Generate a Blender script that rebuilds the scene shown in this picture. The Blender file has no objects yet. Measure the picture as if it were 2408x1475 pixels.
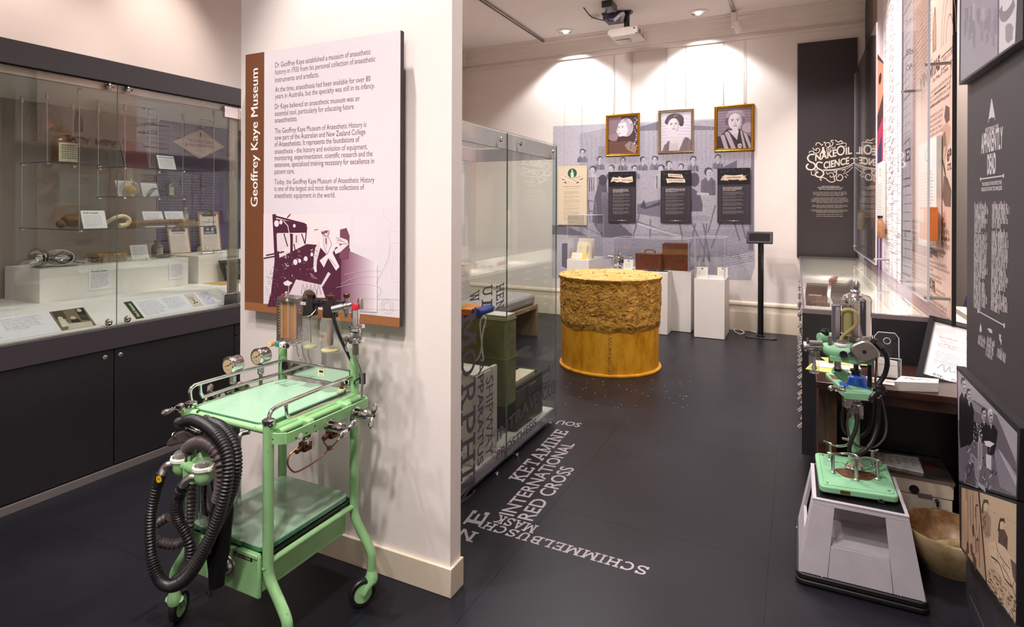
import bpy, bmesh, math, random
import numpy as np
from mathutils import Vector, Matrix, Euler, noise as mnoise
random.seed(7)
R = math.radians
PI = math.pi
sc = bpy.context.scene
COL = sc.collection

# camera
FOC, CX, CY, CAM_H, YAW, ROLL = 1374.0, 1204.0, 490.0, 1.45, R(25.96), 0.0035
cam_d = bpy.data.cameras.new('camera'); cam = bpy.data.objects.new('camera', cam_d); COL.objects.link(cam)
cam_d.sensor_fit = 'HORIZONTAL'; cam_d.sensor_width = 36.0; cam_d.lens = FOC / 2408 * 36.0
cam_d.shift_x = 0.0; cam_d.shift_y = -(737.5 - CY) / 2408.0
cam_d.clip_start = 0.05; cam_d.clip_end = 60
cam.matrix_world = Matrix.Translation((0, 0, CAM_H)) @ Matrix.Rotation(YAW, 4, 'Z') @ Matrix.Rotation(PI / 2, 4, 'X') @ Matrix.Rotation(ROLL, 4, 'Z')
sc.camera = cam

# world and exposure
w = bpy.data.worlds.new('world'); sc.world = w; w.use_nodes = True
w.node_tree.nodes['Background'].inputs[0].default_value = (0.9, 0.86, 0.83, 1)
w.node_tree.nodes['Background'].inputs[1].default_value = 0.12
sc.view_settings.view_transform = 'Standard'; sc.view_settings.look = 'None'
sc.view_settings.gamma = 1.0; sc.view_settings.use_curve_mapping = False
sc.view_settings.exposure = -0.15
cy = sc.cycles
cy.use_denoising = True
cy.max_bounces = 8; cy.diffuse_bounces = 4; cy.glossy_bounces = 4; cy.transmission_bounces = 4
cy.transparent_max_bounces = 24
cy.sample_clamp_indirect = 4.0; cy.sample_clamp_direct = 0
cy.caustics_reflective = False; cy.caustics_refractive = False
cy.use_adaptive_sampling = True; cy.adaptive_threshold = 0.02

# lamps (room lights at 3.75 m)
def lampo(kind, name, loc, to, energy, col, size=0.06, spot=100, blend=0.6):
    d = bpy.data.lights.new(name, kind); d.energy = energy; d.color = col
    if kind == 'SPOT': d.spot_size = R(spot); d.spot_blend = blend; d.shadow_soft_size = size
    elif kind == 'AREA': d.shape = 'DISK'; d.size = size
    else: d.shadow_soft_size = size
    o = bpy.data.objects.new(name, d); COL.objects.link(o); o.location = loc
    o.rotation_euler = (Vector(to) - Vector(loc)).to_track_quat('-Z', 'Y').to_euler()
    return o
WARM = (1.0, 0.83, 0.74); SOFT = (1.0, 0.945, 0.925); COOL = (0.98, 0.985, 1.0); PINK = (1.0, 0.86, 0.82)
# wall washers above the left cabinet
for y_ in (2.80, 1.86, 0.9):
    lampo('SPOT', 'lamp_washer', (-3.62, y_, 3.68), (-4.45, y_ + .02, 2.55), 92, WARM, 0.05, 62, 1.0)
# track spots over the partition and the trolley
lampo('SPOT', 'lamp_track', (-1.58, 1.46, 3.62), (-1.62, 1.45, 0.0), 300, (1.0, .92, .90), 0.03, 62, 0.55)
lampo('SPOT', 'lamp_track', (-2.35, 0.2, 3.62), (-2.05, 1.8, 0.35), 125, (1.0, .91, .88), 0.06, 52, 1.0)
lampo('SPOT', 'lamp_track', (-0.6, -0.3, 3.62), (-1.35, 1.8, 0.30), 265, (1.0, .92, .90), 0.08, 50, 1.0)
# general fill spots added under the unseen front part of the ceiling
for x_, y_, e_ in ((-0.6, 0.3, 60), (-2.6, -0.6, 60), (-0.5, 3.1, 90), (-0.9, -1.2, 60), (-2.6, 3.6, 70)):
    lampo('SPOT', 'lamp_downlight_or_fill', (x_, y_, 3.70), (x_, y_, 0), e_ * 2.2, SOFT, 0.10, 150, 0.7)
# track spot on the green machine and the panel at the right
lampo('SPOT', 'lamp_track', (-0.7, 1.3, 3.62), (0.5, 2.8, 0.7), 220, SOFT, 0.06, 70, 0.9)
# downlights at the back wall
lampo('SPOT', 'lamp_downlight_or_fill', (-2.70, 7.16, 3.70), (-2.70, 7.42, 0.6), 110, COOL, 0.05, 112, 0.35)
lampo('SPOT', 'lamp_downlight_or_fill', (-1.04, 7.13, 3.70), (-1.04, 7.42, 0.6), 120, COOL, 0.05, 112, 0.35)
lampo('SPOT', 'lamp_track', (-1.9, 4.9, 3.60), (-1.7, 7.5, 1.4), 170, SOFT, 0.08, 95, 0.9)
lampo('SPOT', 'lamp_downlight_or_fill', (-1.9, 5.2, 3.70), (-1.9, 5.2, 0), 200, SOFT, 0.08, 150, 0.6)  # general fill spot added above the drum, out of view
lampo('SPOT', 'lamp_downlight_or_fill', (-3.6, 5.2, 3.70), (-3.6, 5.4, 0), 70, WARM, 0.08, 130, 0.6)
# spot added out of view to brighten the wall strip behind the printed panel
lampo('SPOT', 'lamp_downlight_or_fill', (.80, 4.4, 3.6), (.99, 4.5, 1.8), 700, WARM, .06, 90, .8)
# spots along the counter, onto the newsprint panel
for y_ in (4.2, 5.3, 6.5):
    lampo('SPOT', 'lamp_track', (-0.15, y_, 3.6), (0.62, y_ + .1, 1.4), 270, PINK, 0.05, 95, 0.9)

# pixel -> world rays on known planes
_c, _s = math.cos(YAW), math.sin(YAW)
def ray(u, v):
    a = (u - CX) / FOC; b = (CY - v) / FOC
    x = a * math.cos(ROLL) + b * math.sin(ROLL); z = b * math.cos(ROLL) - a * math.sin(ROLL)
    return Vector((x * _c - _s, x * _s + _c, z))
O_ = Vector((0, 0, CAM_H))
def FZ(u, v, z=0.0):
    r = ray(u, v); return O_ + r * ((z - CAM_H) / r.z)
def FY(u, v, y):
    r = ray(u, v); return O_ + r * (y / r.y)
def FX(u, v, x):
    r = ray(u, v); return O_ + r * (x / r.x)

# materials
def lin(h):
    if isinstance(h, str):
        h = h.lstrip('#'); v = [int(h[i:i + 2], 16) / 255 for i in (0, 2, 4)]
    else: v = h
    return tuple(((x / 12.92) if x <= 0.04045 else ((x + 0.055) / 1.055) ** 2.4) for x in v)
def new_mat(name):
    m = bpy.data.materials.new(name); m.use_nodes = True
    return m, m.node_tree.nodes, m.node_tree.links, m.node_tree.nodes['Principled BSDF']
def texco(N, Lk, scale, kind='Object'):
    tc = N.new('ShaderNodeTexCoord'); mp = N.new('ShaderNodeMapping'); Lk.new(tc.outputs[kind], mp.inputs[0])
    mp.inputs['Scale'].default_value = scale if isinstance(scale, tuple) else (scale,) * 3
    return mp.outputs[0]
def noise_(N, Lk, vec, scale, detail=4, rough=0.6):
    n = N.new('ShaderNodeTexNoise'); n.inputs['Scale'].default_value = scale; n.inputs['Detail'].default_value = detail
    n.inputs['Roughness'].default_value = rough; Lk.new(vec, n.inputs['Vector']); return n.outputs['Fac']
def ramp(N, Lk, fac, stops):
    r = N.new('ShaderNodeValToRGB'); Lk.new(fac, r.inputs[0]); e = r.color_ramp.elements
    while len(e) < len(stops): e.new(0.5)
    for k, (p, c) in enumerate(stops):
        e[k].position = p; e[k].color = (*c, 1) if len(c) == 3 else c
    return r.outputs[0]
def bump_(N, Lk, fac, B, strength, dist):
    b = N.new('ShaderNodeBump'); b.inputs['Strength'].default_value = strength; b.inputs['Distance'].default_value = dist
    Lk.new(fac, b.inputs['Height']); Lk.new(b.outputs[0], B.inputs['Normal'])
def mat(name, col, rough=0.5, metal=0.0, var=0.12, vscale=12.0, bump=0.0, bdist=0.002, bscale=None, spec=0.5, coat=0.0):
    m, N, Lk, B = new_mat(name); c = lin(col)
    B.inputs['Roughness'].default_value = rough; B.inputs['Metallic'].default_value = metal
    B.inputs['Specular IOR Level'].default_value = spec; B.inputs['Coat Weight'].default_value = coat
    vec = texco(N, Lk, 1.0); f = noise_(N, Lk, vec, vscale)
    lo = tuple(max(0, x * (1 - var)) for x in c); hi = tuple(min(1, x * (1 + var)) for x in c)
    Lk.new(ramp(N, Lk, f, [(0.3, lo), (0.7, hi)]), B.inputs['Base Color'])
    if bump:
        bump_(N, Lk, noise_(N, Lk, vec, bscale or vscale * 8), B, bump, bdist)
    return m
def glass_mat(name, tint=(0.96, 0.985, 0.97), ior=1.45, rough=0.0, refl=1.0, dens=0.0):
    m = bpy.data.materials.new(name); m.use_nodes = True; N = m.node_tree.nodes; Lk = m.node_tree.links; N.clear()
    out = N.new('ShaderNodeOutputMaterial'); mx = N.new('ShaderNodeMixShader'); tr = N.new('ShaderNodeBsdfTransparent')
    gl = N.new('ShaderNodeBsdfGlossy'); fr = N.new('ShaderNodeFresnel'); fr.inputs['IOR'].default_value = ior
    tr.inputs['Color'].default_value = (*tint, 1); gl.inputs['Roughness'].default_value = rough
    gl.inputs['Color'].default_value = (refl, refl, refl, 1)
    ge = N.new('ShaderNodeNewGeometry'); mr = N.new('ShaderNodeMapRange'); mr.inputs['To Min'].default_value = ior; mr.inputs['To Max'].default_value = 1 / ior
    Lk.new(ge.outputs['Backfacing'], mr.inputs['Value']); Lk.new(mr.outputs[0], fr.inputs['IOR'])
    Lk.new(fr.outputs[0], mx.inputs[0]); Lk.new(tr.outputs[0], mx.inputs[1]); Lk.new(gl.outputs[0], mx.inputs[2])
    last = mx.outputs[0]
    if dens > 0:
        m2 = N.new('ShaderNodeMixShader'); df = N.new('ShaderNodeBsdfDiffuse'); df.inputs['Color'].default_value = (*tint, 1)
        m2.inputs[0].default_value = dens; Lk.new(last, m2.inputs[1]); Lk.new(df.outputs[0], m2.inputs[2]); last = m2.outputs[0]
    Lk.new(last, out.inputs[0]); return m
def print_mat(name, rough=0.5, var=0.10, vscale=60, hatch=0.0, spec=0.3):
    m, N, Lk, B = new_mat(name)
    a = N.new('ShaderNodeVertexColor'); a.layer_name = 'Col'
    vec = texco(N, Lk, 1.0); f = noise_(N, Lk, vec, vscale, 5, 0.7)
    r = ramp(N, Lk, f, [(0.3, (1 - var,) * 3), (0.7, (1 + 0,) * 3)])
    mul = N.new('ShaderNodeMix'); mul.data_type = 'RGBA'; mul.blend_type = 'MULTIPLY'; mul.inputs['Factor'].default_value = 1
    Lk.new(a.outputs[0], mul.inputs[6]); Lk.new(r, mul.inputs[7]); last = mul.outputs[2]
    if hatch:
        wv = N.new('ShaderNodeTexWave'); wv.inputs['Scale'].default_value = 46; wv.inputs['Distortion'].default_value = 14
        wv.inputs['Detail'].default_value = 3; wv.inputs['Detail Scale'].default_value = 0.6
        Lk.new(vec, wv.inputs['Vector'])
        r2 = ramp(N, Lk, wv.outputs['Fac'], [(0.2, (1 - hatch,) * 3), (0.75, (1.0,) * 3)])
        m3 = N.new('ShaderNodeMix'); m3.data_type = 'RGBA'; m3.blend_type = 'MULTIPLY'; m3.inputs['Factor'].default_value = 1
        Lk.new(last, m3.inputs[6]); Lk.new(r2, m3.inputs[7]); last = m3.outputs[2]
    Lk.new(last, B.inputs['Base Color']); B.inputs['Roughness'].default_value = rough
    B.inputs['Specular IOR Level'].default_value = spec
    return m
def wood_mat(name, c1, c2, scale=6, rough=0.4, axis=(1, 8, 8)):
    m, N, Lk, B = new_mat(name); vec = texco(N, Lk, axis)
    f = noise_(N, Lk, vec, scale, 8, 0.65)
    Lk.new(ramp(N, Lk, f, [(0.32, lin(c1)), (0.68, lin(c2))]), B.inputs['Base Color']); B.inputs['Roughness'].default_value = rough
    bump_(N, Lk, f, B, 0.15, 0.001); return m
def worn_mat(name, col, worn, amount=0.40, scale=9, rough=0.38, edge=0.04, fine=60):
    """enamel paint with chips: two noises decide where the paint has gone"""
    m, N, Lk, B = new_mat(name); vec = texco(N, Lk, 1.0); c = lin(col)
    f1 = noise_(N, Lk, vec, scale, 6, 0.65); f2 = noise_(N, Lk, vec, fine, 4, 0.7)
    base = ramp(N, Lk, f1, [(0.3, tuple(x * .86 for x in c)), (0.7, tuple(min(1, x * 1.08) for x in c))])
    mm = N.new('ShaderNodeMath'); mm.operation = 'MULTIPLY'; Lk.new(f1, mm.inputs[0]); Lk.new(f2, mm.inputs[1])
    k = ramp(N, Lk, mm.outputs[0], [(amount, (0, 0, 0)), (amount + edge, (1, 1, 1))])
    mx = N.new('ShaderNodeMix'); mx.data_type = 'RGBA'; Lk.new(k, mx.inputs['Factor']); Lk.new(base, mx.inputs[6])
    mx.inputs[7].default_value = (*lin(worn), 1); Lk.new(mx.outputs[2], B.inputs['Base Color'])
    B.inputs['Roughness'].default_value = rough
    return m
M = {}
M['wall'] = mat('wall_paint', '#eae0da', 0.85, var=0.02, vscale=3, bump=0.25, bdist=0.0008, bscale=220, spec=0.2)
M['ceiling'] = mat('ceiling_paint', '#f1e9e4', 0.9, var=0.02, vscale=3, bump=0.15, bdist=0.0006, bscale=220, spec=0.2)
M['trim'] = mat('trim_paint', '#d9cbb6', 0.45, var=0.03, vscale=5)
M['cornice'] = mat('cornice_plaster', '#e4d9d0', 0.8, var=0.02, vscale=5)
M['black'] = mat('charcoal_laminate', '#211e22', 0.5, var=0.12, vscale=30)
M['band'] = mat('grey_laminate', '#3f383e', 0.5, var=0.05, vscale=30)
M['kick'] = mat('kickboard_aluminium', '#776e6e', 0.45, metal=0.2, var=0.05)
M['white'] = mat('white_paint', '#efeae4', 0.5, var=0.02)
M['offwhite'] = mat('white_laminate', '#e6e0d8', 0.45, var=0.02)
M['chrome'] = mat('chrome', '#dcd9d8', 0.10, metal=1.0, var=0.05)
M['steel'] = mat('brushed_steel', '#b9b4b2', 0.3, metal=1.0, var=0.1, vscale=40)
M['alu'] = mat('aluminium', '#a59a92', 0.35, metal=0.9, var=0.06)
M['darksteel'] = mat('dark_steel', '#4c4a4c', 0.3, metal=0.9, var=0.1)
M['blackmetal'] = mat('black_metal', '#151316', 0.35, var=0.1)
M['rubber'] = mat('black_rubber', '#191619', 0.42, var=0.15, vscale=30)
M['glass'] = glass_mat('clear_glass', (0.95, 0.975, 0.96), 1.45)
M['acrylic'] = glass_mat('clear_acrylic', (0.965, 0.97, 0.975), 1.40)
M['glassedge'] = mat('green_glass_edge', '#6f8a7c', 0.2, var=0.1)
M['bottle'] = glass_mat('bottle_glass', (0.93, 0.94, 0.90), 1.6, dens=0.10)
M['paper'] = print_mat('printed_paper', 0.6, 0.04, 90)
M['print'] = print_mat('printed_panel', 0.45, 0.05, 120)
M['photo'] = print_mat('printed_photo', 0.4, 0.22, 90)
M['brass'] = mat('brass', '#b98a3c', 0.3, metal=1.0, var=0.15)

# mesh building
class MB:
    def __init__(s): s.v = []; s.f = []; s.M = None; s.cols = None
    def add(s, vs, fs):
        n = len(s.v)
        if s.M is not None: vs = [s.M @ Vector(p) for p in vs]
        s.v += [tuple(p) for p in vs]; s.f += [tuple(i + n for i in f) for f in fs]; return s
    def box(s, a, b):
        x0, y0, z0 = a; x1, y1, z1 = b
        if x0 > x1: x0, x1 = x1, x0
        if y0 > y1: y0, y1 = y1, y0
        if z0 > z1: z0, z1 = z1, z0
        return s.add([(x0, y0, z0), (x1, y0, z0), (x1, y1, z0), (x0, y1, z0), (x0, y0, z1), (x1, y0, z1), (x1, y1, z1), (x0, y1, z1)],
                     [(0, 3, 2, 1), (4, 5, 6, 7), (0, 1, 5, 4), (1, 2, 6, 5), (2, 3, 7, 6), (3, 0, 4, 7)])
    def cbox(s, c, d, rz=0.0, mtx=None):
        old = s.M; m = Matrix.Translation(c) @ (mtx.to_4x4() if mtx is not None else Matrix.Rotation(rz, 4, 'Z'))
        s.M = m if old is None else old @ m
        s.box((-d[0] / 2, -d[1] / 2, -d[2] / 2), (d[0] / 2, d[1] / 2, d[2] / 2)); s.M = old; return s
    def hexa(s, p):      # 8 corners, bottom 4 ccw then top 4
        return s.add(p, [(0, 3, 2, 1), (4, 5, 6, 7), (0, 1, 5, 4), (1, 2, 6, 5), (2, 3, 7, 6), (3, 0, 4, 7)])
    def lathe(s, prof, c=(0, 0, 0), n=24, axis=None, cap=True):
        q = Vector((0, 0, 1)).rotation_difference(Vector(axis).normalized()) if axis is not None else None
        vs = []; fs = []; c = Vector(c)
        for r, z in prof:
            for k in range(n):
                a = 2 * PI * k / n; p = Vector((r * math.cos(a), r * math.sin(a), z))
                vs.append(c + (q @ p if q else p))
        m = len(prof)
        for j in range(m - 1):
            for k in range(n):
                k2 = (k + 1) % n; fs.append((j * n + k, j * n + k2, (j + 1) * n + k2, (j + 1) * n + k))
        if cap:
            fs.append(tuple(reversed(range(n)))); fs.append(tuple(range((m - 1) * n, m * n)))
        return s.add(vs, fs)
    def cyl(s, p, q, r, r2=None, n=16):
        p = Vector(p); q = Vector(q); d = q - p
        return s.lathe([(r, 0), (r if r2 is None else r2, d.length)], p, n, d)
    def sph(s, c, r, n=16, m=10, sc=(1, 1, 1), lo=-PI / 2, axis=None):
        prof = [(max(1e-4, r * math.cos(lo + (PI / 2 - lo) * k / m)) * sc[0], r * math.sin(lo + (PI / 2 - lo) * k / m) * sc[2]) for k in range(m + 1)]
        return s.lathe(prof, c, n, axis)
    def tube(s, pts, r, n=10, closed=False, smooth=0, cap=True):
        pts = [Vector(p) for p in pts]
        if smooth: pts = crom(pts, smooth, closed)
        N = len(pts); rr = r if callable(r) else (lambda t: r)
        vs = []; fs = []; T = []
        for i in range(N):
            a = pts[i - 1] if (i > 0 or closed) else pts[i]; b = pts[(i + 1) % N] if (i < N - 1 or closed) else pts[i]
            t = (b - a); T.append(t.normalized() if t.length > 1e-9 else Vector((0, 0, 1)))
        up = Vector((0, 0, 1)) if abs(T[0].z) < 0.9 else Vector((1, 0, 0))
        nrm = (up - T[0] * up.dot(T[0])).normalized()
        for i in range(N):
            nrm = nrm - T[i] * nrm.dot(T[i])
            nrm = nrm.normalized() if nrm.length > 1e-6 else T[i].orthogonal().normalized()
            bi = T[i].cross(nrm); ri = rr(i / max(1, N - 1))
            for k in range(n):
                a = 2 * PI * k / n; vs.append(pts[i] + (nrm * math.cos(a) + bi * math.sin(a)) * ri)
        for i in range(N - 1 + (1 if closed else 0)):
            j = (i + 1) % N
            for k in range(n):
                k2 = (k + 1) % n; fs.append((i * n + k, i * n + k2, j * n + k2, j * n + k))
        if not closed and cap:
            fs.append(tuple(reversed(range(n)))); fs.append(tuple(range((N - 1) * n, N * n)))
        return s.add(vs, fs)
    def prism(s, pts, vec):
        pts = [Vector(p) for p in pts]; vec = Vector(vec); n = len(pts)
        vs = pts + [p + vec for p in pts]
        fs = [tuple(reversed(range(n))), tuple(range(n, 2 * n))] + [(k, (k + 1) % n, n + (k + 1) % n, n + k) for k in range(n)]
        return s.add(vs, fs)
    def torus(s, c, axis, Rr, r, n=24, m=8):
        q = Vector((0, 0, 1)).rotation_difference(Vector(axis).normalized())
        return s.tube([Vector(c) + q @ Vector((Rr * math.cos(2 * PI * k / n), Rr * math.sin(2 * PI * k / n), 0)) for k in range(n)], r, m, closed=True)
    def mesh(s, name, m, org=(0, 0, 0), smooth=True, ang=38):
        me = bpy.data.meshes.new(name); o = Vector(org)
        me.from_pydata([(p[0] - o.x, p[1] - o.y, p[2] - o.z) for p in s.v], [], s.f); me.update()
        bm = bmesh.new(); bm.from_mesh(me); bmesh.ops.recalc_face_normals(bm, faces=bm.faces); bm.to_mesh(me); bm.free()
        if smooth:
            me.shade_smooth(); me.set_sharp_from_angle(angle=R(ang))
        if s.cols:
            at = me.color_attributes.new('Col', 'FLOAT_COLOR', 'CORNER')
            buf = np.zeros((len(me.loops), 4), np.float32)
            for p, c in zip(me.polygons, s.cols): buf[p.loop_start:p.loop_start + p.loop_total] = (*c, 1)
            at.data.foreach_set('color', buf.ravel())
        me.materials.append(M[m] if isinstance(m, str) else m)
        return me
def crom(p, k, closed=False):
    out = []; n = len(p)
    for i in range(n if closed else n - 1):
        p0 = p[(i - 1) % n] if (closed or i > 0) else p[0] * 2 - p[1]
        p1, p2 = p[i], p[(i + 1) % n]
        p3 = p[(i + 2) % n] if (closed or i < n - 2) else p[n - 1] * 2 - p[n - 2]
        for j in range(k):
            t = j / k
            out.append(0.5 * ((2 * p1) + (p2 - p0) * t + (2 * p0 - 5 * p1 + 4 * p2 - p3) * t * t + (3 * p1 - p0 - 3 * p2 + p3) * t ** 3))
    if not closed: out.append(p[-1])
    return out
ORG = {}
def tag(o, label=None, cat=None, group=None, kind=None):
    if label: o['label'] = label
    if cat: o['category'] = cat
    if group: o['group'] = group
    if kind: o['kind'] = kind
    return o
def thing(name, label, cat, loc, group=None):
    o = bpy.data.objects.new(name, None); COL.objects.link(o); o.location = loc
    o.empty_display_size = 0.1; ORG[o.name] = Vector(loc); return tag(o, label, cat, group)
def bevel(o, wd, seg=2):
    b = o.modifiers.new('bevel', 'BEVEL'); b.width = wd; b.segments = seg; b.limit_method = 'ANGLE'; b.angle_limit = R(40); return o
def part(name, mb, m, parent, label=None, bev=0, kind=None, ang=38, smooth=True):
    org = ORG[parent.name]
    o = bpy.data.objects.new(name, mb.mesh(name, m, org, smooth, ang)); COL.objects.link(o); o.parent = parent; ORG[o.name] = org
    if bev: bevel(o, bev)
    return tag(o, label, None, None, kind)
def solo(name, mb, m, label=None, cat=None, org=None, group=None, kind=None, bev=0, ang=38):
    if org is None:
        a = np.array(mb.v); org = ((a[:, 0].min() + a[:, 0].max()) / 2, (a[:, 1].min() + a[:, 1].max()) / 2, a[:, 2].min())
    o = bpy.data.objects.new(name, mb.mesh(name, m, org, True, ang)); COL.objects.link(o); o.location = org; ORG[o.name] = Vector(org)
    if bev: bevel(o, bev)
    return tag(o, label, cat, group, kind)
def struct(name, mb, m, parent=None, bev=0):
    o = solo(name, mb, m, org=(0, 0, 0), kind='structure', bev=bev); return o
def bx(a, b): return MB().box(a, b)

# lettering
_tc = {}
def glyphs(s, bold=0.0, res=2):
    k = (s, bold, res)
    if k in _tc: return _tc[k]
    cu = bpy.data.curves.new('t', 'FONT'); cu.body = s; cu.size = 1.0; cu.resolution_u = res; cu.offset = bold; cu.fill_mode = 'FRONT'
    ob = bpy.data.objects.new('t', cu); COL.objects.link(ob)
    me = bpy.data.meshes.new_from_object(ob)
    vs = [(v.co.x, v.co.y) for v in me.vertices]; fs = [tuple(p.vertices) for p in me.polygons]
    bpy.data.objects.remove(ob); bpy.data.curves.remove(cu); bpy.data.meshes.remove(me)
    xs = [p[0] for p in vs] or [0]; ys = [p[1] for p in vs] or [0]
    _tc[k] = (vs, fs, min(xs), max(xs), min(ys), max(ys)); return _tc[k]
# a slab-serif stroke alphabet: strokes in a box 1 high, serif bars at the listed stroke ends
def _arc(cx, cy_, rx, ry, a0, a1, n=9):
    return [(cx + rx * math.cos(R(a0 + (a1 - a0) * k / n)), cy_ + ry * math.sin(R(a0 + (a1 - a0) * k / n))) for k in range(n + 1)]
SLAB = {
 'I': (.42, [[(.21, 0), (.21, 1)]], [(.21, 0), (.21, 1)]),
 'H': (.95, [[(.2, 0), (.2, 1)], [(.75, 0), (.75, 1)], [(.2, .5), (.75, .5)]], [(.2, 0), (.2, 1), (.75, 0), (.75, 1)]),
 'E': (.80, [[(.2, 0), (.2, 1)], [(.08, .08), (.72, .08)], [(.2, .52), (.6, .52)], [(.08, .92), (.7, .92)], [(.68, .0), (.68, .28)], [(.66, .74), (.66, 1)]], [(.2, 0), (.2, 1)]),
 'T': (.80, [[(.4, 0), (.4, 1)], [(.06, .92), (.74, .92)], [(.1, .72), (.1, 1)], [(.7, .72), (.7, 1)]], [(.4, 0)]),
 'L': (.76, [[(.2, 0), (.2, 1)], [(.08, .08), (.68, .08)], [(.66, 0), (.66, .3)]], [(.2, 1), (.2, 0)]),
 'K': (.90, [[(.2, 0), (.2, 1)], [(.2, .4), (.68, .96)], [(.38, .58), (.74, .04)]], [(.2, 0), (.2, 1), (.7, 1), (.76, 0)]),
 'A': (.95, [[(.12, 0), (.47, 1)], [(.47, 1), (.82, 0)], [(.24, .32), (.7, .32)]], [(.14, 0), (.8, 0)]),
 'M': (1.15, [[(.2, 0), (.22, 1)], [(.2, .98), (.57, .15)], [(.57, .15), (.95, .98)], [(.95, 1), (.96, 0)]], [(.2, 0), (.96, 0), (.18, 1), (.97, 1)]),
 'N': (1.0, [[(.2, 0), (.2, 1)], [(.2, .98), (.8, .02)], [(.8, 0), (.8, 1)]], [(.2, 0), (.16, 1), (.8, 1)]),
 'U': (.95, [[(.2, 1), (.2, .4)] + _arc(.47, .36, .27, .3, 180, 360) + [(.74, .4), (.74, 1)]], [(.2, 1), (.74, 1)]),
 'P': (.85, [[(.2, 0), (.2, 1)], [(.2, .92), (.45, .92)] + _arc(.45, .68, .26, .24, 90, -90) + [(.2, .44)]], [(.2, 0), (.16, 1)]),
 'R': (.90, [[(.2, 0), (.2, 1)], [(.2, .92), (.45, .92)] + _arc(.45, .69, .25, .23, 90, -90) + [(.2, .46)], [(.45, .46), (.74, .04)]], [(.2, 0), (.16, 1), (.76, 0)]),
 'B': (.85, [[(.2, 0), (.2, 1)], [(.1, .92), (.45, .92)] + _arc(.45, .73, .22, .19, 90, -90) + [(.2, .54)], [(.45, .54)] + _arc(.45, .31, .27, .23, 90, -90) + [(.1, .08)]], [(.18, 0), (.18, 1)]),
 'S': (.80, [_arc(.4, .73, .26, .2, 20, 270) + _arc(.4, .28, .28, .22, 90, -160), [(.66, .7), (.66, 1)], [(.12, 0), (.12, .3)]], []),
 'C': (.88, [_arc(.5, .5, .36, .43, 48, 312), [(.76, .68), (.76, 1)]], []),
 'O': (.98, [_arc(.49, .5, .37, .43, 0, 360, 18)], []),
 'W': (1.25, [[(.1, 1), (.38, .04)], [(.38, .04), (.62, .9)], [(.62, .9), (.86, .04)], [(.86, .04), (1.15, 1)]], [(.12, 1), (1.12, 1), (.62, 1)]),
 ' ': (.45, [], []),
}
def ribbon(pts, w, taper=False):
    n = len(pts); vs = []; fs = []
    for i in range(n):
        a = pts[max(0, i - 1)]; b = pts[min(n - 1, i + 1)]; c = pts[i]
        d1 = (c[0] - a[0], c[1] - a[1]); d2 = (b[0] - c[0], b[1] - c[1])
        l1 = math.hypot(*d1) or 1; l2 = math.hypot(*d2) or 1
        if i == 0: d1, l1 = d2, l2
        if i == n - 1: d2, l2 = d1, l1
        tx, ty = d1[0] / l1 + d2[0] / l2, d1[1] / l1 + d2[1] / l2; l = math.hypot(tx, ty) or 1; tx, ty = tx / l, ty / l
        k = min(1.6, 1 / max(.3, tx * d1[0] / l1 + ty * d1[1] / l1)); ww = w * (1 - i / n if taper else 1) / 2 * k
        vs += [(c[0] - ty * ww, c[1] + tx * ww), (c[0] + ty * ww, c[1] - tx * ww)]
        if i: fs.append((2 * i - 2, 2 * i - 1, 2 * i + 1, 2 * i))
    return vs, fs
def slab(s, t=0.15):
    vs = []; fs = []; x = 0; E_ = 2.5e-5
    for ch in s:
        wd, st, se = SLAB[ch]; lev = 0
        for p in st:
            v, f = ribbon([(x + a[0], a[1]) for a in p], t); n = len(vs); vs += [(q[0], q[1], lev * E_) for q in v]; fs += [tuple(i + n for i in g) for g in f]; lev += 1
        for (sx, sy) in se:
            yy = t * .42 if sy < .5 else 1 - t * .42
            v, f = ribbon([(x + sx - .19, yy), (x + sx + .19, yy)], t * .84); n = len(vs); vs += [(q[0], q[1], lev * E_) for q in v]; fs += [tuple(i + n for i in g) for g in f]; lev += 1
        x += wd + .08
    xs = [p[0] for p in vs]; return vs, fs, min(xs), max(xs), 0.0, 1.0

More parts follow.
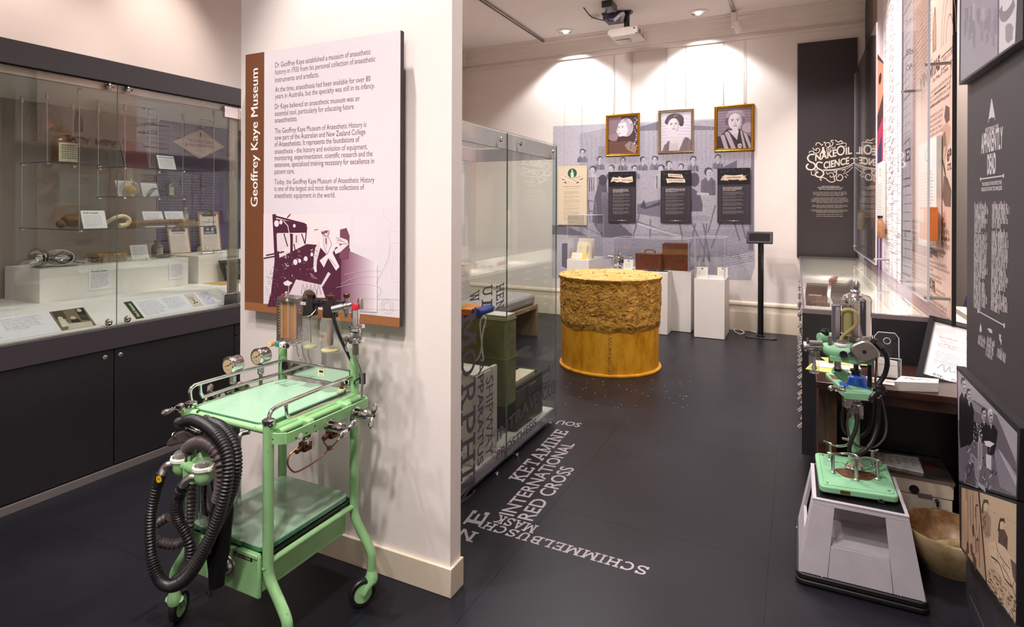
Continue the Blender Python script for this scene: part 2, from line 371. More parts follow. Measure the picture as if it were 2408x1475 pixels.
class Print:
    """flat print: coloured polygons in the (a, b) plane at o + a*U + b*V; overlapping ones are stacked by hairs along the normal"""
    def __init__(s, o, U, V, eps=0.0004, N=None):
        s.o = Vector(o); s.U = Vector(U).normalized(); s.V = Vector(V).normalized(); s.N = s.U.cross(s.V) if N is None else Vector(N).normalized()
        s.items = []; s.step = 0.00006
    def item(s, l, vs, fs, col):
        xs = [v[0] for v in vs]; ys = [v[1] for v in vs]
        if vs: s.items.append((l, len(s.items), (min(xs), max(xs), min(ys), max(ys)), vs, fs, lin(col)))
        return s
    def poly(s, pts, col, l=0): return s.item(l, list(pts), [tuple(range(len(pts)))], col)
    def rect(s, a0, b0, a1, b1, col, l=0): return s.poly([(a0, b0), (a1, b0), (a1, b1), (a0, b1)], col, l)
    def ell(s, ca, cb, ra, rb, col, l=0, n=20, rot=0, a0=0, a1=360):
        c, q = math.cos(R(rot)), math.sin(R(rot)); pts = []
        for k in range(n if a1 - a0 >= 360 else n + 1):
            t = R(a0 + (a1 - a0) * k / n); x, y = ra * math.cos(t), rb * math.sin(t); pts.append((ca + x * c - y * q, cb + x * q + y * c))
        return s.poly(pts, col, l)
    def line(s, pts, w, col, l=0, taper=False):
        vs, fs = ribbon(pts, w, taper); return s.item(l, vs, fs, col)
    def curve(s, pts, w, col, l=0, k=6, taper=False):
        return s.line([(p.x, p.y) for p in crom([Vector((a, b, 0)) for a, b in pts], k)], w, col, l, taper)
    def gl(s, g, fn, col, l):
        vs, fs = g[0], g[1]
        return s.item(l, [(*fn(v[0], v[1]), v[2] if len(v) > 2 else 0.0) for v in vs], fs, col)
    def text(s, t, a, b, h, col, l=3, w=None, bold=0.0, align='l', shear=0.0, rot=0.0, res=2, sl=False):
        """cap height h, baseline left (or centre / right) at (a, b); w squeezes the line to a width"""
        if bold and not sl and ('M' in t or 'W' in t):      # heavier weight by overprinting
            for d_ in (-.5, .5, 0):
                s.text(t, a + d_ * bold * h * 1.6 * math.cos(R(rot)), b + d_ * bold * h * 1.6 * math.sin(R(rot)), h, col, l, w, 0.0, align, shear, rot, res)
            return s
        g = slab(t) if sl else glyphs(t, bold, res)
        k = h if sl else h / 0.70
        W0 = (g[3] - g[2]) * k; sx = (w / W0) if w else 1.0; W1 = W0 * sx
        off = {'l': 0, 'c': -W1 / 2, 'r': -W1}[align]; c, q = math.cos(R(rot)), math.sin(R(rot))
        def fn(x, y):
            X_ = off + (x - g[2]) * k * sx + y * k * shear; Y_ = y * k
            return a + X_ * c - Y_ * q, b + X_ * q + Y_ * c
        return s.gl(g, fn, col, l)
    def quadtext(s, t, p00, p10, p01, col, l=3, sl=True, bold=0.02):
        if 'M' in t or 'W' in t: bold = 0.0
        g = slab(t) if sl else glyphs(t, bold, 3)
        top = 1.0 if sl else 0.70
        def fn(x, y):
            u = (x - g[2]) / (g[3] - g[2]); v = y / top
            return p00[0] + (p10[0] - p00[0]) * u + (p01[0] - p00[0]) * v, p00[1] + (p10[1] - p00[1]) * u + (p01[1] - p00[1]) * v
        return s.gl(g, fn, col, l)
    def greek(s, a0, btop, w, rows, rh, col, l=3, xh=0.36, lw=0.34, seed=1, last=0.6, align='l'):
        """unreadable body text: letter-sized strokes grouped into words"""
        rd = random.Random(seed); vs = []; fs = []
        for r_ in range(rows):
            W_ = w * (last if r_ == rows - 1 else rd.uniform(0.86, 1.0)); b = btop - (r_ + 1) * rh; a = 0; qs = []
            adv = rh * lw
            while a < W_ - adv:
                for _ in range(rd.randint(2, 9)):
                    if a > W_ - adv: break
                    hh = rh * (xh if rd.random() < .72 else xh * 1.5); lo = -rh * .14 if rd.random() < .1 else 0
                    qs.append((a, lo, a + adv * rd.uniform(.32, .62), hh)); a += adv
                a += adv * .8
            off = a0 + ((w - a) / 2 if align == 'c' else 0)
            for q in qs:
                n = len(vs); vs += [(off + q[0], b + q[1]), (off + q[2], b + q[1]), (off + q[2], b + q[3]), (off + q[0], b + q[3])]; fs.append((n, n + 1, n + 2, n + 3))
        return s.item(l, vs, fs, col)
    def part(s, name, m, parent, label=None, kind=None):
        mb = MB(); mb.cols = []; its = sorted(s.items, key=lambda q: q[:2]); n = len(its)
        bb = np.array([q[2] for q in its]); lv = np.zeros(n)
        for i in range(n):
            if i:
                o = (bb[:i, 0] < bb[i, 1]) & (bb[:i, 1] > bb[i, 0]) & (bb[:i, 2] < bb[i, 3]) & (bb[:i, 3] > bb[i, 2])
                if o.any(): lv[i] = lv[:i][o].max() + 1
            d = s.step * (lv[i] + 1)
            mb.add([s.o + s.U * v[0] + s.V * v[1] + s.N * (d + (v[2] if len(v) > 2 else 0)) for v in its[i][3]], its[i][4]); mb.cols += [its[i][5]] * len(its[i][4])
        return part(name, mb, m, parent, label, 0, kind, smooth=False)
# the room
XL, XR, YB, YF, HC = -4.45, 1.25, 7.5, -2.4, 3.75
def floor_mat():
    m, N, Lk, B = new_mat('charcoal_vinyl'); vec = texco(N, Lk, 1.0)
    f = noise_(N, Lk, vec, 1.6, 5, 0.6); f2 = noise_(N, Lk, vec, 260, 3, 0.6)
    Lk.new(ramp(N, Lk, f, [(0.3, lin('#16151b')), (0.7, lin('#1f1e25'))]), B.inputs['Base Color'])
    Lk.new(ramp(N, Lk, f, [(0.3, (.33,) * 3), (0.75, (.46,) * 3)]), B.inputs['Roughness'])
    B.inputs['Specular IOR Level'].default_value = 0.26
    bump_(N, Lk, f2, B, 0.12, 0.0006); return m
M['floor'] = floor_mat()
M['joint'] = mat('floor_joint', '#1a191e', 0.7)
fl = struct('floor', bx((XL, YF, -0.06), (XR + .6, YB, -0.004)), 'joint')
# vinyl tiles laid in staggered courses (0.915 x 0.305 planks are not seen: wide sheets with hairline joints)
tx, ty = 0.482, 1.13
tm = None; rr = random.Random(4)
for i in range(-7, 4):
    x0 = -1.062 + i * tx * 2; x1 = x0 + tx * 2
    if x1 < XL or x0 > XR + .6: continue
    y = YF - rr.uniform(0, .8)
    y = 2.63 - 1.13 * 5 + (0.0 if i % 2 == 0 else .42)
    while y < YB:
        a0, a1, b0, b1 = max(x0, XL), min(x1, XR + .6), max(y, YF), min(y + ty, YB)
        if a1 - a0 > .02 and b1 - b0 > .02:
            part('floor_tile', bx((a0 + .0005, b0 + .0005, -.004), (a1 - .0005, b1 - .0005, 0.0)), 'floor', fl, smooth=False)
        y += ty
# lettering on the floor
P = Print((0, 0, 0.0004), (1, 0, 0), (0, 1, 0), 0.0002)
def fz(u, v): p = FZ(u, v); return (p.x, p.y)
FL = '#a89ea2'
for s_, a, b, c, sl in (('KETAMINE', (1234, 1134), (1342, 1014), (1199, 1126), 1), ('INTERNATIONAL', (1212, 1215), (1356, 1044), (1177, 1208), 0),
        ('RED CROSS', (1256.5, 1226), (1356, 1101), (1220, 1218), 0), ('MASK', (1273.6, 1237), (1180, 1211), (1258, 1255), 1),
        ('SCHIMMELBUSCH', (1534, 1333), (1152, 1228), (1522, 1352), 1), ('E', (1134, 1241), (1158, 1207), (1093, 1233), 1),
        ('N', (1134, 1255), (1091, 1243), (1116, 1277), 1), ('SOU', (1373, 995), (1318, 988), (1365, 1004), 0)):
    P.quadtext(s_, fz(*a), fz(*b), fz(*c), FL, 0, sl=bool(sl), bold=0.012)
M['floorprint'] = print_mat('floor_lettering', 0.5, 0.35, 160)
P.part('lettering', 'floorprint', fl, 'pale grey drug names lettered on the dark floor')
# specks of dust and crumbs near the drum
mb = MB()
for k in range(60):
    u, v = rr.uniform(1330, 1640), rr.uniform(890, 960)
    p = FZ(u, v); e = rr.uniform(.0012, .0035); mb.cbox((p.x, p.y, e / 2), (e * 1.5, e, e), rr.uniform(0, 3))
part('crumbs', mb, 'white', fl, kind='stuff')

cl = struct('ceiling', bx((XL, YF, HC), (XR + .6, YB, HC + .1)), 'ceiling')
struct('wall_back', bx((XL - .1, YB, 0), (XR + .6, YB + .1, HC + .1)), 'wall')
struct('wall_left', bx((XL - .1, YF, 0), (XL, YB, HC + .1)), 'wall')
struct('wall_right', bx((1.00, YF, 0), (1.10, YB, HC + .1)), 'wall')
struct('wall_front', bx((XL - .1, YF - .1, 0), (XR + .6, YF, HC + .1)), 'wall')
PY = 1.865; PX0, PX1 = -2.292, -1.160
pw = struct('wall_partition', bx((PX0, PY, 0.0), (PX1, PY + .075, HC)), 'wall')
mb = MB().box((PX0 - .002, PY - .014, 0), (PX1 + .012, PY, .107)).box((PX1, PY - .002, 0), (PX1 + .012, PY + .079, .107))
struct('baseboard_partition', mb, 'trim', bev=.002)
# cornice and picture rail as swept profiles
def sweep_y(prof, y0, y1, x, sgn):      # profile (out, z) along Y on a wall at x
    return MB().prism([(x + sgn * o, y0, z) for o, z in prof], (0, y1 - y0, 0))
def sweep_x(prof, x0, x1, y):
    return MB().prism([(x0, y - o, z) for o, z in prof], (x1 - x0, 0, 0))
COR = [(0, 3.55), (.02, 3.55), (.022, 3.575), (.045, 3.60), (.05, 3.64), (.085, 3.67), (.095, 3.70), (.15, 3.715), (.155, 3.735), (.19, 3.742), (.19, 3.75), (0, 3.75)]
struct('trim_1', sweep_x(COR, XL, 1.0, YB), 'cornice'); struct('trim_2', sweep_y(COR, PY + .2, YB, XL, 1), 'cornice')
RAIL = [(0, 3.478), (.02, 3.478), (.024, 3.485), (.024, 3.512), (.018, 3.52), (0, 3.52)]
struct('trim_3', sweep_x(RAIL, XL + .02, .9, YB), 'cornice')
BASE = [(0, 0), (.028, 0), (.028, .20), (.024, .215), (.024, .225), (.014, .24), (.014, .30), (.022, .305), (.022, .325), (.010, .345), (0, .35)]
struct('baseboard_back', sweep_x(BASE, XL, 1.0, YB), 'trim'); struct('baseboard_left', sweep_y(BASE, 3.65, YB, XL, 1), 'trim')
# ceiling track with its rail groove
t = thing('ceiling_track', 'long grey track fixed to the ceiling left of the downlights', 'track', (-3.11, 6.4, HC))
part('channel', bx((-3.128, 3.4, HC - .03), (-3.092, 7.47, HC)), 'alu', t, bev=.003)
part('groove', bx((-3.116, 3.4, HC - .034), (-3.104, 7.46, HC - .0295)), 'darksteel', t)
# downlights
M['lampglow'], _N, _L, _B = new_mat('lamp_lens'); _B.inputs['Emission Color'].default_value = (1, .97, .95, 1); _B.inputs['Emission Strength'].default_value = 6
def downlight(x, y, label):
    t = thing('downlight', label, 'light', (x, y, HC))
    part('trim_ring', MB().lathe([(.085, -.012), (.108, -.010), (.112, -.004), (.112, -.001), (.085, -.001)], (x, y, HC), 32, cap=False), 'white', t)
    part('reflector', MB().lathe([(.086, -.008), (.06, .045), (.03, .06), (.001, .062)], (x, y, HC - .004), 24, cap=False), 'chrome', t)
    part('bulb', MB().sph((x, y + .02, HC - .012), .034, 14, 8, (1, 1, .5)), 'lampglow', t)
downlight(-2.70, 7.10, 'round ceiling downlight to the left of the projector')
downlight(-1.04, 7.08, 'round ceiling downlight to the right of the projector')
# smoke detector
p = FZ(1393, 36, HC)
t = thing('smoke_detector', 'small white round smoke detector on the ceiling', 'detector', (p.x, p.y, HC))
part('base', MB().lathe([(.055, -.022), (.062, -.015), (.062, 0)], (p.x, p.y, HC), 24), 'white', t)
part('sensor_cap', MB().lathe([(.02, -.05), (.034, -.046), (.038, -.034), (.038, -.022)], (p.x, p.y, HC), 20), 'offwhite', t)

# left display cabinet (front plane x = -3.33)
XF = -3.33; CY0, CY1 = 0.2, 3.62; DZ = 0.90; ZT = 2.24
cab = thing('display_cabinet', 'long built-in glass-fronted display cabinet with charcoal base along the left wall', 'cabinet', (-3.8, 1.9, 0))
part('kickboard', bx((XF - .03, CY0, 0), (XF, CY1, .037)), 'kick', cab)
part('carcass', bx((-4.44, CY0, .037), (XF - .035, CY1, .68)), 'black', cab)
gaps = [CY0, 1.07, 1.916, 2.675, 3.62]
for a, b in zip(gaps, gaps[1:]):
    if a > 2.6:
        part('door', bx((XF - .035, a + .003, .60), (XF - .012, b - .003, .68)), 'black', cab, bev=.0015)
        part('door', bx((XF - .035, a + .003, .045), (XF - .012, b - .003, .594)), 'black', cab, bev=.0015)
    else:
        d = part('door', bx((XF - .035, a + .003, .045), (XF - .012, b - .003, .68)), 'black', cab, bev=.0015)
        for u, v, ok in ((249, 848, a < 1.9 and a > 1), (285, 841, a > 1.9)):
            if ok:
                q = FX(u, v, XF - .012)
                part('lock', MB().lathe([(.013, 0), (.013, .004), (.010, .006), (.004, .006), (.004, .003)], q, 18, (1, 0, 0)), 'chrome', d)
part('worktop_band', bx((-4.44, CY0, .68), (XF, CY1, .795)), 'band', cab, bev=.002)
part('sill_track', bx((XF - .045, CY0, .795), (XF - .008, CY1, .802)), 'steel', cab)
part('deck', MB().prism([(XF - .05, CY0, .795), (XF - .05, CY0, .802), (-3.52, CY0, DZ), (-4.26, CY0, DZ), (-4.26, CY0, .795)], (0, CY1 - CY0, 0)), 'white', cab)
part('fascia', bx((XF - .02, CY0, 2.125), (XF, CY1, ZT)), 'band', cab, bev=.0015)
part('ceiling_panel', bx((-4.44, CY0, 2.10), (XF - .07, CY1, 2.13)), 'offwhite', cab)
part('top_panel', bx((-4.44, CY0, ZT - .015), (XF - .02, CY1, ZT)), 'band', cab)
part('top_rail', bx((XF - .075, CY0, 2.085), (XF - .05, CY1, 2.125)), 'alu', cab)
M['cabinetback'] = mat('warm_grey_back', '#8d8078', 0.7, var=.04)
part('back_panel', bx((-4.40, CY0, .80), (-4.26, CY1, 2.10)), 'cabinetback', cab)
part('end_panel', bx((-4.26, CY0, .80), (XF - .06, CY0 + .03, 2.10)), 'cabinetback', cab)
M['purple'] = print_mat('purple_graphic', 0.35, 0.08, 40)
P = Print((-4.259, 2.735, 0.90), (0, 1, 0), (0, 0, 1), N=(1, 0, 0))
P.rect(0, 0, .88, 1.20, '#3c2f52', 0)
for k in range(24): P.rect(.02 + k * .036, .86, .026 + k * .036, 1.20, '#352a4a', 1)
P.rect(.5, 0, .88, .7, '#473764', 1)
P.greek(.02, .86, .52, 30, .0215, '#7c6f92', 2, seed=5)
P.part('graphic_panel', 'purple', cab, 'dark purple printed back panel')
# diamond badge
y0, z0 = 3.072, 1.948
P = Print((-4.235, y0, z0), (0, 1, 0), (0, 0, 1), N=(1, 0, 0), eps=.0006)
DW, DH = .214, .114
P.poly([(-DW * .95, 0), (0, -DH * .95), (DW * .95, 0), (0, DH * .95)], '#a2564a', 0)
P.poly([(-DW * .92, 0), (0, -DH * .92), (DW * .92, 0), (0, DH * .92)], '#cdb9ab', 1)
P.text('TRAILBLAZERS', 0, .012, .021, '#94493f', 2, w=.225, bold=.03, align='c'); P.text('& PEACEKEEPERS', 0, -.022, .021, '#94493f', 2, w=.255, bold=.03, align='c')
P.greek(-.06, -.034, .12, 1, .013, '#94493f', 2, last=1)
P.greek(-.045, -.05, .09, 1, .013, '#94493f', 2, last=1)
P.rect(-.008, .055, .008, .085, '#94493f', 2); P.rect(-.004, .085, .004, .096, '#94493f', 2)
for sx in (-1, 1):
    P.curve([(sx * .012, .058), (sx * .03, .068), (sx * .048, .06), (sx * .044, .05), (sx * .035, .055)], .003, '#94493f', 2)
    P.curve([(sx * .003, -.075), (sx * .014, -.07), (sx * .02, -.078), (sx * .012, -.084)], .0025, '#94493f', 2)
M['badge'] = print_mat('badge_print', .5, .05)
bd = thing('diamond_sign', 'diamond-shaped cream TRAILBLAZERS & PEACEKEEPERS sign on the purple panel', 'sign', (-4.245, y0, z0))
part('plate', MB().prism([(-4.252, y0 - DW, z0), (-4.252, y0, z0 - DH), (-4.252, y0 + DW, z0), (-4.252, y0, z0 + DH)], (.016, 0, 0)), 'offwhite', bd)
P.part('lettering', 'badge', bd)
# glass fronts, hinges, clamps
gx = XF - .030
for a, b in ((CY0, 1.9395), (1.9425, 2.716), (2.722, CY1)):
    g = part('glass_door', bx((gx - .003, a, .801), (gx + .003, b, 2.122)), 'glass', cab, smooth=False)
    part('polished_edge', bx((gx - .003, b - .0022, .801), (gx + .003, b - .0003, 2.122)), 'glassedge', g)
for u, v in ((256, 211), (300, 217)):
    q = FX(u, v, gx + .004)
    k = part('clamp', MB().lathe([(.017, 0), (.019, .004), (.017, .012), (.008, .014), (.003, .010)], q, 18, (1, 0, 0)).box((gx - .004, q.y - .006, q.z), (gx + .009, q.y + .006, 2.125)), 'chrome', cab)
for u, v in ((256, 765), (300, 757)):
    q = FX(u, v, gx + .004)
    part('clamp', MB().lathe([(.017, 0), (.019, .004), (.017, .012), (.008, .014), (.003, .010)], q, 18, (1, 0, 0)).box((gx - .004, q.y - .006, .795), (gx + .009, q.y + .006, q.z)), 'chrome', cab)
for zc in (2.075, .845):
    h_ = part('hinge', MB().box((gx - .008, 2.60, zc - .038), (gx + .012, 2.705, zc + .038)).box((gx - .008, 2.718, zc - .038), (gx + .012, 2.79, zc + .038)).cyl((gx + .006, 2.711, zc - .04), (gx + .006, 2.711, zc + .04), .008), 'chrome', cab, bev=.003)
part('upright', bx((-3.42, 2.675, .80), (-3.395, 2.735, 2.10)), 'alu', cab, bev=.003)
part('upright', bx((-3.44, 2.745, .80), (-3.425, 2.762, 2.10)), 'alu', cab, bev=.003)
M['shelfedge'] = mat('dark_glass_edge', '#3a3b38', .25, var=.1)
# rods and shelves
XS = (-4.11, -3.84, -3.52)
rods = [(XS[0], 1.833, 1.32), (XS[1], 1.833, 1.70), (XS[2], 1.832, 1.32), (XS[0], 2.104, 1.70), (XS[1], 2.104, 1.70), (XS[0], 2.252, 1.51), (XS[1], 2.262, 1.51),
        (XS[0], 2.648, 1.32), (XS[1], 2.652, 1.51), (XS[2], 2.651, 1.32), (XS[1], 2.42, 1.70)]
for x, y, zb in rods:
    q = part('hanging_rod', MB().cyl((x, y, zb - .012), (x, y, 2.10), .0026, n=8).lathe([(.008, 2.065), (.009, 2.068), (.009, 2.10)], (x, y, 0), 12), 'steel', cab)
for x0, x1, y0, y1, z in ((XS[0], XS[1], 1.833, 2.104, 1.70), (XS[0], XS[1], 2.255, 2.65, 1.70), (XS[0], XS[1], 2.255, 2.65, 1.51), (XS[0], XS[2], 1.832, 2.65, 1.32)):
    s_ = part('shelf', bx((x0 - .012, y0 - .012, z), (x1 + .012, y1 + .012, z + .007)), 'glass', cab, smooth=False)
    part('shelf_edge', MB().box((x1 + .0105, y0 - .012, z + .0005), (x1 + .0125, y1 + .012, z + .0065)).box((x0, y0 - .0125, z + .0005), (x1, y0 - .0105, z + .0065)), 'shelfedge', s_)
    for x in (x0, x1):
        for y in (y0, y1): part('shelf_clip', MB().box((x - .012, y - .008, z - .008), (x + .02, y + .008, z - .0005)), 'chrome', s_, bev=.002)
# downlights inside the cabinet
for y in (2.25, 2.92):
    q = part('case_light', MB().lathe([(.03, 2.096), (.042, 2.094), (.045, 2.1)], (-3.95, y, 0), 20), 'offwhite', cab)
lampo('SPOT', 'lamp_case', (-3.85, 1.75, 2.085), (-3.9, 1.75, .9), 4.5, SOFT, .05, 150, 1.0)
lampo('SPOT', 'lamp_case', (-3.8, 2.92, 2.085), (-3.9, 2.92, .9), 3.5, SOFT, .05, 150, 1.0)
lampo('SPOT', 'lamp_case', (-3.75, 2.45, 2.085), (-3.8, 2.45, .9), 3.5, SOFT, .05, 150, 1.0)

# ---- things in the cabinet
solo('display_block', bx((-4.24, 1.807, DZ), (-3.857, 2.708, 1.094)), 'white', 'long white display block with the silver inhaler on top', 'plinth', bev=.002)
solo('display_block', bx((-4.24, 2.787, DZ), (-3.86, 3.5, 1.097)), 'white', 'white display block behind the aluminium post, under the clipboards', 'plinth', bev=.002)
def card(name, label, bl, w, h, yaw, lean, heading=None, hs=.012, rows=9, rh=.009, seed=1, cat='label', col='#f3f0f3', ink='#77727c', th=.003, extra=None, group=None, m='paper'):
    """upright or leaning card: bottom-left corner, facing +X turned by yaw, leaning back by lean"""
    U = Vector((-math.sin(yaw), math.cos(yaw), 0)); Nn = Vector((math.cos(yaw), math.sin(yaw), 0))
    V = (Vector((0, 0, 1)) * math.cos(lean) - Nn * math.sin(lean)); N2 = U.cross(V); bl = Vector(bl)
    t = thing(name, label, cat, bl + U * w / 2, group)
    part('card', MB().prism([bl, bl + U * w, bl + U * w + V * h, bl + V * h], -N2 * th), 'white', t, smooth=False)
    P = Print(bl, U, V, .0003); P.rect(0, 0, w, h, col, 0)
    if heading: P.text(heading, w * .1, h - hs * 1.9, hs, '#2c2830', 1, bold=.03)
    if rows: P.greek(w * .1, h - (hs * 2.4 if heading else hs * .8), w * .8, rows, rh, ink, 1, seed=seed)
    if extra: extra(P)
    P.part('print', m, t); return t
card('label_card', "white card headed Pugh's inhaler on the lower glass shelf", (-3.55, 1.872, 1.329), .125, .105, 0, R(18), "Pugh's Inhaler", .010, 8, .0085, 3)
card('label_card', 'white tilted card in front of the red book', (-3.86, 2.50, 1.708), .12, .10, 0, R(20), 'Surgical Anaesthesia', .009, 8, .0085, 4)
card('label_card', 'white card left of the glass flask on the middle shelf', (-3.92, 2.27, 1.518), .10, .11, 0, R(20), None, .01, 9, .009, 5)
card('label_card', 'white card right of the glass flask on the middle shelf', (-3.92, 2.43, 1.518), .11, .10, 0, R(20), None, .01, 8, .009, 6)
card('label_card', 'left of the pair of white cards at the right end of the lower shelf', (-3.72, 2.32, 1.329), .13, .10, 0, R(22), None, .01, 8, .009, 7)
card('label_card', 'right of the pair of white cards at the right end of the lower shelf', (-3.72, 2.465, 1.329), .13, .10, 0, R(22), None, .01, 8, .009, 8)
card('label_card', 'white tilted card on the long block between box and brown bottle', (-3.99, 2.40, 1.096), .115, .10, 0, R(16), None, .01, 8, .009, 9)
card('label_card', "white card headed Parrott's inhaler on the front of the long block", (-3.853, 2.06, .94), .135, .13, 0, 0, "Parrott's Inhaler", .010, 10, .009, 10)
card('label_card', 'white card on the right front of the long block', (-3.853, 2.565, .955), .115, .115, 0, 0, None, .01, 10, .009, 11)
# sloped captions on the sill
def slope_pt(y, t): return Vector((XF - .055 + (-3.52 - XF + .055) * t, y, .803 + (DZ - .803) * t))
SV = (slope_pt(0, 1) - slope_pt(0, 0)).normalized()
def caption(label, y0, y1, t0, hgt, paint):
    t = thing('caption_strip', label, 'label', slope_pt((y0 + y1) / 2, t0))
    b0 = slope_pt(y0, t0); up = Vector((0, 1, 0)).cross(SV)
    part('board', MB().prism([b0, slope_pt(y1, t0), slope_pt(y1, t0) + SV * hgt, b0 + SV * hgt], up * .004), 'white', t, smooth=False)
    P = Print(b0 + up * .0042, (0, 1, 0), SV, .0003, N=up); paint(P, y1 - y0); P.part('print', 'paper', t); return t
def cap1(P, w):
    P.rect(0, 0, w, .16, '#efecf2', 0); P.greek(w - .62, .15, .22, 11, .0125, '#8a8590', 1, seed=21); P.greek(w - .38, .15, .17, 7, .0125, '#8a8590', 1, seed=22)
    a = w - .165; P.rect(a, .004, a + .165, .155, '#7c6c55', 1); P.rect(a + .01, .09, a + .06, .15, '#4c4235', 2)
    P.ell(a + .03, .095, .012, .014, '#d8cdb8', 3); P.poly([(a + .012, .03), (a + .05, .03), (a + .045, .085), (a + .018, .085)], '#d9d0bf', 3)
    P.ell(a + .085, .085, .012, .014, '#cbbb9f', 3); P.poly([(a + .06, .02), (a + .115, .02), (a + .105, .075), (a + .07, .075)], '#2b2723', 3)
    P.poly([(a + .115, .06), (a + .155, .05), (a + .16, .15), (a + .12, .15)], '#2a2421', 3); P.ell(a + .135, .135, .011, .013, '#cdbb9d', 4)
    P.poly([(a + .03, .006), (a + .15, .006), (a + .155, .04), (a + .05, .05)], '#cfc2ab', 4)
caption('long white caption strip with a sepia operating photo on the sill, left', 1.1, 1.852, .03, .158, cap1)
def cap2(P, w):
    P.rect(0, 0, w, .15, '#efecf2', 0); P.rect(0, 0, .045, .15, '#3a3d22', 1); P.text('Muscle Relaxants', .03, .018, .017, '#e9e9dd', 2, bold=.03, rot=90, w=.115)
    P.greek(.065, .142, .14, 10, .0125, '#8a8590', 1, seed=31); P.greek(.22, .142, .13, 8, .0125, '#8a8590', 1, seed=32)
    P.rect(.365, .02, .435, .145, '#d8cdbd', 1); P.rect(.45, .02, .53, .145, '#dcd5e6', 1)
    for k in range(6): P.curve([(.375 + .008 * k, .12), (.39 + .003 * k, .085), (.40, .06)], .0015, '#6c5a48', 2)
    P.ell(.39, .055, .006, .006, '#3e322a', 2); P.ell(.408, .058, .006, .006, '#3e322a', 2)
    P.curve([(.465, .10), (.48, .125), (.495, .12), (.49, .10), (.475, .095), (.50, .075), (.515, .095)], .002, '#4b3f78', 2)
    rd = random.Random(3)
    for k in range(50): a, b = rd.uniform(.462, .525), rd.uniform(.025, .08); P.rect(a, b, a + .004, b + .002, '#5d5090', 2)
caption('white Muscle Relaxants caption strip with two small drawings on the sill', 2.062, 2.60, .03, .15, cap2)

def bottle(name, label, c, prof, m, capprof=None, capm='blackmetal', lab=None, cat='bottle'):
    t = thing(name, label, cat, c); c = Vector(c)
    part('body', MB().lathe(prof, c, 20), m, t)
    if capprof: part('stopper', MB().lathe(capprof, c, 16), capm, t)
    if lab:      # label wrapped round the front (facing +X)
        r, za, zb, w_, kind = lab; mb = MB(); n = 8; a0 = -w_ / 2 / r
        vs = [(c.x + r * math.cos(a0 + w_ / r * k / n), c.y + r * math.sin(a0 + w_ / r * k / n), c.z + z) for z in (za, zb) for k in range(n + 1)]
        mb.add(vs, [(k, k + 1, n + 2 + k, n + 1 + k) for k in range(n)])
        lo = part('paper_label', mb, 'labelpaper', t)
        mb = MB()
        for j in range(7):
            z = zb - (zb - za) * (.16 + .11 * j); hgt = (zb - za) * (.045 if j == 0 else .03)
            for k in range(7):
                b0 = a0 + w_ / r * (.12 + .11 * k); b1 = b0 + w_ / r * .085; q = r + .0006
                mb.add([(c.x + q * math.cos(b0), c.y + q * math.sin(b0), c.z + z), (c.x + q * math.cos(b1), c.y + q * math.sin(b1), c.z + z),
                        (c.x + q * math.cos(b1), c.y + q * math.sin(b1), c.z + z + hgt), (c.x + q * math.cos(b0), c.y + q * math.sin(b0), c.z + z + hgt)], [(0, 1, 2, 3)])
        part('lettering', mb, 'ink', lo)
    return t
M['labelpaper'] = mat('aged_label', '#ddd0b4', .7, var=.15, vscale=40); M['ink'] = mat('ink', '#3b332c', .7)
M['amber'] = mat('amber_stoneware', '#5e3d1a', .3, var=.35, vscale=14, coat=.25); M['cloth'] = mat('brown_cloth', '#6d4526', .8, var=.3, vscale=30)
t = bottle('anaesthetic_bottle', 'tall brown bottle with cream label and cloth-tied neck on the upper shelf', (-3.97, 1.985, 1.707),
       [(.001, 0), (.062, 0), (.066, .006), (.066, .135), (.058, .155), (.03, .172), (.024, .18), (.024, .20)], 'amber', [(.027, .20), (.029, .203), (.029, .23), (.024, .235)], 'amber', (.0668, .012, .125, .115, 'a'))
mb = MB(); mb.lathe([(.034, .172), (.027, .183), (.03, .19)], (-3.97, 1.985, 1.707), 14, cap=False)
c_ = Vector((-3.96, 1.945, 1.895)); mb.add([c_, c_ + Vector((.01, -.055, .01)), c_ + Vector((.006, -.06, .055)), c_ + Vector((0, -.02, .06)), c_ + Vector((0, .01, .01)), c_ + Vector((.02, -.03, .03))], [(0, 1, 5), (1, 2, 5), (2, 3, 5), (3, 4, 5), (4, 0, 5), (0, 4, 3, 2, 1)])
part('cloth_tie', mb, 'cloth', t)
bottle('small_bottle', 'small dark bottle with white label at the right end of the middle shelf', (-3.9, 2.60, 1.518), [(.001, 0), (.024, 0), (.025, .004), (.025, .075), (.018, .09), (.011, .095), (.011, .105)], 'purpleglass' if False else 'darksteel', [(.013, .105), (.013, .13)], 'blackmetal', (.0255, .015, .07, .035, 'a'))
bottle('small_bottle', 'squat red-brown bottle on the long block near the clipboards', (-4.1, 2.64, 1.096), [(.001, 0), (.035, 0), (.037, .005), (.037, .07), (.028, .085), (.017, .09), (.017, .10)], 'amber', [(.019, .10), (.02, .115)], 'amber', (.0375, .012, .06, .045, 'a'))
bottle('small_bottle', 'tiny clear bottle standing on a wooden stand at the right of the lower shelf', (-3.62, 2.52, 1.362), [(.001, 0), (.016, 0), (.017, .004), (.017, .05), (.008, .06), (.008, .075)], 'bottle', [(.009, .075), (.009, .085)], 'steel', (.0175, .008, .042, .024, 'a'))
M['honey'] = wood_mat('honey_wood', '#8a6a36', '#b5904f', 8, .45); M['brownwood'] = wood_mat('brown_wood', '#5d3d1d', '#8a5f2c', 8, .35)
solo('wooden_stand', bx((-3.66, 2.475, 1.3275), (-3.58, 2.565, 1.361)), 'honey', 'small pale wooden stand under the tiny bottle', 'stand', bev=.002)
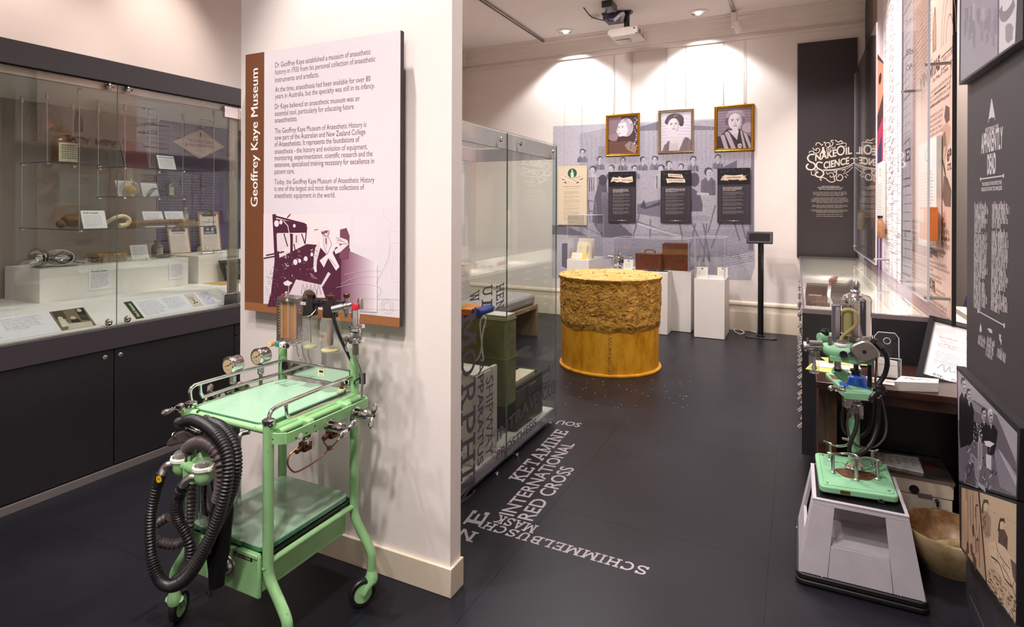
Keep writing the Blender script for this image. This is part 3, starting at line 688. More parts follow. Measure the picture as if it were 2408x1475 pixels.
# red book, leaning
b0 = Vector((-3.96, 2.345, 1.709)); t = thing('red_book', 'dark red book standing behind the upper right shelf card', 'book', b0 + Vector((0, .07, 0)))
M['redbook'] = mat('red_cloth', '#5e1a24', .7, var=.15, vscale=40)
L_ = Vector((-.06, 0, .18))
part('cover', MB().prism([b0, b0 + Vector((0, .145, 0)), b0 + Vector((-.05, .14, .18)), b0 + Vector((-.05, -.005, .18))], (.0045, 0, .001)).prism([b0 + Vector((-.03, 0, 0)), b0 + Vector((-.03, .145, 0)), b0 + Vector((-.08, .14, .18)), b0 + Vector((-.08, -.005, .18))], (.0045, 0, .001)), 'redbook', t, smooth=False)
part('pages', MB().prism([b0 + Vector((-.025, .003, .003)), b0 + Vector((-.025, .142, .003)), b0 + Vector((-.073, .137, .177)), b0 + Vector((-.073, -.002, .177))], (.0245, 0, .0015)), 'labelpaper', t, smooth=False)
# glass flask inhaler with yellow sponge
c_ = Vector((-3.9, 2.33, 1.5185)); t = thing('glass_flask', 'round glass flask holding a yellow sponge on the middle shelf', 'flask', c_)
part('flask', MB().lathe([(.02, 0), (.045, .02), (.056, .05), (.05, .08), (.03, .10), (.018, .115), (.018, .18), (.022, .185)], c_, 22, cap=False), 'bottle', t)
M['sponge'] = mat('yellow_sponge', '#d5b552', .9, var=.25, vscale=50, bump=.6, bdist=.004)
part('sponge', MB().sph(c_ + Vector((0, 0, .042)), .036, 14, 9, (1, 1, .85)), 'sponge', t)
# wire frame mask
mb = MB(); c_ = Vector((-3.86, 2.49, 1.52))
for k in range(5): mb.tube([c_ + Vector((0, -.08 + .004 * k, 0)), c_ + Vector((-.03 + .015 * k, -.03, .05)), c_ + Vector((-.03 + .015 * k, .03, .05)), c_ + Vector((0, .08, 0))], .0016, 6, smooth=5)
for s_ in (-1, 1): mb.tube([c_ + Vector((0, -.08, 0)), c_ + Vector((s_ * .045, 0, .002)), c_ + Vector((0, .08, 0))], .0018, 6, smooth=6)
solo('wire_mask', mb, 'darksteel', 'open wire frame mask lying on the middle shelf', 'mask')
M['pouch'] = mat('pouch_leather', '#5f4420', .55, var=.35, vscale=25)
# lower shelf: leather pouch, horn mouthpiece, turned wooden tube
mb = MB(); mb.M = Matrix.Translation((-3.72, 1.90, 1.372)) @ Matrix.Diagonal((1, 1.1, .72, 1)); mb.sph((0, 0, 0), .050, 18, 10); mb.M = None
mb.M = Matrix.Translation((-3.71, 1.84, 1.352)); mb.sph((0, 0, 0), .024, 12, 8); mb.M = None
solo('leather_pouch', mb, 'pouch', 'brown leather pouch half hidden behind the inhaler card', 'pouch')
M['ivory'] = mat('ivory', '#d9c69c', .4, var=.15)
t = thing('mouthpiece_tube', 'long brown breathing tube with curved ivory mouthpiece on the lower shelf', 'tube', (-3.62, 2.2, 1.328))
mb = MB(); mb.tube([(-3.64, 2.16, 1.345), (-3.63, 2.27, 1.35), (-3.63, 2.38, 1.352), (-3.65, 2.52, 1.352)], lambda q: .019 + .002 * math.sin(q * 150), 12, smooth=24)
part('tube', mb, 'brownwood', t)
part('mouthpiece', MB().tube([(-3.63, 2.03, 1.352), (-3.60, 2.06, 1.383), (-3.60, 2.11, 1.395), (-3.60, 2.145, 1.375), (-3.60, 2.13, 1.345), (-3.60, 2.09, 1.338)], lambda q: .011 + .004 * q, 12, smooth=6), 'ivory', t)
# silver inhaler: cup + oval mask
c_ = Vector((-3.95, 1.905, 1.095)); t = thing('silver_inhaler', 'polished silver inhaler with open oval mouth on the long white block', 'inhaler', c_)
mb = MB(); mb.lathe([(.018, .045), (.024, .030), (.044, .008), (.052, -.016), (.055, -.036), (.057, -.038), (.054, -.038), (.049, -.016), (.040, .006), (.018, .024), (.002, .030)], c_ + Vector((-.02, -.035, .057)), 32, (-.25, 1, 0.0), cap=False)
part('bowl', mb, 'chrome', t)
mb = MB(); ax3 = Vector((.80, -.58, .12)).normalized(); sd3 = Vector((0, 0, 1)).cross(ax3).normalized(); up3 = ax3.cross(sd3)
M3 = Matrix((( sd3.x, up3.x, ax3.x, 0), (sd3.y, up3.y, ax3.y, 0), (sd3.z, up3.z, ax3.z, 0), (0, 0, 0, 1)))
mb.M = Matrix.Translation(c_ + Vector((0, .050, .050))) @ M3 @ Matrix.Diagonal((1.5, 1, 1, 1))
mb.lathe([(.016, -.07), (.026, -.055), (.040, -.02), (.046, .015), (.049, .022), (.045, .022), (.041, .010), (.034, -.022), (.022, -.05), (.010, -.055), (.001, -.055)], (0, 0, 0), 32, None, cap=False); mb.M = None
part('mask_cup', mb, 'chrome', t)
part('valve', MB().cyl(c_ + Vector((.01, .115, .03)), c_ + Vector((.01, .165, .018)), .009).cyl(c_ + Vector((.01, .14, .012)), c_ + Vector((.01, .14, .045)), .006).sph(c_ + Vector((.01, .17, .017)), .011), 'steel', t)
# wooden instrument box on the block
t = thing('wooden_box', 'shallow yellow-brown wooden box on the long white block', 'box', (-4.02, 2.27, 1.095))
part('base', bx((-4.10, 2.185, 1.0945), (-3.96, 2.35, 1.125)), 'brownwood', t, bev=.003)
part('lid', MB().prism([(-4.115, 2.18, 1.126), (-3.955, 2.18, 1.126), (-3.975, 2.18, 1.152), (-4.10, 2.18, 1.152)], (0, .175, 0)), 'honey', t)
part('tag', bx((-3.973, 2.27, 1.132), (-3.966, 2.31, 1.146)), 'labelpaper', t)
# small vials on the block
for k, y in enumerate((2.33, 2.37, 2.44, 2.48)):
    solo('glass_bead', MB().lathe([(.001, 0), (.006, 0), (.007, .004), (.007, .014), (.003, .018)], (-3.90, y, 1.0945), 10), 'bottle', ('leftmost', 'second from the left', 'third from the left', 'rightmost')[k] + ' of four tiny glass beads along the front of the long block', 'bead', group='glass beads on the long block')
mb = MB(); mb.M = Matrix.Translation((-4.0, 2.62, 1.1)) @ Matrix.Diagonal((.7, 1.3, .3, 1)); mb.sph((0, 0, .02), .045, 16, 8); mb.M = None
solo('rubber_mask', mb, 'darksteel', 'flat dark rubber pad in front of the squat bottle', 'mask')
solo('quill', MB().tube([(-3.92, 2.62, 1.098), (-3.93, 2.66, 1.104), (-3.97, 2.70, 1.128)], lambda q: .004 - .003 * q, 8, smooth=5), 'ivory', 'thin ivory quill lying at the right end of the long block', 'tool')
# ampoule on the shelf
solo('glass_ampoule', MB().lathe([(.001, 0), (.010, .004), (.012, .012), (.012, .06), (.006, .07), (.004, .082)], (-3.6, 2.575, 1.341), 12, (0, 1, 0)), 'bottle', 'clear glass ampoule lying at the right end of the lower shelf', 'ampoule')
# clipboards
def clipboard(label, bl, w, h, paint):
    x, y, z = bl; t = thing('clipboard', label, 'clipboard', (x, y + w / 2, z))
    tilt = Vector((-.04, 0, h)); dU = Vector((0, w, 0)); b = Vector(bl)
    part('board', MB().prism([b, b + dU, b + dU + tilt, b + tilt], (.005, 0, .001)), 'clipboardwood', t, smooth=False)
    V = tilt.normalized(); P = Print(b + Vector((.0062, 0, .001)), (0, 1, 0), V, .0004, N=(1, 0, 0)); P.rect(w * .06, h * .03, w * .94, h * .93, '#d6cbc0', 0); paint(P, w, h); P.part('paper_sheet', 'paper', t)
    q = b + dU * .5 + tilt; mb = MB().box((q.x + .005, q.y - w * .32, q.z - .035), (q.x + .014, q.y + w * .32, q.z - .018)); mb.tube([(q.x + .012, q.y - w * .2, q.z - .02), (q.x + .015, q.y - w * .1, q.z + .008), (q.x + .015, q.y + w * .1, q.z + .008), (q.x + .012, q.y + w * .2, q.z - .02)], .007, 8, smooth=4)
    part('clip', mb, 'darksteel', t)
M['clipboardwood'] = mat('hardboard', '#9a6a48', .55, var=.12, vscale=60)
def cb1(P, w, h): P.text('MORPHINE', w * .5, h * .70, .016, '#5a4f58', 1, align='c', bold=.02) if False else P.text('MORPHINE', w * .5, h * .74, .013, '#6b5d60', 1, align='c', bold=.02, w=w * .5); P.greek(w * .12, h * .70, w * .76, 13, .010, '#7a6e70', 1, seed=41)
def cb2(P, w, h):
    P.text('VIETNAM WAR', w * .5, h * .72, .015, '#3c343c', 1, align='c', bold=.02, w=w * .6); P.rect(w * .49, h * .78, w * .515, h * .82, '#2c262c', 1)
    P.rect(w * .2, h * .43, w * .82, h * .64, '#3b3642', 1); P.ell(w * .4, h * .56, w * .06, h * .03, '#b9b0b4', 2); P.ell(w * .62, h * .55, w * .05, h * .04, '#d5cdd0', 2); P.rect(w * .25, h * .45, w * .7, h * .50, '#97909a', 2)
    P.greek(w * .14, h * .40, w * .74, 13, .0115, '#6e6266', 1, seed=42)
clipboard('smaller clipboard with a typed sheet below the lower shelf end', (-4.2, 2.80, 1.098), .17, .20, cb1)
clipboard('larger clipboard headed VIETNAM WAR with a photo on its sheet', (-4.2, 3.05, 1.098), .185, .315, cb2)
# small things at the right block and an open letter with photo
for k, (y, r_) in enumerate(((2.90, .017), (2.96, .017))):
    solo('glass_vial', MB().lathe([(.001, 0), (r_, 0), (r_, .045), (.008, .055), (.008, .062)], (-4.0, y, 1.0975), 12), 'bottle', ('left' if k == 0 else 'right') + ' of two short clear vials standing below the VIETNAM WAR clipboard', 'vial', group='vials by the clipboards')
solo('metal_clamp', MB().cyl((-3.98, 2.90, 1.105), (-3.98, 2.99, 1.105), .009).cyl((-3.98, 3.0, 1.0975), (-3.98, 3.0, 1.135), .004).cyl((-3.98, 3.03, 1.105), (-3.98, 3.10, 1.11), .004), 'steel', 'small steel clamp lying under the clipboards', 'tool')
M['oldpaper'] = mat('old_paper', '#c9a468', .7, var=.1, vscale=20)
solo('old_letter', bx((-3.84, 2.80, DZ), (-3.62, 3.2, DZ + .002)), 'oldpaper', 'yellowed letter lying on the cabinet deck near the post', 'paper')
q = Vector((-3.80, 3.08, .905)); t = thing('framed_photo', 'dark photograph leaning against the right white block', 'photo', q)
part('frame', MB().prism([q + Vector((0, -.12, 0)), q + Vector((0, .15, 0)), q + Vector((-.04, .15, .15)), q + Vector((-.04, -.15, .15))], (.005, 0, .001)), 'blackmetal', t, smooth=False)
P = Print(q + Vector((.0065, 0, .002)), (0, 1, 0), Vector((-.04, 0, .15)).normalized(), N=(1, 0, .1)); P.rect(-.11, .01, .14, .14, '#3a3638', 0)
for k in range(8): P.ell(-.09 + k * .03, .10, .008, .011, '#a59a95', 1); P.rect(-.10 + k * .03, .04, -.08 + k * .03, .09, '#6a6264', 1)
P.part('photo_print', 'photo', t)

# the museum sign on the partition
SO = .055; sy = PY - SO
a = FY(575, 133.5, sy); b = FY(939, 72, sy); c = FY(575, 733, sy)
sx0, sx1, sz0, sz1 = a.x, b.x, c.z, a.z
sg = thing('museum_sign', 'tall white Geoffrey Kaye Museum text panel with brown strip on the partition', 'sign', ((sx0 + sx1) / 2, PY, sz0))
M['signedge'] = mat('dark_edge', '#3a2a2a', .5)
part('board', bx((sx0, sy, sz0), (sx1, sy + .022, sz1)), 'signedge', sg, smooth=False)
for xx in (sx0 + .1, sx1 - .1):
    for zz in (sz0 + .12, sz1 - .12): part('standoff', MB().cyl((xx, sy + .02, zz), (xx, PY, zz), .014), 'steel', sg)
W, H = sx1 - sx0, sz1 - sz0
P = Print((sx0, sy, sz0), (1, 0, 0), (0, 0, 1), .0004)
P.rect(.0, .0, W, H, '#e3d9de', 0)
s0 = FY(620, 400, sy).x - sx0
P.rect(0, .0, s0, H, '#75492f', 1); P.rect(0, 0, W, .036, '#9a6540', 1)
P.text('Geoffrey Kaye Museum', .078, FY(595, 490, sy).z - sz0, .043, '#f6f1f0', 2, w=FY(595, 166, sy).z - FY(595, 490, sy).z, bold=.03, rot=90, res=3)
LINES = [('Dr Geoffrey Kaye established a museum of anaesthetic', 645, 164, 869, 129), ('history in 1935 from his personal collection of anaesthetic', 645, 180.5, 880, 146), ('instruments and artefacts.', 645, 198, 748, 184),
 ('At the time, anaesthesia had been available for over 80', 645, 222, 869, 192), ('years in Australia, but the specialty was still in its infancy.', 645, 237, 879, 209),
 ('Dr Kaye believed an anaesthetic museum was an', 645, 262, 843, 238), ('essential tool, particularly for educating future', 645, 278, 830, 258), ('anaesthetists.', 645, 294, 698, 287),
 ('The Geoffrey Kaye Museum of Anaesthetic History is', 645, 319, 860, 300), ('now part of the Australian and New Zealand College', 645, 334, 858, 318), ('of Anaesthetists. It represents the foundations of', 645, 350, 844, 335),
 ('anaesthesia - the history and evolution of equipment,', 645, 366, 863, 353), ('monitoring, experimentation, scientific research and the', 645, 382, 875, 369), ('extensive, specialised training necessary for excellence in', 645, 397, 879, 387), ('patient care.', 645, 414, 692, 411),
 ('Today, the Geoffrey Kaye Museum of Anaesthetic History', 645, 438, 880, 431), ('is one of the largest and most diverse collections of', 645, 454, 856, 448), ('anaesthetic equipment in the world.', 645, 470, 788, 467)]
for t_, u0, v0, u1, v1 in LINES:
    p0 = FY(u0, v0, sy); p1 = FY(u1, v1, sy); zz = (p0.z + p1.z) / 2
    P.text(t_, p0.x - sx0, zz - sz0, .0225, '#5c2f38', 2, w=p1.x - p0.x, bold=0)
# the duotone photograph of a man in a workshop, fading to the right
k_ = 360 / 1770
def sp(a, b): q = FY(600 + a * k_, 490 + b * k_, sy); return (q.x - sx0, q.z - sz0)
def spl(L): return [sp(*q) for q in L]
D1, D2, D3, LT = '#54283c', '#7a4a5e', '#b896a2', '#ecdfe2'
P.poly(spl([(98, 85), (1100, 85), (1100, 450), (98, 620)]), '#ecdde0', 1)
P.poly(spl([(230, 620), (600, 430), (750, 440), (1100, 480), (1130, 1160), (150, 1160), (190, 1000)]), D1, 1)
for k in range(42):
    mixc = tuple(x + (y - x) * (k + 1) / 43 for x, y in zip((.48, .28, .37), (.935, .90, .915))); x0 = 1000 + k * 10
    P.poly(spl([(x0, 470 + k * 4), (x0 + 10, 470 + k * 4.1), (x0 + 10, 1215), (x0, 1205)]), mixc, 2)
P.poly(spl([(1140, 110), (1400, 110), (1400, 460), (1140, 440)]), '#e9dbe0', 1)
P.poly(spl([(985, 260), (1060, 240), (1095, 330), (1090, 600), (980, 600)]), D2, 3)
P.poly(spl([(235, 140), (600, 200), (590, 300), (240, 305)]), D1, 2); P.poly(spl([(200, 90), (240, 85), (290, 640), (230, 640)]), D1, 2)
P.line(spl([(205, 105), (420, 160), (580, 200)]), .008, D1, 3); P.line(spl([(370, 130), (410, 85)]), .005, D1, 3); P.line(spl([(330, 165), (380, 220), (400, 330)]), .004, LT, 4)
for (x, y, u, v) in ((335, 310, 380, 460), (410, 310, 430, 560), (540, 310, 580, 430), (600, 230, 580, 430), (450, 430, 490, 600), (130, 565, 340, 520), (100, 600, 230, 575)): P.line(spl([(x, y), (u, v)]), .006, D1, 3)
P.poly(spl([(250, 312), (530, 312), (525, 430), (350, 470), (260, 520)]), '#e6d6da', 2); P.line(spl([(480, 330), (480, 415)]), .006, D2, 3); P.poly(spl([(410, 312), (440, 312), (440, 560), (410, 560)]), D1, 3)
rd = random.Random(9)
for k in range(70):
    x, y = rd.uniform(290, 700), rd.uniform(480, 900); P.line(spl([(x, y), (x + rd.uniform(-40, 40), y + rd.uniform(-25, 25))]), rd.uniform(.001, .0035), rd.choice([LT, D3, D3, D2]), 4)
for x, y, r_ in ((250, 195, 30), (300, 180, 20), (455, 220, 16), (530, 130, 22), (470, 640, 26), (520, 625, 18), (660, 550, 16), (590, 600, 22)): P.ell(*sp(x, y), r_ * k_ * .0024, r_ * k_ * .0024, LT, 4, 10)
P.poly(spl([(762, 285), (772, 258), (800, 240), (840, 243), (862, 268), (862, 310), (845, 352), (812, 362), (785, 340), (772, 312)]), D3, 5); P.poly(spl([(770, 262), (800, 243), (840, 246), (858, 268), (850, 272), (800, 268), (776, 285)]), '#f3e9ec', 6)
P.poly(spl([(780, 300), (836, 276), (846, 300), (830, 340), (806, 346), (788, 330)]), LT, 6); P.line(spl([(770, 302), (800, 296), (840, 272)]), .005, D1, 7); P.ell(*sp(795, 304), .006, .006, D2, 7, 10); P.ell(*sp(826, 290), .006, .006, D2, 7, 10); P.line(spl([(806, 302), (802, 320), (812, 322)]), .0022, D2, 7); P.line(spl([(802, 334), (826, 328)]), .0026, D1, 7)
P.line(spl([(685, 268), (730, 260)]), .003, D1, 5)
P.poly(spl([(745, 385), (800, 350), (860, 345), (940, 320), (960, 420), (900, 530), (980, 690), (940, 735), (850, 590), (800, 700), (750, 620), (830, 550), (760, 470)]), LT, 5)
P.poly(spl([(750, 390), (760, 470), (720, 620), (715, 720), (680, 690), (685, 560), (700, 470)]), '#e3d2d7', 5); P.poly(spl([(930, 330), (1070, 380), (1085, 430), (990, 520), (935, 545), (920, 500), (1010, 430), (940, 400)]), '#e8d9dd', 6)
P.poly(spl([(676, 690), (715, 700), (720, 750), (695, 755)]), LT, 6); P.line(spl([(822, 360), (826, 430)]), .006, D2, 7); P.poly(spl([(800, 350), (850, 345), (830, 520)]), '#dcc8ce', 6); P.line(spl([(850, 345), (890, 430), (838, 545)]), .002, D2, 7); P.line(spl([(790, 360), (800, 450), (835, 545)]), .002, D2, 7)
for a_, b_, c2, d_ in ((940, 350, 1000, 380), (950, 380, 1040, 400), (980, 430, 1070, 420), (700, 500, 730, 520), (690, 560, 725, 570), (870, 600, 940, 690)): P.line(spl([(a_, b_), (c2, d_)]), .002, D2, 7)
P.poly(spl([(400, 1015), (480, 840), (770, 900), (850, 750), (880, 770), (780, 930), (820, 1050), (420, 1050)]), '#e2d0d5', 5); P.poly(spl([(330, 880), (380, 850), (440, 880), (400, 915), (350, 910)]), LT, 6); P.line(spl([(395, 910), (395, 1000)]), .003, LT, 6)
for k in range(5): P.line(spl([(540 + k * 45, 1010), (560 + k * 45, 890), (590 + k * 45, 1010)]), .003, D2, 6)
for k in range(60): x, y = rd.uniform(120, 260), rd.uniform(700, 1150); P.rect(*sp(x, y), *sp(x + 14 * (x - 90) / 120, y - 6), D2, 2)
# faint line drawings
for L in ([(1480, 0), (1500, 110), (1570, 180), (1570, 230), (1555, 240), (1555, 400), (1670, 410)], [(1560, 275), (1670, 280)], [(1565, 420), (1540, 600), (1400, 890)], [(1580, 430), (1600, 560), (1590, 830), (1670, 860)], [(1040, 780), (1250, 740), (1470, 730)], [(1000, 890), (1180, 810), (1440, 800)],
          [(950, 930), (1200, 880), (1440, 920), (1460, 980), (1420, 1030)], [(1230, 1060), (1230, 1160), (1300, 1170)], [(1240, 1050), (1670, 1060)], [(1260, 1170), (1670, 1180)]): P.curve(spl(L), .0012, '#cfc0c4', 2, 5)
for r_ in (.017, .028): P.curve([(sp(1540, 1135)[0] + r_ * 1.0 * math.cos(q * PI / 6), sp(1540, 1135)[1] + r_ * math.sin(q * PI / 6)) for q in range(13)], .0012, '#cfc0c4', 2, 2)
P.part('print', 'print', sg)
# green anaesthetic trolley in front of the partition
M['green'] = worn_mat('green_enamel', '#93c588', '#54402f', .375, 6, .33, .02, 60)
M['greenlite'] = mat('light_green_enamel', '#a0d294', 0.35, var=.08)
M['copper'] = mat('copper_tube', '#8a6248', 0.35, metal=.8, var=.2)
M['bronze'] = mat('bronze_valve', '#6a4a38', 0.35, metal=.8, var=.2)
M['hose'] = mat('black_corrugated_rubber', '#1e1a1d', 0.36, var=.12, vscale=20)
M['hosebrown'] = mat('brown_grey_rubber', '#4a3f3f', 0.45, var=.15, vscale=20)
M['traytop'] = mat('pale_green_tray', '#b9d9bd', 0.25, var=.06, vscale=90, spec=.5)
M['trayfibre'] = None
def fibre_mat(name, c1, c2, rough):
    m, N, Lk, B = new_mat(name); vec = texco(N, Lk, 1.0)
    wv = N.new('ShaderNodeTexWave'); wv.inputs['Scale'].default_value = 30; wv.inputs['Distortion'].default_value = 30; wv.inputs['Detail'].default_value = 4; Lk.new(vec, wv.inputs[0])
    Lk.new(ramp(N, Lk, wv.outputs['Fac'], [(0.25, lin(c1)), (0.8, lin(c2))]), B.inputs['Base Color']); B.inputs['Roughness'].default_value = rough
    B.inputs['Coat Weight'].default_value = .6; B.inputs['Coat Roughness'].default_value = .03; return m
M['trayfibre'] = fibre_mat('fibre_tray_glass', '#9cc7a6', '#a9d0b1', .3)
M['shelffibre'] = fibre_mat('fibre_shelf_glass', '#9cbfa2', '#a8cbad', .3)
M['trayedge'] = mat('tray_glass_edge', '#4d8a66', .25, var=.2, vscale=60)
M['amberglass'] = mat('flowmeter_window', '#b07a4e', .12, var=.15, vscale=30, coat=1.0)
M['bakelite'] = mat('black_bakelite', '#1c181a', .22, var=.1, coat=.4)
M['red'] = mat('red_plastic', '#c8182a', .2, var=.05, coat=.6)
M['cream'] = mat('cream_plastic', '#e3d3a4', .4, var=.06)
M['dial'] = print_mat('dial_face', .4, .06, 60)
M['yellow'] = print_mat('yellow_sticker', .4, .05)
AX0, AX1, AY0, AY1 = -1.850, -1.482, 1.31, 1.705
tr = thing('anaesthetic_trolley', 'old pale green wheeled anaesthetic trolley with chrome rails and black corrugated hoses', 'trolley', ((AX0 + AX1) / 2, (AY0 + AY1) / 2, 0))
A = FY
LEG_R = .0165
def leg(x, y, ztop, sgn):
    pts = [(x, y, ztop), (x, y, .40), (x, y, .325), (x + sgn * .012, y, .285), (x + sgn * .055, y, .225), (x + sgn * .078, y, .19), (x + sgn * .084, y, .165), (x + sgn * .084, y, .112)]
    return MB().tube(pts, LEG_R, 14, smooth=5)
for x, y, zt, s_ in ((AX0, AY0, .775, -1), (AX1, AY0, .775, 1), (AX0, AY1, .93, -1), (AX1, AY1, .93, 1)):
    l_ = part('leg', leg(x, y, zt, s_), 'green', tr)
    if y < 1.5: part('end_cap', MB().lathe([(.0175, .772), (.0195, .775), (.0195, .786), (.012, .790), (.004, .790)], (x, y, 0), 20), 'chrome', l_)
    # caster
    wx = x + s_ * .084; off = (-.018, -.03) if (x > -1.6 and y > 1.5) else ((-.012, .026) if y < 1.5 and x < -1.6 else (.01, -.03))
    wc = Vector((wx + off[0], y + off[1], .05)); ax = Vector((-off[1], off[0], 0)).normalized() if True else None
    c = part('caster', MB().lathe([(.019, .075), (.022, .085), (.022, .10), (.018, .112), (.016, .125)], (wx, y, 0), 18), 'greenlite', tr)
    mb = MB()
    for sd in (-1, 1):
        a = Vector((wx, y, .092)) + ax * sd * .020; b = wc + ax * sd * .017
        mb.tube([a, (a + b) / 2 + Vector((0, 0, .004)), b], lambda q: .012 - .003 * q, 8, smooth=3)
    mb.cyl(wc - ax * .022, wc + ax * .022, .006); part('fork', mb, 'green', c)
    mb = MB().lathe([(.034, -.011), (.046, -.011), (.050, -.006), (.050, .006), (.046, .011), (.034, .011)], wc, 32, ax, cap=False); part('tyre', mb, 'rubberworn', c) if 'rubberworn' in M else part('tyre', mb, 'rubber', c)
    part('wheel_hub', MB().lathe([(.035, -.009), (.033, -.009), (.028, -.004), (.012, -.004), (.011, -.010), (.001, -.010)], wc, 28, ax).lathe([(.001, .010), (.011, .010), (.012, .004), (.028, .004), (.033, .009), (.035, .009)], wc, 28, ax), 'greenlite', c)
# upper frame tubes and glass tray
zf = A(458, 976, AY0).z
fr = part('upper_frame', MB().tube([(AX0, AY0, zf), (AX1, AY0, zf)], .013, 12).tube([(AX0, AY0, zf), (AX0, AY1, zf)], .011, 12).tube([(AX1, AY0, zf), (AX1, AY1, zf)], .011, 12).tube([(AX0, AY1, zf), (AX1, AY1, zf)], .012, 12), 'greenlite', tr)
def rrect(x0, x1, y0, y1, r, n=6):
    pts = []
    for cx_, cy_, a0 in ((x1 - r, y1 - r, 0), (x0 + r, y1 - r, 90), (x0 + r, y0 + r, 180), (x1 - r, y0 + r, 270)):
        for k in range(n + 1): t = R(a0 + 90 * k / n); pts.append((cx_ + r * math.cos(t), cy_ + r * math.sin(t)))
    return pts
zt = A(475, 966, AY0 + .005).z + .002
tp = part('tray', MB().prism([(x, y, zt - .016) for x, y in rrect(AX0 + .015, AX1 - .012, AY0 - .004, AY1 - .012, .04)], (0, 0, .014)), 'trayedge', tr, 'pale green glass tray top', bev=.001)
part('tray_surface', MB().prism([(x, y, zt - .0019) for x, y in rrect(AX0 + .016, AX1 - .013, AY0 - .003, AY1 - .013, .04)], (0, 0, .002)), 'trayfibre', tp)
for u, v in ((471, 973), (608, 1008), (640, 1004)):
    q = A(u, v, AY0 - .004); part('tray_clip', MB().lathe([(.007, -.004), (.008, 0), (.006, .003)], q, 12), 'darksteel', tr)
# chrome gallery rails
def rail(xs, pts_up, pts_lo):
    up = [FX(u, v, xs) for u, v in pts_up]; lo = [FX(u, v, xs) for u, v in pts_lo]
    mb = MB().tube(up, .0068, 12, smooth=6).tube(lo, .0062, 12, smooth=6); return mb
part('gallery_rail', rail(AX1, [(637, 996), (637, 982), (643, 970), (655, 961), (672, 953), (760, 916), (852, 880)], [(676, 954), (676, 968), (680, 982), (692, 985), (745, 962), (847, 921)]), 'chrome', tr)
part('gallery_rail', rail(AX0, [(453, 950), (450, 934), (451, 922), (458, 914), (474, 907), (560, 882), (662, 853)], [(473, 908), (474, 924), (478, 935), (488, 937), (560, 912), (658, 883)]), 'chrome', tr)
# flat side bars carrying the cylinder yokes
zb0, zb1 = FX(664, 1056, AX1 + .06).z, FX(664, 1030, AX1 + .06).z
for sgn, x0 in ((1, AX1), (-1, AX0)):
    prof = [(x0, AY0 + .0), (x0 + sgn * .03, AY0 + .004), (x0 + sgn * .052, AY0 + .02), (x0 + sgn * .060, AY0 + .05), (x0 + sgn * .060, AY1 - .03), (x0 + sgn * .052, AY1 + .005), (x0 + sgn * .03, AY1 + .018), (x0, AY1 + .01)]
    pp = [Vector((a, b, 0)) for a, b in prof]; pp = crom(pp, 5); mb = MB(); vs = []; fs = []
    for i, p in enumerate(pp):
        t_ = (pp[min(i + 1, len(pp) - 1)] - pp[max(i - 1, 0)]).normalized(); nn = Vector((-t_.y, t_.x, 0)) * .003
        vs += [(p.x + nn.x, p.y + nn.y, zb0), (p.x - nn.x, p.y - nn.y, zb0), (p.x - nn.x, p.y - nn.y, zb1), (p.x + nn.x, p.y + nn.y, zb1)]
    for i in range(len(pp) - 1):
        for k in range(4): fs.append((i * 4 + k, i * 4 + (k + 1) % 4, i * 4 + 4 + (k + 1) % 4, i * 4 + 4 + k))
    fs += [(0, 1, 2, 3), tuple(len(vs) - 4 + k for k in (3, 2, 1, 0))]
    mb.add(vs, fs); bar = part('side_bar', mb, 'green', tr, bev=.0008)
    if sgn > 0:
        xx = AX1 + .0635
        for u, v, r_, m_ in ((711, 1029, .0085, 'offwhite'), (700, 1034, .0028, 'blackmetal'), (724, 1022, .0028, 'blackmetal'), (744, 1005, .0028, 'blackmetal'), (747, 1018, .0028, 'blackmetal'), (645, 1038, .002, 'blackmetal')):
            q = FX(u, v, xx); part('hole', MB().lathe([(r_, -.001), (r_, .0006), (r_ * .8, .0008), (.0005, .0008)], q, 16, (1, 0, 0)), m_, bar)
        for yy in (1.42, 1.60): part('inner_bracket', MB().box((AX1 - .01, yy, zb0 + .01), (AX1 + .058, yy + .028, zb1 + .01)), 'green', bar, bev=.006)
        part('spacer_tube', MB().cyl((AX1 + .022, AY0 + .02, zb0 + .03), (AX1 + .022, AY1, zb0 + .03), .012), 'green', bar)
def yoke(x, y, z, sgn, wing_up, L=.075):
    mb = MB(); s = sgn
    # U-shaped cast body: half-round channel with an open slot on top
    n = 10; prof = []
    for k in range(n + 1): a = PI + PI * k / n; prof.append((.019 * math.cos(a), .019 * math.sin(a)))
    prof += [(.019, .010), (.012, .010), (.012, -.004), (-.012, -.004), (-.012, .010), (-.019, .010)]
    mb.prism([(x, y + a, z + b) for a, b in prof], (s * L * .72, 0, 0))
    mb.cyl((x - s * .004, y, z), (x + s * .012, y, z), .021, n=20); mb.cyl((x + s * L * .70, y, z), (x + s * L * .86, y, z), .019, .015, 20)
    o = part('cylinder_yoke', mb, 'chrome', tr, bev=.001)
    c = Vector((x + s * L * 1.05, y, z)); mb = MB().cyl((x + s * L * .8, y, z), c + Vector((s * .012, 0, 0)), .006)
    d = Vector((0, math.sin(wing_up) , math.cos(wing_up)))
    for sg in (-1, 1):
        m3 = Matrix.Translation(c + d * sg * .022 + Vector((s * .006, 0, 0))) @ Vector((0, 0, 1)).rotation_difference(d * sg).to_matrix().to_4x4(); mb.M = m3
        mb.sph((0, 0, 0), .021, 14, 8, (1, 1, 1)) if False else mb.lathe([(.004, -.02), (.008, -.01), (.0115, .004), (.010, .014), (.001, .021)], (0, 0, 0), 12); mb.M = None
    part('wing_screw', mb, 'chrome', o)
q = FX(776, 1002, AX1 + .062); yoke(q.x, q.y, q.z, 1, R(70))
q = FX(836, 972, AX1 + .062); yoke(q.x, q.y, q.z, 1, R(20))
q = FX(435, 966, AX0 - .06); yoke(AX0 - .062, 1.335, .735, -1, R(85), .06)
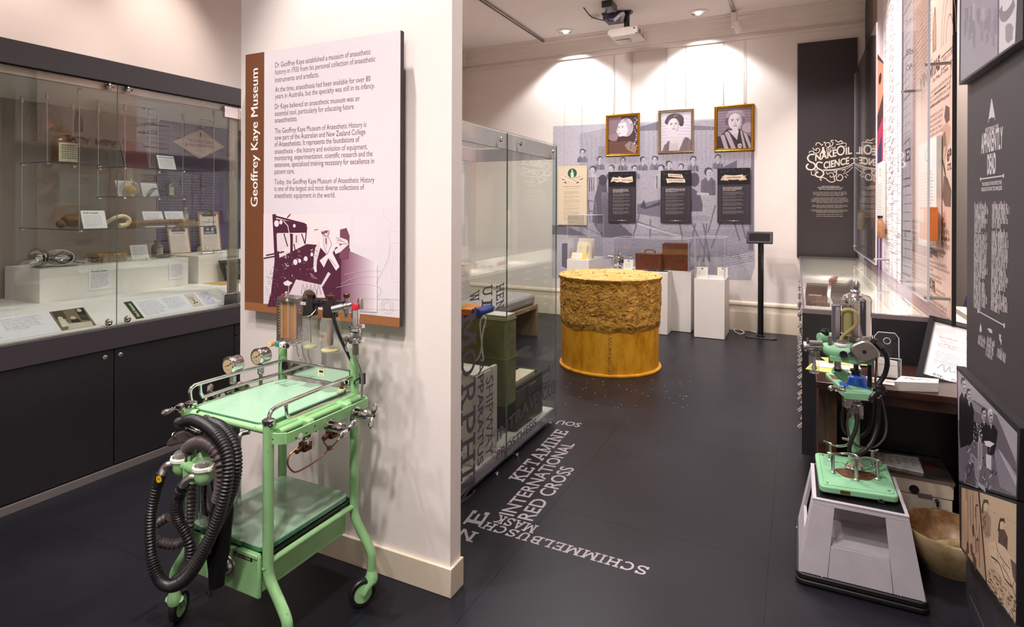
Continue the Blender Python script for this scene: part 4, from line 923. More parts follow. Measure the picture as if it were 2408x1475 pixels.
yoke(AX0 - .062, 1.47, .745, -1, R(20), .06); yoke(AX0 - .062, 1.58, .745, -1, R(80), .06)
# bronze valves and thin tubes under the right bar
def valve(u, v, x):
    q = FX(u, v, x); mb = MB().cbox(q, (.03, .034, .03), 0).cyl(q + Vector((0, -.015, 0)), q + Vector((0, -.042, -.006)), .010, n=6).cyl(q, q + Vector((.028, -.008, .014)), .009).cyl(q + Vector((0, 0, .01)), q + Vector((0, .012, .045)), .012)
    part('valve', mb, 'bronze', tr, bev=.004); part('valve_cap', MB().sph(q + Vector((.01, -.004, .02)), .014, 12, 8), 'chrome', tr); return q
v1 = valve(722, 1052, AX1 + .035); v2 = valve(784, 1022, AX1 + .035)
xq = AX1 + .04
part('gas_tube', MB().tube([FX(u, v, xq) for u, v in ((702, 1058), (684, 1076), (681, 1096), (690, 1110), (704, 1113), (738, 1094), (762, 1076), (778, 1058))], .0028, 8, smooth=6), 'copper', tr)
part('gas_tube', MB().tube([FX(u, v, xq) for u, v in ((766, 1030), (765, 1041), (772, 1052), (779, 1057), (790, 1048), (806, 1030), (818, 1016))], .0026, 8, smooth=6).cbox(FX(779, 1057, xq), (.012, .014, .012)), 'copper', tr)
# lower shelf, rails and drawer
zs = FX(640, 1302, AX1 - .01).z
zs = A(640, 1300, AY0 - .01).z
sh = part('lower_shelf', MB().prism([(x, y, zs - .016) for x, y in rrect(AX0 + .01, AX1 - .006, AY0 - .012, AY1 - .01, .035)], (0, 0, .014)), 'trayedge', tr, bev=.001)
part('shelf_surface', MB().prism([(x, y, zs - .0019) for x, y in rrect(AX0 + .011, AX1 - .007, AY0 - .011, AY1 - .011, .035)], (0, 0, .002)), 'shelffibre', sh)
part('lower_frame', MB().tube([(AX1, AY0, .325), (AX1, AY0 + .02, .338), (AX1, AY1, .338)], .010, 12, smooth=4).tube([(AX0, AY0, .325), (AX0, AY0 + .02, .338), (AX0, AY1, .338)], .010, 12, smooth=4).tube([(AX0, AY1, .338), (AX1, AY1, .338)], .010), 'greenlite', tr)
part('shelf_runner', bx((AX0 + .01, AY0 + .01, .345), (AX0 + .03, AY1 - .01, zs - .017)), 'darksteel', tr)
part('shelf_runner', MB().box((AX1 - .03, AY0 + .01, .345), (AX1 - .012, AY1 - .01, zs - .017)).box((AX1 - .02, AY0 + .02, zs - .026), (AX1 - .004, AY1 - .02, zs - .02)), 'darksteel', tr)
zdb = A(618, 1417, AY0 - .028).z; zdt = A(620, 1316, AY0 - .028).z
dr = part('drawer', bx((AX0 + .012, AY0 - .015, zdb + .012), (AX1 - .012, AY1 - .03, .328)), 'green', tr, bev=.003)
dp = part('drawer_front', bx((AX0 + .005, AY0 - .030, zdb), (AX1 - .006, AY0 - .016, zdt)), 'green', tr, bev=.005)
part('drawer_lip', bx((A(562, 1285, AY0 - .033).x, AY0 - .034, zdt - .010), (AX1 - .010, AY0 - .016, zdt + .004)), 'greenlite', dp, bev=.003)
P = Print((A(555, 1310, AY0 - .0305).x, AY0 - .0305, A(599, 1327, AY0 - .0305).z), (1, 0, 0), (0, 0, 1)); wl = A(599, 1320, AY0 - .0305).x - A(555, 1310, AY0 - .0305).x
P.rect(0, 0, wl, .014, '#141215', 0); P.text('SITE MUSEUM DEPT', wl / 2, .004, .0065, '#d8d8d0', 1, align='c', w=wl * .86) if False else P.greek(wl * .06, .0125, wl * .88, 1, .010, '#c9c9c0', 1, last=1, xh=.6)
P.part('label_tape', 'dial', dp)
q = A(532, 1333, AY0 - .03); mb = MB(); mb.M = Matrix.Translation(q) @ Matrix.Diagonal((1.45, .8, 1, 1)); mb.sph((0, 0, 0), .030, 20, 8, lo=0, axis=(0, -1, 0)); mb.M = None
part('cup_pull', mb.tube([(q.x - .045, q.y, q.z - .024), (q.x - .046, q.y, q.z + .02), (q.x, q.y, q.z + .034), (q.x + .046, q.y, q.z + .02), (q.x + .045, q.y, q.z - .024)], .003, 6, smooth=4), 'steel', dp)
# mirror plate across the back posts
z0, z1 = A(678, 884, AY1 - .012).z, A(678, 852, AY1 - .012).z
bp = part('mirror_plate', bx((AX0 + .012, AY1 - .016, z0), (AX1 - .012, AY1 - .010, z1)), 'mirror' if 'mirror' in M else 'chrome', tr)
part('plate_rim', MB().tube([(AX0 + .012, AY1 - .016, z1), (AX1 - .01, AY1 - .016, z1)], .004, 8).tube([(AX0 + .012, AY1 - .016, z0), (AX1 - .01, AY1 - .016, z0)], .003, 8), 'steel', bp)
q = A(750, 882, AY1 - .0165); P = Print((q.x, q.y, q.z - .008), (1, 0, 0), (0, 0, 1)); P.rect(0, 0, .034, .043, '#e3dcc0', 0); P.greek(.003, .041, .028, 2, .007, '#7a6a58', 1, last=1)
P.rect(.007, .014, .027, .022, '#1b1a1a', 1); P.greek(.007, .013, .02, 3, .004, '#2a2828', 1, last=1)
P.part('asset_sticker', 'dial', bp)
# pressure gauges on the left
M['gaugeface'] = print_mat('gauge_face', .35, .08, 50)
for u, v, us, vb in ((550, 862, 556, 962), (616, 841, 620, 935)):
    xs = AX0 - .02; c = FX(u, v, xs); rg = .031 if u < 600 else .0305
    g = part('pressure_gauge', MB().lathe([(rg * .9, -.024), (rg, -.022), (rg * 1.06, -.018), (rg * 1.06, -.012), (rg, -.010), (rg, .024), (rg * .93, .028), (.001, .028)], c, 32, (0, 1, 0), cap=False), 'chrome', tr)
    P = Print(c + Vector((0, -.0200, 0)), (1, 0, 0), (0, 0, 1)); P.ell(0, 0, rg * .98, rg * .98, '#cbb591', 0, 28)
    for k in range(11):
        a = R(225 - 27 * k); P.line([(.022 * math.cos(a), .022 * math.sin(a)), (.026 * math.cos(a), .026 * math.sin(a))], .0012, '#3a2c22', 1)
    P.line([(-.017, -.006), (.016, .008)], .002, '#241c18', 2); P.ell(0, 0, .003, .003, '#241c18', 2); P.text('K2', 0, -.018, .006, '#3a2c22', 1, align='c'); P.ell(.014, .010, .0035, .0035, '#3a2c22', 1)
    P.part('dial', 'gaugeface', g)
    s_ = FX(us, v + 20, xs)
    mb = MB().cyl((c.x, c.y, c.z - rg * .9), (c.x, c.y, c.z - rg - .022), .007).cyl((c.x, c.y, c.z - rg - .012), (c.x, c.y, c.z - rg - .032), .0125, n=6).lathe([(.008, -.042), (.012, -.038), (.012, -.034), (.008, -.030)], (c.x, c.y, c.z - rg), 16).cyl((c.x, c.y, c.z - rg - .04), (c.x, c.y, .74), .0065)
    part('gauge_stem', mb, 'steel', g)
# ---- flowmeter block, vaporiser jars and pressure column on the back rail
yq = AY1 - .035
a = A(653, 701, yq); b = A(701, 705, yq); c = A(653, 798, yq)
fm = part('flowmeter', bx((a.x, yq, a.z - .020), (b.x, yq + .062, a.z)), 'steel', tr, bev=.002)
part('flowmeter_back', MB().box((a.x, yq + .018, c.z - .01), (b.x, yq + .062, a.z - .02)).box((a.x - .001, yq - .002, c.z - .012), (b.x + .001, yq + .062, c.z)), 'steel', fm)
part('window', bx((a.x + .003, yq + .012, c.z), (b.x - .004, yq + .0185, a.z - .02)), 'amberglass', fm)
for k in range(3):
    x = a.x + .018 + (b.x - a.x - .036) * k / 2
    part('flow_tube', MB().cyl((x, yq + .008, c.z), (x, yq + .008, a.z - .02), .0065, n=12), 'bottle', fm)
for x in (a.x + .001, b.x - .001): part('frame_side', bx((x - .003, yq, c.z), (x + .003, yq + .02, a.z - .018)), 'steel', fm)
P = Print((a.x, yq + .0015, c.z), (1, 0, 0), (0, 0, 1))
for k in range(12): P.ell(.011, .018 + k * .011, .0012, .0022, '#f2ead8', 0, 8)
P.part('scale_marks', 'dial', fm)
zz = a.z - .010; P = Print((a.x, yq - .0003, zz), (1, 0, 0), (0, 0, 1)); W_ = b.x - a.x
P.ell(W_ * .5, 0, .0075, .0075, '#8e8a88', 0); P.ell(W_ * .5, 0, .0062, .0062, '#cac6c2', 1); P.line([(W_ * .5 - .004, 0), (W_ * .5 + .004, 0)], .001, '#8e8a88', 2)
for k in (.25, .75): P.ell(W_ * k, -.003, .002, .002, '#6b5c48', 0, 8)
P.part('emblem', 'dial', fm)
q = A(668, 692, yq + .03); part('indicator', MB().lathe([(.011, 0), (.011, .010), (.006, .017), (.001, .018)], (a.x + .018, yq + .03, a.z), 14), 'chrome', fm); part('red_lens', MB().cyl((a.x + .010, yq + .018, a.z + .004), (a.x + .018, yq + .012, a.z + .004), .005), 'red', fm)
for k, (u, v, mm) in enumerate(((641, 813, 'knoborange'), (656, 813, 'knobteal'), (667, 814, 'offwhite'), (675, 818, 'bakelite'))):
    if mm == 'knoborange': M[mm] = mat(mm, '#d08a34', .35)
    if mm == 'knobteal': M[mm] = mat(mm, '#2f6f78', .35)
    c2 = A(u, v, yq - .045 - .004 * k); kn = part('flow_knob', MB().lathe([(.001, -.010), (.0085, -.010), (.0105, -.008), (.0105, .006), (.006, .008)], c2, 18, (0, 1, 0)), mm, fm)
    part('knob_stem', MB().cyl(c2 + Vector((0, .006, 0)), c2 + Vector((.022, .055, .006)), .0045).cyl(c2 + Vector((.008, .025, .002)), c2 + Vector((.014, .038, .004)), .008, n=6), 'chrome', kn)
    P = Print(c2 + Vector((0, -.0103, 0)), (1, 0, 0), (0, 0, 1)); P.ell(0, 0, .008, .008, '#e9dcc0' if k != 1 else '#4b8a90', 0, 16); P.ell(0, 0, .002, .002, '#3a2c22', 1, 8)
    if k == 3: P.ell(0, 0, .006, .006, '#2a2426', 1, 16)
    P.part('knob_face', 'dial', kn)
part('post_top', MB().cyl((AX0, AY1, .90), (AX0, AY1, c.z - .008), LEG_R), 'green', tr)
part('post_top', MB().cyl((AX1, AY1, .90), (AX1, AY1, A(838, 845, AY1).z), LEG_R), 'green', tr)
# chopper disc, black heads and jars
yv = AY1 - .045
def jar(uc, vtop, vcap, vbot, rcap, rjar, name, shoulder, col):
    t0 = A(uc, vtop, yv); cz = A(uc, vcap, yv).z; bz = A(uc, vbot, yv).z; x = t0.x; hcap = t0.z - cz
    o = part('vaporiser_head', MB().lathe([(rcap, 0), (rcap, hcap * .82), (rcap * .93, hcap), (.001, hcap)], (x, yv, cz), 26), 'bakelite', tr)
    part('head_knob', MB().lathe([(.010, 0), (.010, .008), (.016, .010), (.016, .016), (.008, .019), (.007, .024), (.001, .025)], (x, yv, t0.z), 18), 'bronze', o)
    H_ = cz - bz
    part('jar', MB().lathe([(.001, .002), (rjar * .9, .001), (rjar, .006), (rjar, H_ * (1 - shoulder)), (rjar * .82, H_ * .97), (rjar * .78, H_)], (x, yv, bz), 28, cap=False), 'bottle', o)
    part('jar_sediment', MB().lathe([(.001, .003), (rjar * .88, .003), (rjar * .92, .007), (.001, .008)], (x, yv, bz), 24), 'cream', o)
    return o, Vector((x, yv, bz)), H_, t0
o1, b1, h1, t1 = jar(731, 704, 743, 821, .029, .0275, '', .08, 0)
part('dip_tube', MB().cyl(b1 + Vector((.002, 0, h1)), b1 + Vector((.004, 0, .02)), .0018, n=8).cyl(b1 + Vector((0, 0, h1 * .82)), b1 + Vector((0, 0, h1)), .004), 'darksteel', o1)
P = Print(t1 + Vector((-.016, -.0295, -.022)), (1, 0, 0), (0, 0, 1)); P.rect(-.004, -.001, .024, .011, '#9a948e', 0); P.rect(-.003, 0, .023, .010, '#d8d2c8', 1); P.text('OTHANE', .010, .003, .0045, '#2b2628', 2, align='c', w=.02); P.part('name_plate', 'dial', o1)
part('dial_disc', MB().cyl(t1 + Vector((-.018, .012, -.008)), t1 + Vector((-.018, .018, -.008)), .036, n=36), 'steel', o1)
o2, b2, h2, t2 = jar(779, 708, 748, 829, .0285, .038, '', .15, 0)
part('wick', MB().cyl(b2 + Vector((-.006, 0, .022)), b2 + Vector((-.006, 0, h2 * .88)), .0085, n=14), 'clipboardwood', o2)
part('dip_tube', MB().tube([b2 + Vector((.008, 0, h2)), b2 + Vector((.009, 0, .04)), b2 + Vector((.004, 0, .025)), b2 + Vector((-.004, 0, .028))], .004, 10, smooth=5), 'darksteel', o2)
for (b_, t_, col, zz, rj) in ((b1, 'HANE', '#7f8fc0', .055, .0277), (b2, 'ETHER', '#8e4a3c', .058, .0382)):
    P = Print(b_ + Vector((-.02, -rj - .0005, zz)), (1, 0, 0), (0, 0, 1)); P.text(t_, 0, 0, .009, col, 0, w=.026, bold=.02)
    for k in range(3): P.rect(.002, -.018 - k * .004, .018, -.0172 - k * .004, col, 0)
    P.part('jar_marking', 'dial', o1 if b_ is b1 else o2)
part('link_pipe', MB().cyl((t1.x + .02, yv, t1.z - .016), (t2.x - .02, yv, t2.z - .012), .013).cyl((t2.x + .02, yv, t2.z - .012), (A(812, 712, yv).x, yv, t2.z - .012), .012).lathe([(.015, -.004), (.015, .004)], ((t1.x + t2.x) / 2, yv, t1.z - .014), 20, (1, 0, 0)), 'bakelite', tr)
part('clip_wire', MB().tube([t1 + Vector((-.035, -.01, -.062)), t1 + Vector((-.030, -.028, -.05)), t1 + Vector((-.026, -.028, -.042))], .002, 6).tube([t1 + Vector((.040, -.01, -.04)), t1 + Vector((.032, -.028, -.058)), t1 + Vector((.0, -.031, -.064)), t1 + Vector((-.03, -.026, -.062))], .002, 6, smooth=4), 'chrome', o1)
# outlet block: horizontal cylinder, tap, pressure column
q0 = A(783, 731, yv - .035); q1 = A(829, 719, yv)
part('outlet_pipe', MB().cyl(q0, q0 + (q1 - q0) * .55, .0135, n=20).cyl(q0 + (q1 - q0) * .5, q1, .0095, n=16).lathe([(.011, 0), (.012, .004), (.012, .010), (.01, .012)], q0 + (q1 - q0) * .6, 16, q1 - q0), 'steel', tr)
q = A(817, 720, yv); part('tap', MB().lathe([(.004, -.05), (.007, -.045), (.008, -.03), (.010, -.028), (.010, -.012), (.006, -.01), (.006, .012), (.009, .014), (.009, .026), (.006, .028)], q, 16).cyl(q - Vector((.012, 0, 0)), q + Vector((.03, 0, .004)), .006), 'steel', tr)
part('tap_knob', MB().lathe([(.011, .028), (.012, .030), (.012, .040), (.010, .042)], q, 16), 'bronze', tr)
pc = A(838, 800, AY1 - .055); X_, Y_ = pc.x, pc.y
def zc(v): return A(838, v, AY1 - .055).z
part('pressure_column', MB().lathe([(.0145, zc(768)), (.0145, zc(733)), (.013, zc(731))], (X_, Y_, 0), 24), 'chrome', tr)
part('column_cap', MB().lathe([(.013, zc(731)), (.0135, zc(726)), (.010, zc(718)), (.001, zc(714))], (X_, Y_, 0), 20), 'red', tr)
part('column_end', MB().lathe([(.012, zc(730)), (.012, zc(711)), (.009, zc(706)), (.001, zc(704))], (X_ + .006, Y_ + .02, 0), 18), 'steel', tr)
part('collar', MB().lathe([(.019, zc(786)), (.021, zc(783)), (.021, zc(778)), (.019, zc(774)), (.024, zc(772)), (.024, zc(768)), (.016, zc(767))], (X_, Y_, 0), 26).box((X_ + .02, Y_ - .008, zc(772)), (X_ + .036, Y_ + .008, zc(764))), 'chrome', tr)
part('glass_sleeve', MB().lathe([(.001, zc(838)), (.021, zc(838)), (.022, zc(836)), (.022, zc(786)), (.020, zc(785))], (X_, Y_, 0), 24, cap=False), 'bottle', tr)
part('clamp_band', MB().lathe([(.0225, zc(809)), (.0245, zc(808)), (.0245, zc(797)), (.0225, zc(796))], (X_, Y_, 0), 26, cap=False).cyl((X_ + .02, Y_, zc(800)), (X_ + .036, Y_, zc(800)), .010).cbox((X_ - .036, Y_ - .006, zc(803)), (.024, .016, .012)).cyl((X_ - .036, Y_ - .006, zc(812)), (X_ - .036, Y_ - .006, zc(795)), .005).lathe([(.007, 0), (.007, .003), (.001, .003)], (X_, Y_ - .0255, zc(803)), 14, (0, -1, 0)), 'chrome', tr)
mb = MB(); n = 9
prof = []
for k in range(n * 4 + 1): prof.append((.0095 + .003 * math.cos(k / 4 * 2 * PI), zc(836) + (zc(811) - zc(836)) * k / (n * 4)))
part('bellows', mb.lathe(prof, (X_, Y_, 0), 20), 'brass', tr)
part('inner_stem', MB().lathe([(.006, zc(811)), (.009, zc(800)), (.006, zc(795)), (.012, zc(787))], (X_, Y_, 0), 16), 'darksteel', tr)
part('hook', MB().tube([(X_ - .036, Y_ - .008, zc(810)), (X_ - .038, Y_ - .008, zc(822)), (X_ - .030, Y_ - .01, zc(828)), (X_ - .018, Y_ - .018, zc(828))], .003, 8, smooth=5), 'steel', tr)
part('column_pipe', MB().tube([(X_, Y_, zc(838)), (X_ + .001, Y_ + .005, zc(850)), (X_ + .004, Y_ + .02, zc(872)), (X_ + .006, Y_ + .03, zc(900)), (X_ + .004, Y_ + .03, zc(940)), (X_ + .006, Y_ + .03, zc(960))], .0045, 8, smooth=5), 'steel', tr)
part('rubber_tube', MB().tube([A(786, 743, yv - .033), A(789, 760, yv - .033), A(799, 790, yv - .02), A(812, 818, yv + .01), A(832, 858, AY1 + .005)], .0065, 10, smooth=6), 'rubber', tr)
for pts in (((700, 816), (703, 836), (709, 848), (711, 857)), ((712, 815), (716, 836), (721, 850), (722, 860)), ((727, 822), (728, 840), (733, 852), (734, 861))):
    part('thin_pipe', MB().tube([A(u, v, AY1 - .02) for u, v in pts], .0022, 6, smooth=5), 'steel', tr)
# rabbit clips on cream discs, black bracket
for u, v in ((806, 916), (829, 908)):
    q = FX(u, v, AX1 + .004) ; q.z = zt + .0005 + (.0 if u < 820 else .0); q.x = AX1 - .03; q = FZ(u, v + 4, zt); 
    c3 = part('cream_disc', MB().lathe([(.001, .0), (.0155, 0), (.0155, .003), (.001, .003)], q + Vector((0, 0, .001)), 22), 'cream', tr)
    mb = MB().cbox(q + Vector((0, 0, .008)), (.014, .006, .008)).tube([q + Vector((0, 0, .01)), q + Vector((.002, 0, .022)), q + Vector((-.004, .002, .032))], .0035, 8, smooth=4).tube([q + Vector((.002, 0, .01)), q + Vector((.008, 0, .022)), q + Vector((.004, .002, .034))], .003, 8, smooth=4)
    part('clip', mb, 'bronze', c3)
q = A(855, 893, AY1); part('bracket', MB().cbox(q, (.022, .012, .04)).tube([q + Vector((.004, -.008, .018)), q + Vector((0, -.02, .005)), q + Vector((-.018, -.02, -.006)), q + Vector((-.022, -.02, -.02))], .003, 8, smooth=4), 'blackmetal', tr, bev=.002)
# ---- absorber canister, valve block, hoses, mask, bag
ca = FZ(523, 1216, zs + .006); ca = Vector((ca.x, ca.y, 0)); rc = .066
zc0 = zs + .002; zc1 = zc0 + (FZ(523, 1216, zs).z * 0 + .165)
can = part('absorber_canister', MB().lathe([(rc * .97, .03), (rc, .034), (rc, .15), (rc * 1.03, .152), (rc * 1.03, .162), (rc * .9, .166)], (ca.x, ca.y, zc0), 36), 'chrome', tr)
part('glass_ring', MB().lathe([(rc * .98, 0), (rc * 1.02, .002), (rc * 1.02, .03)], (ca.x, ca.y, zc0), 36, cap=False), 'bottle', can)
vy = 1.215
d1 = A(431, 1084, vy + .02); d2 = A(484, 1104, vy - .01); hb = A(462, 1085, vy + .03)
blk = MB().lathe([(rc * .75, .166), (rc * .8, .172), (rc * .8, .195), (rc * .6, .205), (.001, .206)], (ca.x, ca.y, zc0), 30)
blk.tube([Vector((ca.x, ca.y, d2.z + .0)), (d1 + d2) / 2 + Vector((0, .02, -.012))], .024, 12).tube([d1 + Vector((0, 0, -.014)), (d1 + d2) / 2 + Vector((.005, .0, -.018)), d2 + Vector((0, 0, -.014))], .017, 12)
blk.box((A(436, 1100, vy).x, vy - .005, A(440, 1140, vy).z), (A(460, 1100, vy).x, vy + .03, A(440, 1098, vy).z))
vb = part('valve_block', blk, 'green', tr, bev=.004)
for dd in (d1, d2):
    vv = part('valve_body', MB().lathe([(.012, -.052), (.021, -.045), (.027, -.030), (.028, -.008), (.028, -.004)], dd, 26), 'greenlite', vb)
    o = part('valve_rim', MB().lathe([(.028, -.006), (.033, -.004), (.033, .004), (.029, .007), (.027, .007)], dd, 28, cap=False).cbox(dd + Vector((-.036, -.004, 0)), (.012, .010, .006)).cbox(dd + Vector((.034, -.006, 0)), (.012, .010, .006)), 'offwhite', vb)
    part('valve_dome', MB().lathe([(.0275, .004), (.026, .013), (.021, .021), (.012, .027), (.001, .029)], dd, 24, cap=False), 'bottle', vb)
    part('valve_disc', MB().lathe([(.001, .004), (.016, .004), (.016, .006), (.001, .007)], dd, 18).box(dd - Vector((.004, .004, -.006)), dd + Vector((.004, .004, .012))), 'copper', vb)
q = A(447, 1084, vy + .015); part('relief_valve', MB().lathe([(.016, -.018), (.016, -.012), (.0115, -.011), (.0115, .006), (.013, .008), (.013, .012), (.001, .013)], q, 18), 'steel', vb)
e1 = [d1 + Vector((-.018, -.012, -.03)), A(403, 1098, vy - .01), A(390, 1108, vy - .02), A(384, 1124, vy - .03)]
e2 = [d2 + Vector((-.018, -.012, -.03)), A(455, 1128, vy - .03), A(441, 1137, vy - .04), A(434, 1151, vy - .045)]
part('elbow_pipe', MB().tube(e1, .0125, 16, smooth=6), 'steel', tr); part('elbow_pipe', MB().tube(e2, .0125, 16, smooth=6), 'steel', tr)
def hose(pts, r, pitch, m, name='corrugated_hose', amp=.13):
    P_ = crom([Vector(p) for p in pts], 40); Ls = [0]
    for a, b in zip(P_, P_[1:]): Ls.append(Ls[-1] + (b - a).length)
    n = int(Ls[-1] / pitch * 5); out = []; j = 0
    for k in range(n + 1):
        s = Ls[-1] * k / n
        while j < len(Ls) - 2 and Ls[j + 1] < s: j += 1
        t = (s - Ls[j]) / max(1e-9, Ls[j + 1] - Ls[j]); out.append(P_[j].lerp(P_[j + 1], t))
    return part(name, MB().tube(out, lambda q: r * (1 - amp + amp * math.cos(2 * PI * q * n / 5)), 14), m, tr, ang=80)
def HP(L): return [A(u, v, y) for u, v, y in L]
hose(HP([(381, 1128, 1.185), (371, 1160, 1.18), (361, 1210, 1.175), (360, 1270, 1.17), (366, 1330, 1.165), (382, 1370, 1.16), (408, 1384, 1.155), (437, 1372, 1.15), (464, 1340, 1.15), (490, 1290, 1.15), (513, 1235, 1.155), (532, 1175, 1.16), (541, 1115, 1.17), (535, 1065, 1.18), (512, 1027, 1.19), (484, 1004, 1.21), (455, 993, 1.235), (434, 999, 1.26)]), .0185, .0098, 'hose')
hose(HP([(432, 1157, 1.17), (421, 1190, 1.175), (424, 1225, 1.185), (440, 1255, 1.195), (453, 1285, 1.20), (452, 1325, 1.20), (436, 1358, 1.195), (420, 1372, 1.185), (450, 1345, 1.18), (482, 1300, 1.185), (512, 1245, 1.19), (540, 1185, 1.20), (558, 1125, 1.21), (560, 1078, 1.22), (549, 1040, 1.23), (525, 1010, 1.245), (498, 998, 1.26)]), .0180, .0098, 'hose')
hose(HP([(443, 1062, 1.25), (456, 1050, 1.235), (478, 1045, 1.215), (500, 1056, 1.20), (517, 1080, 1.195), (525, 1112, 1.20), (524, 1150, 1.21), (518, 1180, 1.22)]), .0200, .015, 'hosebrown', amp=.2)
hose(HP([(452, 1120, 1.27), (455, 1160, 1.27), (452, 1210, 1.27), (450, 1262, 1.26), (425, 1284, 1.24), (392, 1284, 1.225), (362, 1272, 1.22), (360, 1252, 1.23), (378, 1236, 1.245), (400, 1222, 1.26)]), .0165, .014, 'hosebrown', amp=.22)
part('hose_cuff', MB().tube(HP([(385, 1119, 1.185), (380, 1134, 1.183), (377, 1148, 1.181)]), .0165, 16), 'rubber', tr)
part('hose_cuff', MB().tube(HP([(436, 1146, 1.172), (431, 1160, 1.171), (427, 1176, 1.172)]), .0165, 16), 'rubber', tr)
q = A(378, 1133, 1.165); P = Print(q, (1, 0, 0), (.18, 0, 1), N=(0, -1, 0)); P.ell(0, 0, .014, .011, '#e8b713', 0, 14); P.rect(-.009, -.012, .004, 0, '#e8b713', 0); P.ell(-.004, 0, .003, .0035, '#8a6a10', 1, 10); P.ell(.004, 0, .003, .0035, '#8a6a10', 1, 10); P.part('sticker', 'yellow', tr)
part('hose_mount', MB().cyl(A(424, 1000, 1.265), A(434, 999, 1.26), .017, n=18), 'steel', tr)
part('hose_mount', MB().cyl(A(488, 990, 1.29), A(500, 999, 1.265), .014, n=18).tube([A(447, 1010, 1.27), A(458, 1016, 1.27), A(472, 1020, 1.28), A(480, 1008, 1.30)], .007, 10, smooth=4), 'chrome', tr)
part('support_rod', MB().tube([A(590, 1020, AY0 - .01), A(574, 1024, AY0 - .02), A(566, 1034, AY0 - .03), A(564, 1064, AY0 - .03)], .008, 12, smooth=5).lathe([(.010, -.004), (.010, .004)], A(564, 1062, AY0 - .03), 14).lathe([(.010, -.004), (.010, .004)], A(565, 1072, AY0 - .03), 14), 'steel', tr)
# rubber face mask and hook
mk = [(389, 1054), (398, 1040), (416, 1024), (432, 1019), (447, 1022), (460, 1030), (466, 1044), (455, 1050), (436, 1048), (418, 1052), (400, 1058)]
part('face_mask', MB().prism([A(u, v, 1.225 + .0006 * (u - 389)) for u, v in mk], (.010, .045, .004)), 'hosebrown', tr, bev=.006)
part('mask_hook', MB().tube([A(417, 1022, 1.25), A(410, 1026, 1.24), (A(409, 1031, 1.235)), A(416, 1031, 1.235)], .0022, 6, smooth=4), 'chrome', tr)
# breathing bag
bagp = [(507, 1170), (524, 1175), (529, 1215), (524, 1260), (520, 1310), (511, 1350), (507, 1392), (502, 1398), (494, 1396), (492, 1350), (487, 1310), (487, 1280), (494, 1225)]
part('breathing_bag', MB().prism([A(u, v, 1.21) for u, v in bagp], (.012, .035, 0)), 'rubber', tr, bev=.008)
q = A(500, 1296, 1.208); P = Print(q, (1, 0, 0), (0, 0, 1)); P.ell(0, 0, .006, .016, '#cf9f1c', 0, 16); P.curve([(-.002, .008), (.002, .003), (-.002, -.002), (.002, -.008)], .0015, '#6a4a10', 1); P.part('sticker', 'yellow', tr)
part('bag_loop', MB().tube([A(494, 1396, 1.22), A(494, 1406, 1.22), A(498, 1410, 1.22), A(503, 1406, 1.22), A(503, 1397, 1.22)], .0016, 6, smooth=4), 'darksteel', tr)
# freestanding glass case behind the partition
GX, GY0, GY1, GB, GT = -1.47, 1.98, 3.72, .03, 1.875; GXB = -2.12
M['bandgrey'] = mat('lavender_grey_laminate', '#a39daa', 0.45, var=.04)
M['bandtop'] = mat('pale_band', '#d6ccd2', 0.4, var=.03)
gc = thing('glass_case', 'tall freestanding glass display case behind the partition with drug names on its glass', 'display case', ((GX + GXB) / 2, (GY0 + GY1) / 2, 0))
part('plinth_base', bx((GXB + .06, GY0 + .06, 0), (GX - .06, GY1 - .06, GB)), 'black', gc)
part('lower_band', bx((GXB + .012, GY0 + .012, GB), (GX - .012, GY1 - .012, .088)), 'bandgrey', gc, bev=.001)
part('deck', bx((GXB + .02, GY0 + .02, .0881), (GX - .02, GY1 - .02, .092)), 'offwhite', gc)
part('upper_band', MB().box((GX - .03, GY0 + .012, 1.785), (GX - .012, GY1 - .012, GT - .004)).box((GXB + .012, GY0 + .012, 1.785), (GXB + .03, GY1 - .012, GT - .004)).box((GXB + .03, GY1 - .03, 1.785), (GX - .03, GY1 - .012, GT - .004)).box((GXB + .03, GY0 + .012, 1.785), (GX - .03, GY0 + .03, GT - .004)), 'bandtop', gc)
ym = FX(1195, 600, GX).y
for y0, y1 in ((GY0, ym - .0015), (ym + .0015, GY1)):
    g = part('glass_pane', bx((GX - .010, y0, GB), (GX, y1, GT)), 'glass', gc, smooth=False)
    part('glass_pane', bx((GXB, y0, GB), (GXB + .010, y1, GT)), 'glass', gc, smooth=False)
    part('glass_edge', bx((GX - .009, y1 - .0012, GB), (GX - .0005, y1 - .0002, GT)), 'glassedge', g)
part('glass_pane', bx((GXB + .0105, GY1 - .010, GB), (GX - .0105, GY1, GT)), 'glass', gc, smooth=False)
part('glass_pane', bx((GXB + .0105, GY0, GB), (GX - .0105, GY0 + .010, GT)), 'glass', gc, smooth=False)
part('glass_top', bx((GXB, GY0, GT + .0005), (GX, GY1, GT + .0085)), 'glass', gc, smooth=False)
for u, v in ((1172, 329), (1219, 338), (1296, 356), (1169, 1115), (1216, 1070), (1294, 994)):
    q = FX(u, v, GX); part('bolt', MB().lathe([(.007, 0), (.007, .006), (.013, .008), (.014, .014), (.011, .019), (.001, .020)], q, 18, (1, 0, 0)), 'chrome', gc)
